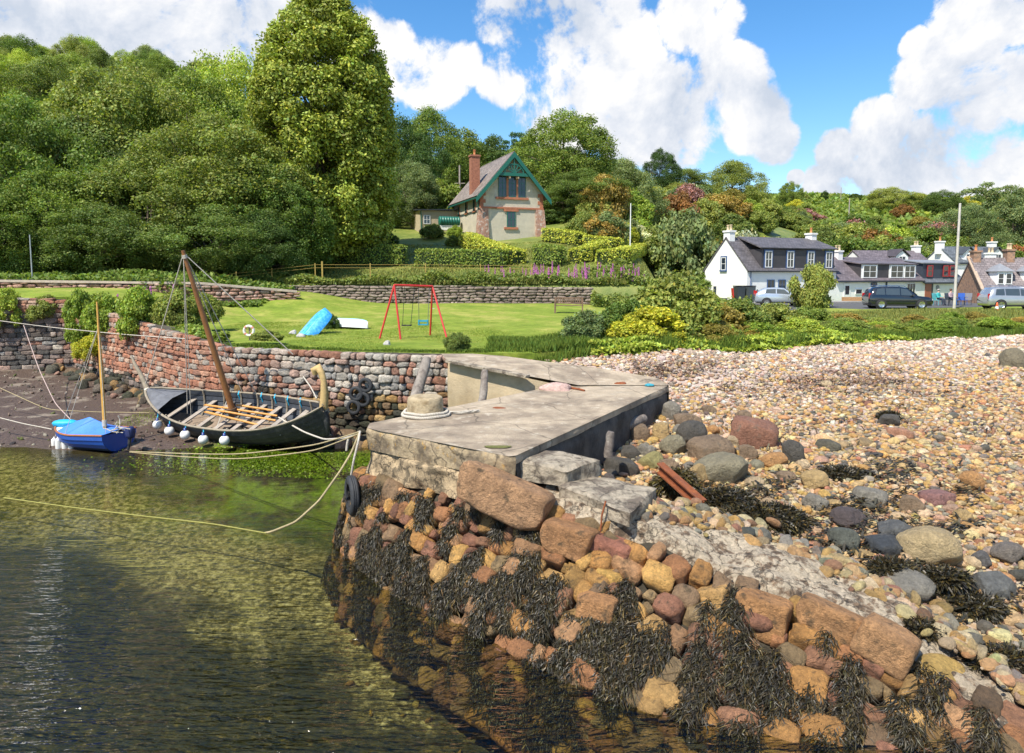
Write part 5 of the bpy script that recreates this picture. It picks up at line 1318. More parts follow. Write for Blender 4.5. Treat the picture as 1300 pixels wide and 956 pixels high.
# -- gable house
gx,gy=0.0,68.2; GH=empty('gable_house',(gx,gy,8.1),R(20),'tall narrow stone house with green bargeboards and red sandstone dressings on the slope','house')
W=6.3; D=9.2; EV=4.75; RG=8.35; hw=W/2
q=MB(); prof=[(-hw,-3),(hw,-3),(hw,EV),(0,RG-.12),(-hw,EV)]
V=[(x,0,z) for x,z in prof]+[(x,D,z) for x,z in prof]
q.add(V,[(0,1,6,5),(1,2,7,6),(2,3,8,7),(3,4,9,8),(4,0,5,9)]); q.add(V,[(0,2,1),(0,3,2),(0,4,3),(5,6,7),(5,7,8),(5,8,9)])
q.build('wall',HARL,GH)
def roofpair(parent,x0,x1,y0,y1,ev,rg,mat,axis='y',t=.14,oh=.4):
    """gable roof, ridge along y (axis y) or x"""
    sl=(rg-ev)/((x1-x0)/2) if axis=='y' else (rg-ev)/((y1-y0)/2); os_=[]
    if axis=='y':
        xm=(x0+x1)/2; e=ev-oh*sl
        L_=[(x0-oh,y0,e+t),(xm,y0,rg+t),(xm,y1,rg+t),(x0-oh,y1,e+t)]; R2=[(xm,y0,rg+t),(x1+oh,y0,e+t),(x1+oh,y1,e+t),(xm,y1,rg+t)]
    else:
        ym=(y0+y1)/2; e=ev-oh*sl
        L_=[(x0,y0-oh,e+t),(x1,y0-oh,e+t),(x1,ym,rg+t),(x0,ym,rg+t)]; R2=[(x0,ym,rg+t),(x1,ym,rg+t),(x1,y1+oh,e+t),(x0,y1+oh,e+t)]
    for Q in (L_,R2):
        n=(Vector(Q[1])-Vector(Q[0])).cross(Vector(Q[2])-Vector(Q[0]))
        if n.z<0: Q=Q[::-1]
        o=MB().slab(Q,t).build('roof',mat,parent); uvplanar(o); os_.append(o)
    return os_
roofpair(GH,-hw,hw,-.62,D+.3,EV,RG,SL_T,'y',.16,.55)
sl=(RG-EV)/hw
for s_ in (-1,1):
    q=MB(); e=EV-.62*sl
    a=(s_*(hw+.62),-.66,e+.06); b=(0,-.66,RG+.08); 
    P=[a,b,(0,-.66,RG-.42),(s_*(hw+.62),-.66,e-.42)]
    if s_>0: P=P[::-1]
    q.slab(P[::-1],-.07); q.build('bargeboard',GRN,GH)
# fretwork: king arch
q=MB(); zt=RG-2.0; xx=(RG-zt)/sl-.15
q.beam((-xx,-.60,zt),(xx,-.60,zt),.09,.30); q.beam((0,-.60,zt),(0,-.60,RG-.3),.08,.10)
for a in (35,62,118,145): 
    r=1.25 if 50<a<130 else 1.15; q.beam((0,-.60,zt+.1),(r*math.cos(R(a)),-.60,zt+.1+r*math.sin(R(a))),.06,.09)
P=[(math.cos(R(a))*.95,-.60,zt+.1+math.sin(R(a))*.85) for a in np.linspace(0,180,14)]
for u,v_ in zip(P[:-1],P[1:]): q.beam(u,v_,.06,.12)
q.build('fretwork',GRN,GH); MB().beam((0,-.5,RG-.3),(0,-.5,RG-.32+.02),.02,.02)
for s_ in (-1,1): MB().beam((s_*.42,-.62,zt-.28),(s_*.42,.1,zt-.28),.14,.18).build('bracket',BEIGE,GH)
# gable windows
for x in (-.98,0,.98): window(GH,(x,-.045,EV-.45),.78,1.95,0,GRN,2,3,.05)
q=MB(); 
for x in (-.49,.49): q.bx(x-.10,x+.10,-.10,0,EV-.45,EV+1.5)
q.bx(-1.62,1.62,-.11,0,EV+1.502,EV+1.74); q.bx(-1.65,1.65,-.14,0,EV-.66,EV-.455); q.build('window_dressing',REDS_,GH)
window(GH,(.0-.1,-.045,1.5),.85,1.45,0,GRN,2,2,.06); q=MB(); q.bx(-.85,.65,-.11,0,2.97,3.2); q.bx(-.8,.6,-.13,0,1.28,1.49); q.build('window_dressing',REDS_,GH)
# quoins: toothed
for s_ in (-1,1):
    q=MB(); z=3.35
    k=0
    while z<EV-.05+ (0): 
        wd=.52 if k%2 else .30; x0,x1=(hw-wd,hw+.04) if s_>0 else (-hw-.04,-hw+wd); q.bx(x0,x1,-.035,.4,z,z+.33); z+=.34; k+=1
    z=EV-.35; q.build('quoins',REDS_,GH)
    # battered buttress lower
    q=MB(); V=[]
    x_out=s_*(hw+.10); x_in=s_*(hw-.75)
    V=[(x_in,-.55,-2.5),(x_out+s_*.40,-.75,-2.5),(x_out+s_*.40,.6,-2.5),(x_in,.6,-2.5),(x_in,-.12,3.2),(x_out,-.14,3.2),(x_out,.6,3.2),(x_in,.6,3.2)]
    F=[(0,3,2,1),(4,5,6,7),(0,1,5,4),(1,2,6,5),(2,3,7,6),(3,0,4,7)]
    if s_<0: F=[f[::-1] for f in F]
    q.add(V,F); q.build('buttress',M('red_rubble',(.36,.20,.14),.9,.4,3.5,.8,8,second=(.48,.40,.34),sthr=(.52,.6),sscale=4),GH)
MB().bx(-hw-.06,hw+.06,-.12,0,3.20,3.36).build('string_course',REDS_,GH)
# side windows and dressings on left wall
for y in (1.9,4.6,7.3):
    window(GH,(-hw-.03,y,3.1 if y<6 else 2.6),.6,1.35,R(-90),GRN,1,2,.05,surround=REDS_,sill=REDS_)
MB().tube([(-hw-.1,.35,-1),(-hw-.1,.35,EV-.4)],.05,6).build('downpipe',GRN,GH)
MB().tube([(-hw-.62,-.6,EV-.62*sl+.0),(-hw-.62,D+.2,EV-.62*sl-.0)],.07,6).build('gutter',GRN,GH)
chimney(GH,-hw+.25,2.6,EV-.5,RG+.1,.85,.75,M('red_stone_chimney',(.34,.14,.085),.9,.35,5,.6,12),1)
# outbuilding
p=PY(560,291,74); SHD=empty('lean_to_shed',(p.x-.2,p.y,p.z),R(20),'low harled shed with a dark felt roof behind the gable house','shed')
q=MB(); q.bx(-2.0,2.2,0,4,-1.5,1.9); q.build('wall',M('cream_harling',(.46,.38,.26),.9,.15,1.5,.4,30),SHD); q=MB(); q.slab([(-2.25,-.3,1.95),(2.4,-.3,2.1),(2.4,4.3,2.5),(-2.25,4.3,2.35)],.12); q.build('roof',BLKT,SHD)
window(SHD,(-1.3,-.05,.5),.7,.9,0,WHP,2,2,.05)
MB().tube([(-1.9,-.1,-1),(-1.9,-.1,1.8)],.05,6).build('downpipe',GRN,SHD)
p=PY(569,281,72.5); TK=empty('oil_tank',(p.x,p.y,p.z),R(20),'ribbed green plastic oil tank beside the shed','tank')
q=MB(); pr=[(0,-1.0)]
for k in range(8): x=-.95+k*.27; pr+=[(.42,x),(.50,x+.05),(.50,x+.18),(.42,x+.23)]
pr+=[(0,1.2)]; q.lathe(pr,14,(0,0,0),axis='x'); q.build('body',GRN,TK,True); MB().bx(-.9,1.1,-.3,.3,-.9,-.42).build('plinth',WALLW,TK)
# -- cottage builder
def cottage(name,label,loc,rz,L,W,ev,rg,wm,rm,base=-.6,verge=None,mat_base=None,cat='cottage'):
    o=empty(name,loc,rz,label,cat)
    q=MB(); V=[(x,y,z) for x in (0,L) for (y,z) in ((0,base),(W,base),(W,ev),(W/2,rg-.08),(0,ev))]
    q.add(V,[(0,5,9,4),(1,2,7,6),(0,1,6,5)]); q.add(V,[(0,2,1),(0,3,2),(0,4,3),(5,6,7),(5,7,8),(5,8,9)]); q.build('wall',wm,o)
    roofpair(o,-.06,L+.06,0,W,ev,rg,rm,'x',.12,.22)
    MB().tube([(0,-.24,ev-.16),(L,-.24,ev-.16)],.06,6).build('gutter',BLKT,o)
    return o
def boxdormer(o,x0,x1,y0,y1,z0,z1,wallm,wins,fm=WHP,roofm=SL_P,roof_oh=.18,cheek=None):
    d=MB().bx(x0,x1,y0,y1,z0,z1).build('dormer',wallm,o)
    r=MB().slab([(x0-roof_oh,y0-roof_oh,z1+.10),(x1+roof_oh,y0-roof_oh,z1+.10),(x1+roof_oh,y1+.2,z1+.45),(x0-roof_oh,y1+.2,z1+.45)],.1).build('dormer_roof',roofm,o); uvplanar(r)
    for (x,w,h,zz,c) in wins: window(o,(x,y0-.08,zz),w,h,0,fm,c,2,.07)
    return d
# white cottage A
C1=cottage('white_cottage','white gabled cottage with slate clad dormer, leftmost of the cottage row',(20.4,61.8,2.6),R(24),10.6,5.6,2.95,5.75,WALLW,SL_P)
q=MB().bx(1.6,10.3,.02,2.6,2.98,4.72); q.build('slate_dormer',SL_P,C1); uvplanar(C1.children[-1])
r=MB().slab([(1.35,-.2,4.86),(10.6,-.2,4.86),(10.6,2.9,5.95),(1.35,2.9,5.95)],.1).build('dormer_roof',SL_P,C1); uvplanar(r)
for x in (2.35,4.9,7.35,9.6): window(C1,(x,-.02,3.12),.78,1.45,0,WHP,2,2,.07,surround=BLUF)
window(C1,(2.7,-.03,1.0),.85,1.05,0,BLUF,2,1,.05); window(C1,(4.0,-.03,1.0),.85,1.05,0,BLUF,2,1,.05); window(C1,(8.2,-.03,1.0),.9,1.1,0,BLUF,2,1,.05)
window(C1,(-.03,3.0,2.9),.62,1.15,R(-90),WHP,1,2,.06,sill=BLUF,surround=BLUF)
chimney(C1,.35,2.8,4.6,6.45,.62,.8,WALLW,2,BUFF); chimney(C1,10.25,2.8,4.6,6.45,.62,.8,WALLW,1,POT)
MB().tube([(.35,-.1,-.2),(.35,-.1,2.8)],.04,6).build('downpipe',BLUF,C1); MB().bx(10.0,10.6,-.02,0,1.4,2.0)
o=MB().bx(6.9,7.6,-.25,-.02,1.5,2.0).build('hanging_basket',M('basket_green',(.2,.22,.04),.9,.4,9,.6,20),C1)
# cottage B
bx0=(20.4+10.62*math.cos(R(24)),61.8+10.62*math.sin(R(24)))
C2=cottage('white_cottage','long low white cottage with a wide white windowed dormer behind the black car',(bx0[0],bx0[1],2.35),R(24),11.9,5.2,2.25,4.35,WALLW,SL_V)
boxdormer(C2,3.3,10.9,.1,2.3,2.35,3.72,SL_P,[(4.4,1.8,1.2,2.44,2),(8.15,1.8,1.2,2.44,2),(9.95,1.5,1.2,2.44,2)],roofm=SL_V)
for x0,x1 in ((3.35,5.5),(7.1,10.9)): MB().bx(x0,x1,.065,.098,2.32,3.76).build('dormer_panel',WHP,C2)
d_=MB().bx(1.0,1.9,-.05,.02,-.2,1.95).build('door',WHP,C2); MB().bx(1.2,1.7,-.065,-.05,.9,1.7).build('pane',GLS,d_)
window(C2,(3.0,-.03,.9),.9,.5,0,WHP,1,1,.05); window(C2,(5.0,-.03,.5),.8,1.5,0,BLUF,2,2,.05); window(C2,(10.2,-.03,.8),1.2,1.1,0,WHP,3,1,.05)
MB().bx(6.6,6.72,-.12,-.02,-.2,2.1).build('downpipe',BLKT,C2)
chimney(C2,3.0,2.6,3.5,5.1,.6,.75,WALLW,2,BUFF)
# cottage C with dark dormer
cx0=(bx0[0]+11.92*math.cos(R(24)),bx0[1]+11.92*math.sin(R(24)))
C3=cottage('white_cottage','small white cottage with a dark dormer and red framed windows, behind the seated people',(cx0[0],cx0[1],2.3),R(24),6.4,5.2,2.1,4.2,WALLW,SL_G)
boxdormer(C3,.2,5.4,.25,2.4,2.35,3.9,DRK,[],roofm=LEAD)
for x in (1.2,3.6,4.6): window(C3,(x,.17,2.6),.85,1.15,0,REDF,1,2,.10,)
d_=MB().bx(.35,1.25,-.05,.02,-.2,1.9).build('door',M('brown_door',(.30,.09,.05),.5,.15,4,.1,20),C3); MB().bx(1.26,1.5,-.05,.0,-.2,1.9).build('door_frame',BLKT,C3)
MB().lathe([(0,-.06),(.25,-.05),(.25,0)],16,(2.2,0,1.5),axis='y').build('wall_dish',LEAD,C3)
window(C3,(5.2,-.03,.5),.7,1.3,0,REDF,1,2,.06)
# sandstone cottage
C4=cottage('sandstone_cottage','red sandstone cottage with two white bay dormers at the right edge',(40.0,60.4,2.0),R(-10),11.0,5.0,1.85,4.45,SANDW,slate_mat('brown_slate',(.19,.16,.16)))
for xd in (1.75,4.1):
    q=MB(); P=[(xd-.85,.9),(xd-.6,.25),(xd+.6,.25),(xd+.85,.9),(xd+.85,2.4),(xd-.85,2.4)]
    q.prism(P,1.98,3.35); q.build('dormer',WHP,C4)
    for x in (xd-.30,xd+.30): window(C4,(x,.21,2.3),.46,.9,0,WHP,1,2,.045)
    q=MB(); ap=(xd,1.2,4.05); E=[(xd-1.05,.85,3.36),(xd-.72,.05,3.36),(xd+.72,.05,3.36),(xd+1.05,.85,3.36),(xd+1.05,2.6,3.36),(xd-1.05,2.6,3.36)]
    V=[ap]+E; q.add(V,[(0,i,i%6+1) for i in range(1,7)]); q.build('dormer_roof',LEAD,C4)
    MB().bx(xd-2.4,xd+.0,1.2,3.0,3.25,3.45) 
window(C4,(1.3,-.03,.7),1.0,.9,0,WHP,2,1,.06); window(C4,(3.8,-.03,.7),1.0,.9,0,WHP,2,1,.06)
q=MB(); q.slab([(-.22,-.3,1.85),(-.22+.26,-.3,1.85),(.04,2.8,4.72),(-.22,2.8,4.72)],.1); q.build('skew',M('skew_stone',(.40,.30,.22),.85,.25,4,.4,20),C4)
chimney(C4,.35,2.5,3.5,5.2,.6,.8,SANDW,1,POT); chimney(C4,3.0,2.5,3.9,5.3,.6,.8,SANDW,2,BUFF)
# houses behind
def back_house(px0,px1,ridge,eave,d,label,rm,chs,dorm,rz=10,wl=WALLW):
    a=PY(px0,ridge,d); b=PY(px1,ridge,d); L=(b.x-a.x); ez=PY(px0,eave,d-2.5).z; g_=float(hill_z(a.x,d-2.5)); 
    o=cottage('village_house',label,(a.x,d-2.5,min(g_,ez-2)),R(rz),L,5.2,ez-min(g_,ez-2),PY(px0,ridge,d).z-min(g_,ez-2),wl,rm,-2)
    e=ez-min(g_,ez-2); rg=PY(px0,ridge,d).z-min(g_,ez-2)
    for (f,pm,n) in chs: chimney(o,L*f,2.6,rg-.8,rg+.75,.65,.8,wl,n,pm)
    for f in dorm:
        x=L*f; q=MB(); V=[(x-.8,.3,e+.05),(x+.8,.3,e+.05),(x+.8,.3,e+1.0),(x,.3,e+1.65),(x-.8,.3,e+1.0)]; W2=[(p_[0],2.4,p_[2]) for p_ in V]; V=V+W2
        q.add(V,[(0,1,6,5),(1,2,7,6),(2,3,8,7),(3,4,9,8),(4,0,5,9)]); q.add(V,[(0,2,1),(0,3,2),(0,4,3)]); q.build('dormer',WHP,o)
        r=MB(); r.slab([(x-1.0,.1,e+.95),(x,.1,e+1.8),(x,2.4,e+1.8),(x-1.0,2.4,e+.95)][::-1],.06); r.slab([(x,.1,e+1.8),(x+1.0,.1,e+.95),(x+1.0,2.4,e+.95),(x,2.4,e+1.8)][::-1],.06); r.build('dormer_roof',rm,o)
        window(o,(x,.26,e+.25),.9,.75,0,WHP,2,1,.06)
    return o
back_house(1088,1180,319,336,84,'house with a violet slate roof behind the long white cottage',SL_V,[(.98,BUFF,2)],[.55])
back_house(1198,1274,314,333,86,'house with a grey slate roof and small dormers behind the sandstone cottage',SL_G,[(.0,POT,1),(1.0,POT,1)],[.28,.82])
o=back_house(1262,1330,330,345,74,'violet roofed house partly hidden at the right edge',SL_V,[(.02,BUFF,2)],[])
p=PY(868,345,75); o=empty('white_gable',(p.x,75,2.6),R(24),'white gable of a house hidden in the shrubs left of the cottage row','house'); q=MB(); q.bx(0,2.0,0,4,-.5,3.2); q.build('wall',WALLW,o); r=MB().slab([(-.1,-.1,3.2),(2.1,-.1,3.2),(2.1,4,4.2),(-.1,4,4.2)],.1).build('roof',SL_G,o); uvplanar(r)
# ------------------------------------------------------------------ cars
CHR=M('chrome',(.6,.6,.62),.2,.05,3,0,metal=1); TY=M('car_tyre',(.02,.02,.022),.8,.1,5,.1,20); CGL=M('car_glass',(.05,.065,.075),.04,.1,2,0,spec=.9); TRM=M('black_trim',(.015,.015,.017),.6,.1,3,.05,20)
HLT=M('headlight',(.65,.68,.7),.1,.05,3,0,spec=.9); TLT=M('tail_light',(.45,.01,.01),.25,.1,3,0)
def car(loc,rz,paint,label,kind='suv',L=4.7,Wd=1.86,H=1.72):
    o=empty('parked_car',loc,rz,label,'car','cars parked in front of the cottages'); h=L/2; hw=Wd/2
    if kind=='suv': st=[(-h,.45,.90,.92,.80,.74),(-h+.06,.30,1.02,1.06,.93,.80),(-h+.22,.28,1.04,1.48,.97,.72),(-h+.42,.28,1.04,H-.06,.99,.70),(-h+1.0,.28,1.03,H,1,.71),(-.1,.28,1.01,H,1,.72),(.45,.28,1.0,H-.08,1,.71),(1.22,.28,.99,1.06,1,.78),(1.34,.28,.985,1.0,.99,.84),(h-.35,.28,.90,.92,.95,.82),(h-.08,.32,.78,.80,.88,.76),(h,.42,.66,.67,.80,.70)]
    else: st=[(-h,.42,.85,.88,.80,.74),(-h+.07,.28,.98,1.02,.92,.80),(-h+.35,.26,1.0,H-.22,.97,.66),(-h+.75,.26,.98,H-.04,.99,.66),(-.45,.26,.96,H,1,.68),(.15,.26,.94,H-.05,1,.68),(1.05,.26,.92,1.0,1,.76),(1.2,.26,.90,.94,.99,.82),(h-.35,.26,.80,.82,.93,.80),(h-.06,.3,.66,.68,.85,.72),(h,.4,.55,.56,.78,.68)]
    V=[];m=12
    for (x,zb,zbelt,zr,f,fr) in st:
        w=hw*f; r=hw*fr; ring=[(w*.86,zb),(w*.98,zb+.10),(w,zb+.30),(w*1.0,zbelt-.22),(w*.965,zbelt),(r*1.04,zr-.07 if zr-zbelt>.15 else zbelt+.01),(r*.80,max(zr,zbelt+.02))]
        full=[(x,-y,z) for y,z in ring]+[(x,y,z) for y,z in ring[::-1]]; V+=full
    m=14; F=[]
    for i in range(len(st)-1): F+=[(i*m+j,i*m+(j+1)%m,(i+1)*m+(j+1)%m,(i+1)*m+j) for j in range(m)]
    q=MB().add(V,F)
    for i0,s in ((0,1),((len(st)-1)*m,-1)):
        q.add(V[i0:i0+m],[tuple((0,j+1,j)) if s>0 else (0,j,j+1) for j in range(1,m-1)])
    b=q.build('body',paint,o,True); 
    mod=b.data
    # glass: side bands between stations, offset outwards
    def P(x,t,sd):  # t 0 belt 1 roof edge
        xs_=[s[0] for s in st]; f=lambda k: float(np.interp(x,xs_,[s[k] for s in st]))
        yb=hw*f(4)*.965; yr=hw*f(5)*1.04; zb=f(2); zr=f(3)-.07; return (x,sd*((yb*(1-t)+yr*t)+.012),zb*(1-t)+zr*t)
    bands=[(-h+.48,-h+1.15),(-h+1.22,-.12),(-.05,.86)] if kind=='suv' else [(-h+.75,-.5),(-.43,.55)]
    for sd in (-1,1):
        for (x0,x1) in bands:
            g=MB(); last=(x0,x1)==bands[-1]; xa1=x1; xt1=x1-.42 if last else x1; xt0=x0+ (.12 if (x0,x1)==bands[0] else 0)
            c_=[P(x0,.10,sd),P(xa1,.10,sd),P(xt1,.90,sd),P(xt0,.90,sd)]
            # clamp top to the roof line
            g.add(c_,[(0,1,2,3) if sd<0 else (3,2,1,0)]).build('side_window',CGL,o)
    i=[k for k,s in enumerate(st) if s[0]>.1 and s[3]-s[2]>.3][-1]; s0=st[i]; s1=st[i+1]
    def cr(s,f,dz=.012): return (s[0]+.01,f*hw*s[5]*.88,max(s[3],s[2]+.02)+dz)
    MB().add([cr(s0,-1),cr(s1,-1.12),cr(s1,1.12),cr(s0,1)],[(0,1,2,3)]).build('windscreen',CGL,o)
    MB().add([(-h+.10,-.55*hw*1.1,1.12),(-h+.10,.55*hw*1.1,1.12),(-h+.27,.6*hw,1.50 if kind=='suv' else 1.3),(-h+.27,-.6*hw,1.50 if kind=='suv' else 1.3)],[(3,2,1,0)]).build('rear_window',CGL,o)
    wr=.36 if kind=='suv' else .31
    for sx in (-h+.88,h-.92):
        for sd in (-1,1):
            MB().lathe([(wr+.07,0),(wr+.07,-.012*sd)],22,(sx,sd*(hw*1.0),wr),axis='y').add(*(lambda n: ([(sx,sd*(hw*1.0+.006),wr)]+[(sx+(wr+.07)*math.cos(a),sd*(hw+.006),wr+(wr+.07)*math.sin(a)) for a in np.linspace(0,2*PI,n,endpoint=False)],[(0,k+1,(k+1)%n+1) for k in range(n)]))(22)).build('wheel_arch',TRM,o)
            w_=MB().lathe([(wr*.6,-.1),(wr*.92,-.11),(wr,-.07),(wr,.07),(wr*.92,.11),(wr*.6,.10)],22,(sx,sd*(hw-.05),wr),axis='y').build('wheel',TY,o,True)
            rm=MB().lathe([(0,.0),(wr*.25,.01*sd),(wr*.6,.03*sd),(wr*.66,.05*sd)],20,(sx,sd*(hw+.02),wr),axis='y')
            for k in range(5): a=2*PI*k/5; rm.beam((sx,sd*(hw+.045),wr),(sx+wr*.58*math.cos(a),sd*(hw+.055),wr+wr*.58*math.sin(a)),.06,.02,up=(0,1,0))
            rm.build('rim',CHR,w_)
    for sd in (-1,1):
        MB().box((h-.14,sd*hw*.68,.70 if kind=='suv' else .62),(.16,.34,.15)).build('headlight',HLT,o); MB().box((-h+.08,sd*hw*.80,1.0),(.14,.12,.42)).build('tail_light',TLT,o)
        MB().box((.78,sd*(hw+.09),1.06),(.14,.18,.13)).build('wing_mirror',paint,o)
    MB().box((0,0,.30),(L*.93,Wd*.97,.12)).build('sill_trim',TRM,o); MB().box((h-.02,0,.55),(.06,Wd*.5,.14)).build('grille',TRM,o)
    if kind=='suv':
        for sd in (-1,1): MB().tube([(-h+.55,sd*.56,H+.02),(-h+.7,sd*.56,H+.07),(.2,sd*.56,H+.06),(.35,sd*.56,H-.01)],.02,5).build('roof_rail',CHR,o)
    return o
BLKP=M('black_car_paint',(.010,.014,.022),.15,.05,2,0,coat=1); SLVP=M('silver_car_paint',(.42,.44,.47),.25,.05,2,0,metal=.6,coat=1); PLB=M('pale_blue_paint',(.45,.50,.56),.22,.05,2,0,metal=.4,coat=1)
def gr(px,py,z=2.62): return PZ(px,py,z)
p=PY(1138,396,51.6); cr_=car((p.x,51.6,2.62),R(-8),BLKP,'black estate car with roof rails parked by the telegraph pole'); cr_.scale=(.93,.93,.93)
p=gr(970,386,2.60); car((p.x,56.5,2.60),R(-14),PLB,'pale silver hatchback parked in front of the white cottage','hatch',4.1,1.72,1.48)
p=PY(1287,398,51.0); car((p.x,51.0,2.60),R(-6),SLVP,'silver estate car parked beside the traffic cone',).scale=(.93,.93,.93)
p=PY(1290,383,57); car((p.x+.7,57.2,2.6),R(-6),WHP,'white car parked behind the silver estate at the right edge','hatch',4.2,1.75,1.5)
c=empty('traffic_cone',PZ(1199,399,2.6)+Vector((.0,.3,0)),0,'orange and white traffic cone beside the silver estate car','cone')
px_=PY(1265,400,47.5)
c.location=(PY(1265,400,47.3).x,47.3,2.6)
MB().lathe([(.2,0),(.2,.03),(.14,.04),(.11,.2),(.085,.35),(.06,.5),(.04,.62),(0,.62)],14).build('cone',M('cone_orange',(.75,.12,.03),.5,.1,4,.05,20),c,True); MB().lathe([(.118,.2),(.088,.36)],14).build('white_band',WHP,c,True)
# wheelie bins
for (px,l,cl) in ((938,'black wheelie bin with red edge leaning by the cottage corner',(.04,.05,.055)),(951,'dark grey wheelie bin next to the first one',(.06,.075,.08))):
    p=PY(px,384,60.5); o=empty('wheelie_bin',(p.x,60.5,2.62),R(15),l,'bin')
    MB().box((0,0,.75),(.62,.7,1.4),taper=1.12).build('body',M('bin_'+str(px),cl,.5,.1,4,.05,20),o); MB().box((0,0,1.5),(.74,.82,.08)).build('lid',TRM,o)
p=PY(938,384,60.2); MB()
o=MB().box((0,0,0),(.05,.5,1.3)).build('red_board',RED); o.location=(p.x-.5,60.3,3.3); o.rotation_euler=(0,R(-6),0); tag(o,'narrow red board standing against the wheelie bins','board')
p=PY(907,386,60.5); o=empty('gate_post',(p.x,60.5,2.6),0,'black gate post and low gate at the foot of the white gable','gate'); MB().box((0,0,.65),(.2,.2,1.7)).build('post',BLKT,o); MB().box((.6,0,.25),(1.0,.08,.5)).build('panel',BLKT,o)
o=MB().box((0,0,.25),(1.9,.45,.5)).build('planter',M('wicker',(.38,.22,.10),.9,.3,12,.5,40)); p=PY(1083,389,63.5); o.location=(p.x,63.5,2.6); tag(o,'low wicker coloured planter by the cottage door','planter')
# ------------------------------------------------------------------ garden furniture and people
def chair(loc,rz,cl,label):
    o=empty('garden_chair',loc,rz,label,'chair','garden chairs by the telegraph pole'); m=M('chair_%02d'%int(cl[2]*99),cl,.5,.1,4,.05,20)
    MB().box((0,0,.43),(.5,.48,.04)).build('seat',m,o); MB().beam((0,.24,.45),(0,.36,.98),.5,.03,up=(1,0,0)).build('backrest',m,o) if False else MB().slab([(-.25,.24,.45),(.25,.24,.45),(.25,.34,.98),(-.25,.34,.98)],.03).build('backrest',m,o)
    for x in (-.22,.22):
        for y in (-.2,.22): MB().tube([(x,y,0),(x,y*.9,.43)],.018,6).build('leg',m,o)
        MB().box((x*1.1,.02,.65),(.04,.46,.03)).build('armrest',m,o)
PD=57.0
def person(loc,rz,shirt,trous,hair,label):
    import bmesh
    J=[(0,0,.50),(0,.02,.72),(0,.0,.98),(0,-.02,1.06),(0,-.04,1.20)]  # pelvis spine neck head (facing -y, seated)
    idx={}
    V=list(J); E=[(0,1),(1,2),(2,3),(3,4)]; Rr=[.15,.14,.13,.055,.095]
    def chain(root,pts,rs):
        p=root
        for q,r in zip(pts,rs): V.append(q); Rr.append(r); E.append((p,len(V)-1)); p=len(V)-1
    for s in (-1,1):
        chain(0,[(s*.10,-.08,.52),(s*.13,-.46,.53),(s*.13,-.48,.10),(s*.13,-.60,.04)],[.10,.075,.05,.04])
        chain(2,[(s*.19,0,.95),(s*.24,-.08,.70),(s*.17,-.34,.66),(s*.14,-.42,.63)],[.065,.05,.036,.03])
    me=bpy.data.meshes.new('person'); me.from_pydata(V,E,[]); ob=bpy.data.objects.new('person',me); COL.objects.link(ob)
    md=ob.modifiers.new('s','SKIN'); 
    for v,r in zip(me.skin_vertices[0].data,Rr): v.radius=(r,r)
    me.skin_vertices[0].data[0].use_root=True
    ob.modifiers.new('d','SUBSURF').levels=1
    dg=bpy.context.evaluated_depsgraph_get(); nm=bpy.data.meshes.new_from_object(ob.evaluated_get(dg)); bpy.data.objects.remove(ob)
    skin=M('skin',(.50,.27,.19),.6,.1,5,.05,20); ms=[skin,shirt,trous,TRM]
    for m_ in ms: nm.materials.append(m_)
    for p in nm.polygons:
        c=p.center; p.use_smooth=True; k=0
        if c.z<.09 : k=3
        elif c.z<.62 and abs(c.x)<.3 and not (c.z>.60 and c.y<-.25): k=2
        elif c.z<1.03 and not (c.y<-.30): k=1
        p.material_index=k
    o=link('person',nm,None); o.location=loc; o.rotation_euler=(0,0,rz); tag(o,label,'person')
    V2,F2=ICO[2]; h=V2*np.array([.105,.115,.10])+np.array([0,-.015,1.235]); keep=[f for f in F2 if not (h[f].mean(0)[1]<-.07 and h[f].mean(0)[2]<1.26)]
    MB().add(h,np.array(keep)).build('hair',hair,o,True); return o
TL=M('teal_shirt',(.05,.38,.38),.8,.15,5,.1,20); DB=M('dark_jeans',(.03,.04,.07),.8,.15,5,.1,20); GY=M('grey_hair',(.35,.32,.30),.9,.2,20,.3,60); PKS=M('pink_grey_shirt',(.42,.30,.32),.8,.15,5,.1,20)
a=PY(1190,391,PD); b=PY(1198,390,PD+.6)
chair((a.x,PD,2.62),R(30),(.10,.42,.45),'teal garden chair under the left seated person'); person((a.x,PD,2.62),R(30),TL,DB,GY,'seated person in a teal top and dark trousers, left of the pair')
chair((b.x+.5,PD+.6,2.62),R(24),(.06,.08,.10),'dark garden chair under the right seated person'); person((b.x+.5,PD+.6,2.62),R(24),PKS,DB,M('brown_hair',(.12,.06,.035),.9,.2,20,.3,60),'seated person in a pinkish top, right of the pair')
for (px,cl,l,r_) in ((1214,(.02,.16,.52),'bright blue garden chair right of the telegraph pole',15),(1222,(.03,.10,.40),'darker blue garden chair next to the bright blue one',-10),(1228,(.16,.16,.18),'grey garden chair, rightmost of the group',-40)):
    p=PY(px,392,PD+.2*(px%3)); chair((p.x,p.y,2.62),R(r_),cl,l)
o=empty('garden_table',(PY(1204,392,56).x,56.0,2.62),0,'small dark round garden table among the chairs','table'); MB().lathe([(0,.72),(.36,.72),(.36,.69),(0,.69)],18).build('table_top',BLKT,o); MB().tube([(0,0,0),(0,0,.7)],.03,8).build('leg',BLKT,o)
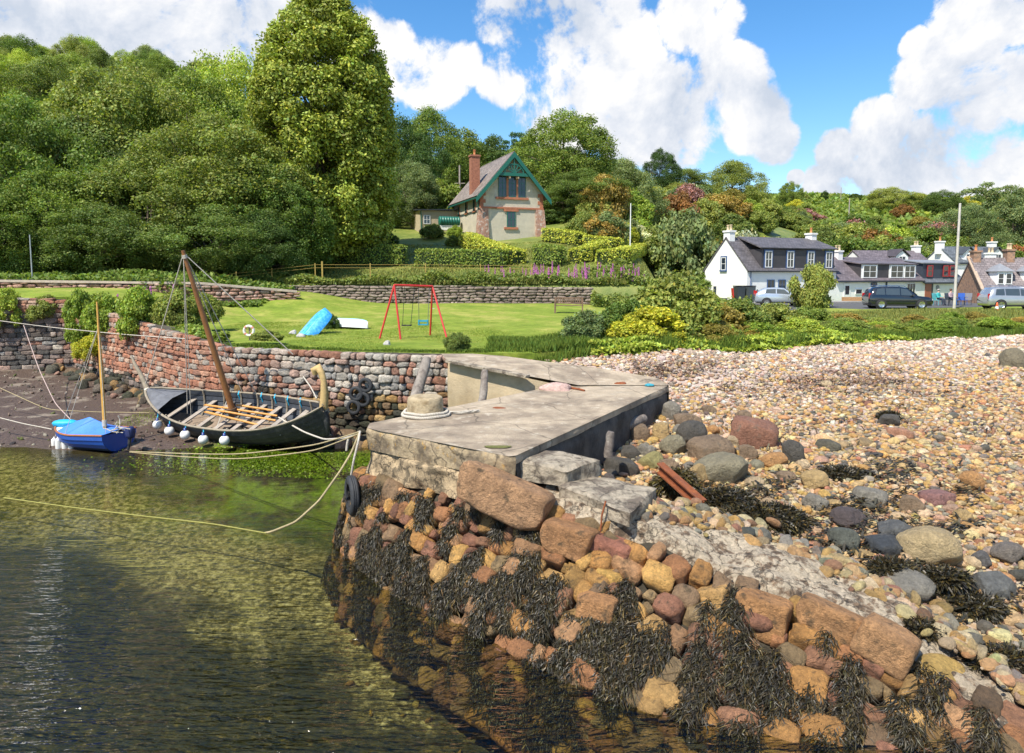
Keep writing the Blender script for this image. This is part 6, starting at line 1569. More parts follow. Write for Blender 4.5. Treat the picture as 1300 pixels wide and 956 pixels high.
# ------------------------------------------------------------------ vegetation
def leafquads(P,Nrm,size,g,aspect=1.5,jit=.7):
    n=len(P); d=Nrm+g.normal(size=(n,3))*jit; d/=np.linalg.norm(d,axis=1)[:,None]
    a=np.cross(d,g.normal(size=(n,3))); a/=np.linalg.norm(a,axis=1)[:,None]; b=np.cross(d,a)
    s=size*g.uniform(.6,1.35,n)[:,None]; a=a*s*.5*aspect; b=b*s*.5
    V=np.stack([P-a,P-b*.9+a*.1,P+a,P+b*.9+a*.1],1)
    F=np.arange(n*4).reshape(n,4); return V.reshape(-1,3),F
def leafcol(n,g,j=.22):
    v=1+g.normal(size=(n,1))*j; h=g.normal(size=(n,1))*.10
    return np.clip(np.concatenate([v*(1+h),v,v*(1-h)],1),.25,2.2)
def clump_leaves(mb,cl,n,size,seed,down=.35,inner=.35,jit=.75):
    g=np.random.default_rng(seed); cl=np.array(cl); w=cl[:,3]**2; idx=g.choice(len(cl),n,p=w/w.sum())
    d=g.normal(size=(n,3)); d/=np.linalg.norm(d,axis=1)[:,None]; d[:,2]=np.where((d[:,2]<-.3)&(g.random(n)<down*1.6),-d[:,2],d[:,2])
    r=cl[idx,3]*(1-inner*g.random(n)**1.5)*(1+.22*g.normal(size=n))
    sq=cl[idx,4] if cl.shape[1]>4 else np.full(n,.75)
    P=cl[idx,:3]+d*r[:,None]*np.stack([np.ones(n),np.ones(n),sq],-1)
    cc=(1+np.random.default_rng(seed+1).normal(size=(len(cl),1))*.13)[idx]
    V,F=leafquads(P,d+np.array([0,0,.35]),size,g,1.5,jit); c=leafcol(n,g)*cc
    return mb.add(V,F,np.repeat(c,4,axis=0))
def env_clumps(n,seed,prof,r0,r1,squash=.75,inner=.25,lump=.22):
    """prof: list (height, radius)"""
    g=np.random.default_rng(seed); hs=[p[0] for p in prof]; rs=[p[1] for p in prof]; out=[]; nn=SN(seed,6,1.3)
    ww=np.array(rs)+.04
    while len(out)<n:
        h=g.uniform(hs[0],hs[-1]); R_=np.interp(h,hs,rs)
        if g.random()>(R_+.08)/(max(rs)+.08): continue
        a=g.uniform(0,2*PI); q=np.array([[math.cos(a)*1.5,math.sin(a)*1.5,h*4]]); R_*=1+lump*float(nn(q)[0])
        f=1.0 if g.random()>inner else g.random()**.5
        r=g.uniform(r0,r1); rr=max(R_-r*.8,0)*f
        out.append((rr*math.cos(a),rr*math.sin(a),h,r,squash))
    return out
BARK=M('bark',(.13,.10,.075),.95,.35,5,.9,14)
def skeleton(mb,cl,seed,th=.022,ztr=.16,nb=14,lean=0):
    g=np.random.default_rng(seed); top=max(c[2] for c in cl)*.8
    mb.tube([(0,0,-.06),(.004,0,ztr*.5),(.0,.006,ztr),(.01,-.01,top*.6),(.0,.0,top)],[th*1.25,th,th*.9,th*.5,th*.12],8)
    for k in range(nb):
        c=cl[g.integers(len(cl))]; z0=ztr+(top*.7-ztr)*g.random(); b=(c[0],c[1],c[2]); z0=min(z0,c[2]-.03)
        m_=(c[0]*.45,c[1]*.45,z0+(c[2]-z0)*.35); mb.tube([(0,0,z0),m_,b],[th*.42,th*.28,th*.08],5)
ASP={'lime':1.75,'bush':.68,'broad':1.0,'open':1.0,'tall':1.3}
def make_proto(kind,seed):
    if kind=='broad': cl=env_clumps(175,seed,[(.03,.30),(.14,.44),(.34,.50),(.56,.48),(.75,.38),(.88,.24),(.95,.10)],.05,.115,.85,.3,.30); n,s=64000,.0120
    elif kind=='lime': cl=env_clumps(520,seed,[(.02,.30),(.09,.42),(.22,.49),(.45,.50),(.62,.46),(.76,.38),(.87,.28),(.94,.17),(.985,.07)],.05,.095,.8,.28,.12); n,s=200000,.0145
    elif kind=='bush': cl=env_clumps(60,seed,[(.04,.44),(.3,.50),(.5,.46),(.7,.32),(.82,.14)],.07,.14,.85,.25,.32); n,s=17000,.030
    elif kind=='open': cl=env_clumps(60,seed,[(.15,.25),(.5,.42),(.7,.46),(.85,.33),(.95,.12)],.05,.10,.45,.2,.5); n,s=15000,.018
    elif kind=='tall': cl=env_clumps(110,seed,[(.05,.25),(.3,.44),(.55,.44),(.75,.34),(.9,.18),(.97,.05)],.06,.12,.8,.25,.35); n,s=26000,.018
    A_=ASP[kind]; cl=[(c[0],c[1],c[2]*A_,c[3],c[4]) for c in cl]
    mb=MB(); clump_leaves(mb,cl,n,s,seed)
    tb=MB(); skeleton(tb,cl,seed,{'lime':.034,'bush':.02}.get(kind,.020),{'bush':.05,'lime':.15}.get(kind,.16),26 if kind!='bush' else 8)
    for q in mb.V+tb.V: q[:,2]/=A_
    cr=mb.mesh('crown_'+kind); tr=tb.mesh('trunk_'+kind,True)
    tr.materials.append(BARK); cr.materials.append(BARK); return cr,tr
PROTO={k:[make_proto(k,100+10*i+len(k)) for i in range(n)] for k,n in (('broad',5),('bush',5),('open',2),('tall',3),('lime',1))}
def LM(name,c,tr=.36,rh=.035): return M('leaf_'+name,tuple(v*1.85 for v in c),.55,0,3,0,vcol=True,trans=tr,randhue=rh,spec=.25)
G_DK=LM('dark',(.060,.092,.022)); G_MD=LM('mid',(.102,.138,.026)); G_OL=LM('olive',(.135,.158,.036)); G_LT=LM('light',(.170,.215,.032)); G_LIME=LM('lime',(.165,.190,.030),.22,0)
G_YL=LM('yellow',(.30,.28,.03)); G_GY=LM('greygreen',(.115,.145,.055)); G_RU=LM('russet',(.20,.095,.035)); G_PK=LM('pinkish',(.24,.12,.11)); G_OR=LM('orange',(.19,.145,.035)); G_WH=LM('blossom',(.36,.36,.24)); G_BG=LM('bluegreen',(.045,.09,.04)); G_HD=LM('hedge',(.12,.155,.026),.2,0); G_HL=LM('hedgelight',(.27,.28,.04),.2,0)
def gnd(x,y):
    far=46.4+34.2*float(sstep(x,9,20)); nearl=float(np.interp(x,[p[0] for p in NEAR],[p[1] for p in NEAR]))
    if y>far: return float(hill_z(x,y))
    if y>nearl: return float(lawn_z(x,y))
    return float(ground_z(x,y))
cnt_={}
def plant(kind,name,label,cat,x,y,w,h,mat,group=None,z=None,seed=None,sink=.0,shadow=True):
    k=cnt_.get(kind,0); cnt_[kind]=k+1; cr,tr=PROTO[kind][(k if seed is None else seed)%len(PROTO[kind])]
    z=gnd(x,y) if z is None else z
    o=empty(name,(x,y,z-sink),random.uniform(0,6.28),label,cat,group)
    c=link('crown' if kind!='bush' else 'foliage',cr,None,o); c.scale=(w,w,h); c.material_slots[0].link='OBJECT'; c.material_slots[0].material=mat
    t=link('trunk' if kind!='bush' else 'stems',tr,None,o); t.scale=(w,w,h); return o
def tree_px(px,pytop,d,wpx,kind,mat,label,name='broadleaf_tree',cat='tree',group=None,seed=None,wz=None):
    p=PY(px,pytop,d); z=gnd(p.x,d); h=p.z-z; w=wpx*d/FOC
    if kind=='bush': w=min(w,max(1.75*h,.6*w))
    return plant(kind,name,label,cat,p.x,d,w,h*1.01,mat,group,seed=seed)
LW='trees of the dense wood on the left'
for k,(px,py,d,w,kd,mt,l) in enumerate([
 (20,125,50,190,'broad',G_MD,'broad green tree at the far left edge above the lamp post'),
 (95,150,55,190,'broad',G_DK,'dark broad tree second from the left in the wood'),
 (150,84,60,210,'broad',G_OL,'tall olive tree whose top rises left of centre in the left wood'),
 (235,92,66,170,'broad',G_MD,'tree behind the olive one in the left wood'),
 (265,150,54,220,'broad',G_OL,'wide olive tree in the middle of the left wood'),
 (300,72,74,150,'broad',G_LT,'light topped tree just left of the giant lime tree'),
 (345,205,53,150,'broad',G_MD,'rounded tree reaching out in front of the giant lime tree'),
 (185,200,50,180,'broad',G_OL,'low spreading tree above the Viking boat mast'),
 (60,215,47,150,'broad',G_MD,'low tree behind the lamp post'),
 (120,260,46,150,'broad',G_DK,'dark low tree between the lamp post and the mast'),
 (270,262,48,150,'broad',G_DK,'dark low tree directly behind the Viking boat mast'),
 (330,270,49,110,'broad',G_DK,'dark low tree right of the mast'),
 (0,240,45,120,'broad',G_MD,'low tree at the extreme left edge'),
 (375,235,51,90,'tall',G_MD,'small tree at the foot of the giant lime tree')]):
    tree_px(px,py,d,w,kd,mt,l,seed=k,group=LW)
tree_px(411,-12,58,192,'lime',G_LIME,'giant dense egg shaped lime tree towering over the left wood','lime_tree')
for k,(px,py,d,w,kd,mt,l,nm) in enumerate([
 (508,150,86,95,'broad',G_DK,'dark tree rising right of the giant lime tree','broadleaf_tree'),
 (545,140,96,110,'broad',G_MD,'rounded tree with the highest top between lime tree and stone house','broadleaf_tree'),
 (522,205,78,80,'broad',G_GY,'pale grey green tree left of the tall chimney','broadleaf_tree'),
 (590,165,98,90,'tall',G_MD,'tree directly behind the tall chimney','broadleaf_tree'),
 (625,172,96,70,'tall',G_DK,'dark tree behind the ridge of the stone house','broadleaf_tree'),
 (655,166,104,60,'open',G_BG,'thin blue green conifer behind the stone house','conifer'),
 (678,158,108,45,'open',G_BG,'narrow blue green conifer right of the stone house ridge','conifer'),
 (716,142,84,140,'broad',G_MD,'large mid green tree right of the stone house','broadleaf_tree'),
 (660,215,82,100,'broad',G_MD,'tree filling the gap behind the right wall of the stone house','broadleaf_tree'),
 (560,225,80,70,'bush',G_MD,'round bush above the shed','shrub'),
 (740,215,78,100,'broad',G_DK,'darker tree in front of the large tree right of the house','broadleaf_tree'),
 (790,203,96,90,'broad',G_GY,'grey green tree right of the large tree','broadleaf_tree'),
 (772,245,78,60,'bush',G_MD,'rounded bush below the grey green tree','shrub'),
 (700,265,76,70,'bush',G_DK,'dark bush behind the clipped hedges','shrub'),
 (838,190,128,45,'broad',G_DK,'dark rounded tree on the skyline right of the grey green tree','broadleaf_tree'),
 (870,215,135,60,'broad',G_OL,'olive tree on the skyline, left of the flat topped one','broadleaf_tree'),
 (930,205,150,80,'broad',G_OL,'flat topped olive tree on the skyline','broadleaf_tree'),
 (1003,231,175,30,'broad',G_MD,'small lone tree on the skyline left of the far pole','broadleaf_tree'),
 (1048,242,190,14,'tall',G_DK,'tiny dark tree on the skyline beside the far pole','broadleaf_tree'),
 (1086,246,200,16,'broad',G_DK,'tiny round tree on the bare hilltop','broadleaf_tree'),
 (1132,238,150,60,'broad',G_OL,'rounded tree on the hilltop above the cottages','broadleaf_tree'),
 (1166,246,150,40,'broad',G_MD,'tree right of the rounded hilltop tree','broadleaf_tree'),
 (1195,242,140,45,'broad',G_DK,'dark tree behind the telegraph pole top','broadleaf_tree'),
 (1266,230,105,90,'open',G_GY,'tall thin crowned birch behind the houses at the right','birch_tree'),
 (1290,238,100,70,'tall',G_GY,'birch at the right edge behind the houses','birch_tree'),
 (1235,262,100,80,'broad',G_GY,'greyish green tree left of the birches','broadleaf_tree'),
 (1034,333,53,54,'bush',G_OL,'small leafy tree in front of the white cottage','small_tree'),
 (870,262,72,100,'bush',G_GY,'broad grey green bush left of the white cottage','shrub'),
 (770,322,60,60,'bush',G_MD,'rounded bush at the right end of the clipped hedges','shrub'),
 ]):
    tree_px(px,py,d,w,kd,mt,l,nm,'shrub' if nm=='shrub' else 'tree',seed=k)
# forest on the far left hill
gv=np.random.default_rng(17)
for k in range(64):
    d=gv.uniform(74,190); px=gv.uniform(-60,330); x=(px-650)/900*d; h=gv.uniform(8,12); 
    mt=[G_MD,G_OL,G_LT,G_GY][gv.integers(4)]
    plant('broad','broadleaf_tree','broadleaf tree of the wood that climbs the hill at the far left','tree',x,d,h*gv.uniform(.8,1.1),h,mt,'trees on the far left hillside')
for k in range(26):
    d=gv.uniform(105,150); px=gv.uniform(470,800); x=(px-650)/900*d; h=gv.uniform(6.5,9)
    plant('broad','broadleaf_tree','broadleaf tree in the belt of wood behind the stone house','tree',x,d,h*gv.uniform(.8,1.1),h,[G_MD,G_DK,G_GY][gv.integers(3)],'trees behind the stone house')
# hillside shrubs on the right
KIND=[(G_OL,'olive green'),(G_MD,'mid green'),(G_YL,'yellow green'),(G_RU,'russet'),(G_PK,'pink flowering'),(G_OR,'orange tinged'),(G_GY,'grey green'),(G_WH,'white flowering'),(G_LT,'bright green')]
KW=np.array([8,6,2.2,1.0,.6,1.5,4.5,.7,2]); KW/=KW.sum()
for k in range(270):
    t=gv.random()**1.2; px=gv.uniform(760,1390); far=74+0*px
    if px<900: d=gv.uniform(72,135)
    else: d=80+120*t
    x=(px-650)/900*d
    if 1<=x and d<85 and px>1000: d=gv.uniform(90,100); x=(px-650)/900*d
    s=gv.uniform(3.0,5.8)*(1 if d<120 else .8); i=gv.choice(9,p=KW); mt,nm=KIND[i]
    if px>1020 and px<1110 and d>135: continue
    plant('bush','hillside_shrub','%s shrub among the scrub on the hillside above the cottages'%nm,'shrub',x,d,s*gv.uniform(1,1.5),s*gv.uniform(.65,1.0),mt,nm+' shrubs on the hillside',sink=.2)
for (px,py,d,w,mt,l) in ((1180,285,104,110,G_PK,'wide pink flowering rhododendron bank behind the village houses'),(1110,290,100,70,G_RU,'russet rhododendron left of the pink flowering bank'),(1150,318,90,90,G_YL,'bright yellow green bush behind the violet slate roof'),(860,240,100,60,G_RU,'russet bush below the dark skyline tree'),(915,245,105,60,G_OR,'orange tinged bush right of the russet one'),(990,305,80,90,G_DK,'dark shrub directly behind the white cottage roof'),(1050,318,84,60,G_RU,'reddish shrub behind the right chimney of the white cottage'),(945,290,78,70,G_WH,'white blossoming shrub behind the left chimney of the white cottage'),(880,300,80,70,G_MD,'green shrub left of the white cottage chimney'),(1285,310,95,60,G_RU,'dark red leaved shrub at the right edge behind the roofs')):
    tree_px(px,py,d,w,'bush',mt,l,'shrub','shrub')
for k in range(34):
    px=gv.uniform(742,900); d=gv.uniform(64,98); x=(px-650)/900*d; i=gv.choice(9,p=KW); mt,nm=KIND[i]; s=gv.uniform(2.2,4.0)
    plant('bush','hillside_shrub','%s shrub on the slope between the hedge garden and the white cottage'%nm,'shrub',x,d,s*1.2,s*gv.uniform(.7,1),mt,nm+' shrubs beside the hedge garden',sink=.2)
# clipped hedges
def hill_hit(px,py,d0=47,d1=120):
    for d in np.arange(d0,d1,.25):
        p=PY(px,py,float(d))
        if gnd(p.x,float(d))>=p.z: return p.x,float(d)
    p=PY(px,py,d1); return p.x,d1
def hedge(label,pts,width,htop,mat,dens=330,cat='hedge'):
    P=[hill_hit(px,py) for px,py in pts]; W3=[Vector((x,y,gnd(x,y))) for x,y in P]; g=np.random.default_rng(sum(map(ord,label)))
    o0=W3[0]; o=empty('clipped_hedge',o0,0,label,cat); mb=MB(); core=MB()
    for a,b in zip(W3[:-1],W3[1:]):
        L_=(b-a).length; d=(b-a)/L_; n2=Vector((-d.y,d.x,0)).normalized(); n=int((L_+width)*dens*(width+2*htop)/3)
        u=g.uniform(-.35/L_,1+.35/L_,n); sidew=g.uniform(-1,1,n); q=g.random(n); top=q<width/(width+2*htop)
        s=np.where(top,sidew,np.sign(sidew)); hz=np.where(top,1.0,g.random(n)**.9); nn=SN(5,12,1.1)
        endr=np.clip(1-np.maximum(np.abs(u-.5)-.5,0)*L_/.35,0,1)**.5
        base=np.array(a-o0)[None]+np.array(d*L_)[None]*u[:,None]
        P_=base+np.array(n2)[None]*(s*width/2*(1-.12*hz**4)*endr)[:,None]; P_[:,2]+=hz*htop*(.9+.1*endr)*(1-.10*(np.abs(s)**6)*top)
        P_+=(nn(P_)*.05)[:,None]*np.array([1,1,1.]); P_+=g.normal(size=P_.shape)*.035
        Nn=np.where(top[:,None],np.array([[0,0,1.]]),np.array(n2)[None]*s[:,None]); V,F=leafquads(P_,Nn,.11,g,1.4,.8); mb.add(V,F,np.repeat(leafcol(n,g,.2),4,axis=0))
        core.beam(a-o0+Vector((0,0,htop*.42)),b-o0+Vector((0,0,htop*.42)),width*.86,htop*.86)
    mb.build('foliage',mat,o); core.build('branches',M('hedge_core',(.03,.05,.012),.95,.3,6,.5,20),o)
hedge('long mid green clipped hedge left of the gap, under the giant lime tree',[(404,334),(460,336),(512,337)],1.5,1.55,G_HD)
hedge('long mid green clipped hedge in front of the stone house, right of the gap',[(532,338),(590,338),(640,338)],1.5,1.25,G_HD)
hedge('bright yellow green hedge running up from the long hedge to the stone house',[(656,336),(632,327),(610,319),(594,312)],1.7,1.15,G_HL)
hedge('short rounded hedge right of the stone house path',[(682,336),(712,337)],1.7,1.45,G_HD)
hedge('bright hedge behind and right of the stone house',[(694,306),(722,309),(738,312)],1.4,1.1,G_HL)
hedge('bright curved hedge right of the short rounded hedge',[(728,334),(745,331),(762,322)],1.5,1.1,G_HL)
hedge('outermost bright hedge above the foxgloves',[(764,336),(790,333),(812,322)],1.5,1.1,G_HL)
hedge('thin bright hedge at the back of the hedge garden',[(745,312),(780,315),(812,318)],1.2,.8,G_HL)
for px,py,w,mt,l in ((550,303,26,G_DK,'dark round clipped bush in front of the shed'),(578,301,20,G_LT,'light bush under the oil tank'),(495,310,18,G_DK,'small dark bush on the shaded grass beside the lime tree'),(575,306+6,18,G_OL,'small olive bush beside the dark round bush'),(512,275,44,G_YL,'yellowish bush behind the shaded grass'),(535,268,40,G_OL,'olive bush left of the shed roof')):
    x,y=hill_hit(px,py); s=w*y/FOC; plant('bush','round_bush',l,'bush',x,y,s*1.1,s*.75,mt)
# undergrowth strips ------------------------------------------------------
def strip(name,label,n,sampler,h,size,mat,kindv='leaf',seed=1,clumpf=2.,kind='stuff'):
    g=np.random.default_rng(seed); X,Y=sampler(n,g); Z=np.array([0.0]*n)
    far=46.4+34.2*sstep(X,9,20); nl=np.interp(X,[p[0] for p in NEAR],[p[1] for p in NEAR])
    Z=np.where(Y>far,hill_z(X,Y),np.where(Y>nl,lawn_z(X,Y),ground_z(X,Y)))
    nn=SN(seed+9,10,clumpf,2); hh=h*np.clip(.6+.5*nn(np.stack([X,Y],-1)),.12,1.4); mb=MB()
    if kindv=='leaf':
        P=np.stack([X,Y,Z+hh*g.random(n)**.6],-1); V,F=leafquads(P,np.array([[0,-.25,1.]])+0*P,size,g,1.7,.8); mb.add(V,F,np.repeat(leafcol(n,g,.28),4,axis=0))
    else:
        a=g.uniform(0,2*PI,n); t=np.stack([np.cos(a),np.sin(a),0*a],-1); b=np.stack([X,Y,Z],-1); L_=hh*g.uniform(.5,1.1,n); ln=g.normal(size=(n,3))*.28*L_[:,None]; ln[:,2]=L_
        w=size*.5; V=np.stack([b-t*w,b+t*w,b+ln*.6+t*w*.7,b+ln*.6-t*w*.7,b+ln*.6+t*w*.7,b+ln*.6-t*w*.7,b+ln],1)
        k=np.arange(n)*7; F=np.stack([k,k+1,k+2,k+3],-1); mb.add(V.reshape(-1,3),F,np.repeat(leafcol(n,g,.2),7,axis=0)); 
        V2=np.stack([b+ln*.6-t*w*.7,b+ln*.6+t*w*.7,b+ln],1); mb.add(V2.reshape(-1,3),np.arange(n*3).reshape(n,3),np.repeat(leafcol(n,g,.2),3,axis=0))
    return tag(mb.build(name,mat),label,None,None,kind)
def rect(x0,x1,y0,y1): return lambda n,g:(g.uniform(x0,x1,n),g.uniform(y0,y1,n))
GRS=M('grass_blades',(.13,.19,.03),.7,0,3,0,vcol=True,trans=.3,spec=.2); GRY=M('grass_dry',(.24,.25,.07),.7,0,3,0,vcol=True,trans=.3,spec=.2)
strip('ivy_bank','ivy and brambles along the top of the retaining wall',30000,rect(-19.5,7.5,46.1,48.6),.75,.13,G_OL,seed=1)
strip('ivy_bank','fringe of grass hanging over the retaining wall',9000,rect(-19,7.5,46.0,47.0),.55,.05,GRY,'blade',seed=11)
strip('undergrowth','shady undergrowth under the left wood',26000,lambda n,g:(g.uniform(-46,-14,n),g.uniform(39.2,46.5,n)),1.0,.16,G_MD,seed=2,clumpf=1)
strip('undergrowth','undergrowth between the foxgloves and the beach shrubs',16000,rect(5,15,44,53),1.0,.14,G_OL,seed=3,clumpf=1.2)
ne=np.array(NEAR)
def edge(x0,x1,off0,off1):
    def f(n,g): X=g.uniform(x0,x1,n); return X,np.interp(X,ne[:,0],ne[:,1])+g.uniform(off0,off1,n)+SN(3,6,.8,1)(X[:,None])*.35
    return f
strip('long_grass','long bright grass at the top of the beach',52000,edge(.6,34,-.35,2.2),.5,.045,GRS,'blade',seed=4,clumpf=1.4)
strip('long_grass','rough grass on the bank in front of the parked cars',42000,edge(6,40,1.5,15),.32,.06,GRY,'blade',seed=5,clumpf=1)
strip('long_grass','unmown grass between the sloping quay and the bank shrubs',26000,edge(-.8,9,.0,4.5),.28,.04,GRS,'blade',seed=14,clumpf=1.4)
strip('beach_weeds','low green weeds along the top of the beach',9000,edge(2.5,16,-.5,1.2),.35,.10,G_LT,seed=6,clumpf=1.6)
strip('wall_edge_grass','ragged grass along the top of the harbour wall',7000,edge(-12,-.5,-.12,.5),.16,.03,GRS,'blade',seed=7,clumpf=2)
strip('lawn_blades','short grass tufts of the lawn nearest the harbour wall',60000,lambda n,g:(g.uniform(-13,3,n),g.uniform(22.5,34,n)),.04,.03,M('lawn_blade_mat',(.27,.33,.06),.7,0,3,0,vcol=True,trans=.3,spec=.2),'blade',seed=15,clumpf=2)
strip('wall_weeds','plants rooted along the top of the red harbour wall',9000,edge(-20,-10,-.2,1.0),.55,.11,G_MD,seed=8,clumpf=1.6)
strip('bracken','bracken and rough grass on the bare top of the hill',40000,rect(45,150,120,300),1.2,.75,G_MD,seed=19,clumpf=.15)
strip('hill_grass','rough grass between the hedges and the stone house',26000,rect(-14,12,50,66),.22,.08,GRY,'blade',seed=9,clumpf=.8)
strip('sea_lettuce','bright green weed on the mud below the boats',9000,lambda n,g:(np.clip(-6.6+g.normal(size=n)*1.6,-12,-3.2),np.clip(19.3+g.normal(size=n)*.5,18.3,20.6)),.02,.05,M('sea_lettuce_mat',(.20,.30,.02),.4,0,3,0,vcol=True,spec=.5),seed=10)
# shrubs of the bank above the beach
BK=[(745,408,22.8+3,70,36,G_GY,'grey green shrub at the left end of the beach bank'),
(580,432,22.2,34,22,G_OL,'small round shrub on the lawn edge below the swings'),
(828,432,25.2,100,32,G_YL,'yellow flowering low shrub at the top of the beach'),
(855,340,27.5,110,0,G_OL,'large round olive shrub at the left end of the beach bank'),
(800,378,26.5,60,0,G_MD,'mid green shrub left of the large olive shrub'),
(905,380,29,80,0,G_OR,'dry orange tinged shrub right of the large olive shrub'),
(940,378,30,80,0,G_OL,'olive shrub in front of the silver hatchback'),
(985,383,31,90,0,G_OL,'rounded olive shrub below the silver hatchback'),
(1030,387,32,90,0,G_MD,'green shrub below the small leafy tree'),
(1075,396,33.5,80,0,G_OR,'dry shrub with brown stems below the black car'),
(1110,402,35,70,0,G_OL,'shrub below the front of the black car'),
(1150,406,36,60,0,G_MD,'low green shrub below the telegraph pole'),
(1190,408,38,50,0,G_OL,'low shrub right of the telegraph pole'),
(1225,407,39,60,0,G_MD,'low shrub below the garden chairs'),
(1260,409,40,50,0,G_YL,'low yellowish shrub below the silver estate car'),
(1290,409,40,50,0,G_OL,'low shrub at the right edge of the bank'),
(965,408,28.6,80,0,G_LT,'bright green shrub at the top of the beach behind the timber post'),
(1010,412,29.6,80,0,G_LT,'bright green low shrub right of the timber post'),
(885,412,27,70,0,G_LT,'leafy green shrub left of the timber post'),
(1060,414,30.8,80,0,G_MD,'low green shrub at the top of the beach, middle'),
(1120,416,32,80,0,G_LT,'low bright shrub at the top of the beach, right'),
(1170,418,33.2,80,0,G_LT,'rightmost low bright shrub at the top of the beach')]
for px,py,d,w,hh,mt,l in BK:
    if l.startswith('yellow'): x=PY(px,410,d).x; plant('bush','shrub',l,'shrub',x,d,w*d/FOC,1.35,mt); continue
    if hh: x=PY(px,py,d).x; plant('bush','shrub',l,'shrub',x,d,w*d/FOC,hh*d/FOC*1.1,mt); continue
    tree_px(px,py,d,w*1.15,'bush',mt,l,'shrub','shrub')
for k in range(80):
    px=gv.uniform(880,1330); x0=0; d=30.0
    for _ in range(6): x0=(px-650)/900*d; d=float(np.interp(x0,ne[:,0],ne[:,1]))+1.0+0*px
    d+=gv.uniform(0,6); x0=(px-650)/900*d; i=gv.integers(4); s=gv.uniform(.8,1.6)*(1.0 if px<1090 else .75)
    plant('bush','shrub','low %s bush filling the rough bank between beach and road'%('olive','green','bright green','dry orange')[i],'shrub',x0,d,s*1.4,s*gv.uniform(.45,.65),(G_OL,G_MD,G_LT,G_OR)[i],'low %s bushes of the beach bank'%('olive','green','bright green','dry orange')[i])
# shrubs on the red harbour wall
for px,py,d,w,h,mt,l in ((105,432,32.5,50,62,G_LT,'leafy shrub at the left end of the red wall'),(140,425,31,60,52,G_HL if False else G_LT,'shrub behind the dinghy mast on the red wall'),(178,428,28.8,70,62,G_LT,'big rounded shrub on top of the red wall'),(228,420,28.5,60,50,G_OL,'shrub on the red wall left of the leaning mast'),(258,408,29.5,50,34,G_OL,'shrub on the red wall right of the leaning mast'),(10,412,33.4,50,44,G_LT,'leafy shrub on the dark wall at the left edge'),(60,405,33.9,40,30,G_OL,'small shrub on the dark wall left of the dinghy mast'),(120,455,31.5,40,30,G_YL,'yellowish trailing plant on the red wall behind the dinghy mast'),(340,432,24.0,46,12,G_OL,'low plants at the end of the red wall beside the lifebuoy'),(420-60,413+12,27,24,20,G_DK,'small dark bush between the two upturned dinghies')):
    p=PY(px,py,d); plant('bush','wall_shrub',l,'shrub',p.x if 'between' not in l else lw(418,418).x,d if 'between' not in l else lw(418,418).y+.3,w*d/FOC,h*d/FOC*1.1,mt,z=p.z if 'between' not in l else None)
# foxgloves
MAG=M('foxglove_bells',(.44,.11,.34),.6,.25,9,0); STM=M('foxglove_stem',(.10,.16,.03),.7,.2,6,0)
def foxglove_meshes(seed):
    g=np.random.default_rng(seed); s=MB().tube([(0,0,0),(0,0,1.2)],.02,5); [s.quad((0,0,.05*k),(.22*math.cos(k),.22*math.sin(k),.14+.05*k),(.3*math.cos(k+.3),.3*math.sin(k+.3),.05*k),(.2*math.cos(k+.6),.2*math.sin(k+.6),.1+.05*k)) for k in range(6)]
    b=MB()
    for k in range(34):
        z=.5+.85*k/34; a=g.uniform(0,2*PI); r=.060*(1.15-k/34*.85); b.lathe([(.015,0),(.026,-.02),(.040*(1.2-k/40),-.075)],6,(r*math.cos(a),r*math.sin(a),z))
    m1=s.mesh('fox_stem'); m1.materials.append(STM); m2=b.mesh('fox_bells'); m2.materials.append(MAG); return m1,m2
FX=[foxglove_meshes(k) for k in range(3)]
def foxglove(x,y,z,s,label,group):
    a,b=FX[gv.integers(3)]; o=empty('foxglove',(x,y,z),gv.uniform(0,6),label,'foxglove',group); o.scale=(s,s,s); link('stem',a,None,o); link('bells',b,None,o)
for k in range(110):
    px=608+210*gv.beta(1.7,1.2); y=gv.uniform(46.5,52.5); x=(px-650)/900*y; foxglove(x,y,gnd(x,y)+.05,gv.uniform(.45,.85),'magenta foxglove in the drift of foxgloves above the retaining wall','foxgloves above the retaining wall')
for px,py in ((187,378),(192,374),(221,372),(226,378),(218,382),(178,380),(150,384),(236,384)):
    p=PY(px,py+6,31.5 if px<200 else 30.5); foxglove(p.x,p.y,p.z-.6,.9,'magenta foxglove growing among the shrubs on the red harbour wall','foxgloves on the red wall')
# ------------------------------------------------------------------ light, sky, camera
SUN_AZ=Vector((-.62,-.76)); SUN_EL=R(56); SUN_AZ.normalize()
sdir=Vector((SUN_AZ.x*math.cos(SUN_EL),SUN_AZ.y*math.cos(SUN_EL),math.sin(SUN_EL)))
sd=bpy.data.lights.new('sun','SUN'); sd.energy=4.6; sd.angle=R(.53); sd.color=(1,.94,.83); so=bpy.data.objects.new('sun',sd); COL.objects.link(so); so.rotation_euler=sdir.to_track_quat('Z','Y').to_euler(); so.location=(0,0,60)
w=bpy.data.worlds.new('World'); scene.world=w; w.use_nodes=True; nt=w.node_tree; nt.nodes.clear(); L=nt.links.new
out=nt.nodes.new('ShaderNodeOutputWorld'); bg=nt.nodes.new('ShaderNodeBackground'); L(bg.outputs[0],out.inputs[0]); bg.inputs[1].default_value=.148
sk=nt.nodes.new('ShaderNodeTexSky'); sk.sky_type='NISHITA'; sk.sun_disc=False; sk.sun_elevation=SUN_EL; sk.sun_rotation=math.atan2(SUN_AZ.x,SUN_AZ.y); sk.air_density=1.0; sk.dust_density=.4; sk.ozone_density=2.2
hs=nt.nodes.new('ShaderNodeHueSaturation'); hs.inputs['Saturation'].default_value=1.32; hs.inputs['Value'].default_value=.88; L(sk.outputs[0],hs.inputs['Color'])
tc=nt.nodes.new('ShaderNodeTexCoord'); D=tc.outputs['Generated']
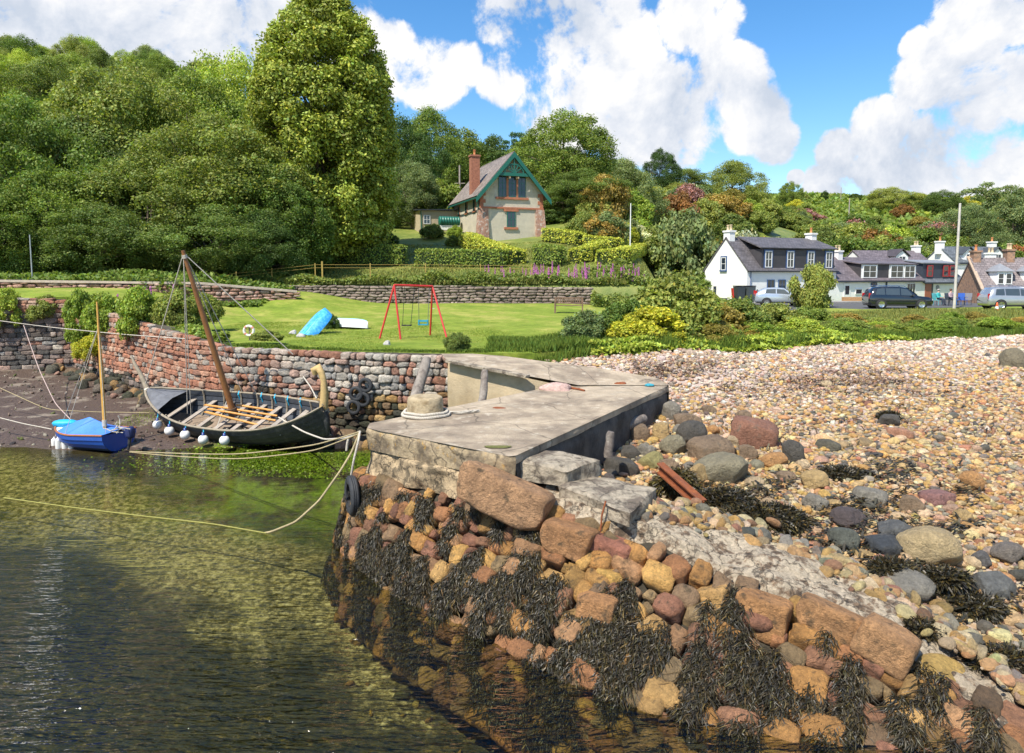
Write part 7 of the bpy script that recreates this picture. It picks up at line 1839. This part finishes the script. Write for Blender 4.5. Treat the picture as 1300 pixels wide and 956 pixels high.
BLB=[(40,40,120),(150,50,110),(250,70,100),(370,50,90),(440,60,70),(505,75,55),(550,92,58),(590,80,35),
(690,60,85),(765,60,80),(640,95,45),(720,130,80),(810,95,48),(850,150,85),(920,110,62),(955,150,52),(800,175,55),(640,20,50),(760,5,70),(985,180,34),(890,15,60),(700,170,45),
(1065,195,34),(1120,165,42),(1185,95,46),(1228,50,48),(1165,58,22),(1240,130,55),(1292,110,50),(1190,195,62),(1110,225,52),(1270,225,62),(1245,0,50),(1300,5,50),(1055,232,36),(1010,225,12)]
m=None
for (px,py,r) in BLB:
    d=ray(px,py).normalized(); dp=nt.nodes.new('ShaderNodeVectorMath'); dp.operation='DOT_PRODUCT'; L(D,dp.inputs[0]); dp.inputs[1].default_value=d
    a=math.atan(r*.9/FOC); mr=nt.nodes.new('ShaderNodeMapRange'); mr.interpolation_type='SMOOTHSTEP'; mr.inputs['From Min'].default_value=math.cos(a*1.30); mr.inputs['From Max'].default_value=math.cos(a*.35); L(dp.outputs['Value'],mr.inputs['Value'])
    m=mr.outputs[0] if m is None else math_n(nt,'MAXIMUM',m,mr.outputs[0])
# more clouds outside the photographed part of the sky
n0=noise(nt,2.2,3,.5,D); bk=nt.nodes.new('ShaderNodeMapRange'); L(n0,bk.inputs['Value']); bk.inputs['From Min'].default_value=.48; bk.inputs['From Max'].default_value=.62
sxyz=nt.nodes.new('ShaderNodeSeparateXYZ'); L(D,sxyz.inputs[0]); back=math_n(nt,'MULTIPLY',math_n(nt,'SUBTRACT',.45,sxyz.outputs[1]),4,True)
m=math_n(nt,'MAXIMUM',m,math_n(nt,'MULTIPLY',bk.outputs[0],back))
m=math_n(nt,'MULTIPLY',m,.80)
nf=noise(nt,7,10,.62,D,.25); nf2=noise(nt,26,6,.6,D,.2)
dens=math_n(nt,'ADD',m,math_n(nt,'MULTIPLY',math_n(nt,'SUBTRACT',nf,.5),2.5)); dens=math_n(nt,'ADD',dens,math_n(nt,'MULTIPLY',math_n(nt,'SUBTRACT',nf2,.5),.35))
al=nt.nodes.new('ShaderNodeMapRange'); al.interpolation_type='SMOOTHSTEP'; L(dens,al.inputs['Value']); al.inputs['From Min'].default_value=.46; al.inputs['From Max'].default_value=.72
# shading: compare with the noise a little way towards the sun (up-left)
off=nt.nodes.new('ShaderNodeVectorMath'); off.operation='ADD'; L(D,off.inputs[0]); off.inputs[1].default_value=(-.03,0,.045)
nfo=noise(nt,7,10,.62,off.outputs[0],.25)
df=math_n(nt,'SUBTRACT',nf,nfo); 
low=nt.nodes.new('ShaderNodeMapRange'); L(noise(nt,3.2,3,.5,D),low.inputs['Value']); low.inputs['From Min'].default_value=.35; low.inputs['From Max'].default_value=.68
sh=math_n(nt,'ADD',math_n(nt,'MULTIPLY',df,2.6),.62); sh=math_n(nt,'SUBTRACT',sh,math_n(nt,'MULTIPLY',low.outputs[0],.42)); 
cr=ramp(nt,[(0,(2.7,3.0,3.5)),(.35,(3.6,3.75,4.05)),(.7,(4.6,4.55,4.5))]); L(math_n(nt,'MULTIPLY',sh,1.0,True),cr.inputs[0])
colr=mixc(nt,al.outputs[0],hs.outputs[0],cr.outputs[0]); L(colr,bg.inputs[0])
cam=bpy.data.cameras.new('camera'); co=bpy.data.objects.new('camera',cam); COL.objects.link(co); co.location=(0,0,EYE); co.rotation_euler=(PI/2-PITCH,0,0)
cam.sensor_width=36; cam.lens=36*FOC/1300; cam.shift_y=-(478-433.5)/1300; cam.clip_end=3000; cam.clip_start=.1
scene.camera=co
scene.view_settings.view_transform='Standard'; scene.view_settings.look='None'; scene.view_settings.exposure=0.66; scene.view_settings.gamma=1; scene.view_settings.use_curve_mapping=False
scene.cycles.max_bounces=6; scene.cycles.diffuse_bounces=3; scene.cycles.glossy_bounces=3; scene.cycles.transparent_max_bounces=8; scene.cycles.transmission_bounces=3
scene.cycles.caustics_reflective=False; scene.cycles.caustics_refractive=False; scene.cycles.use_denoising=True
print('objects',len(scene.objects))
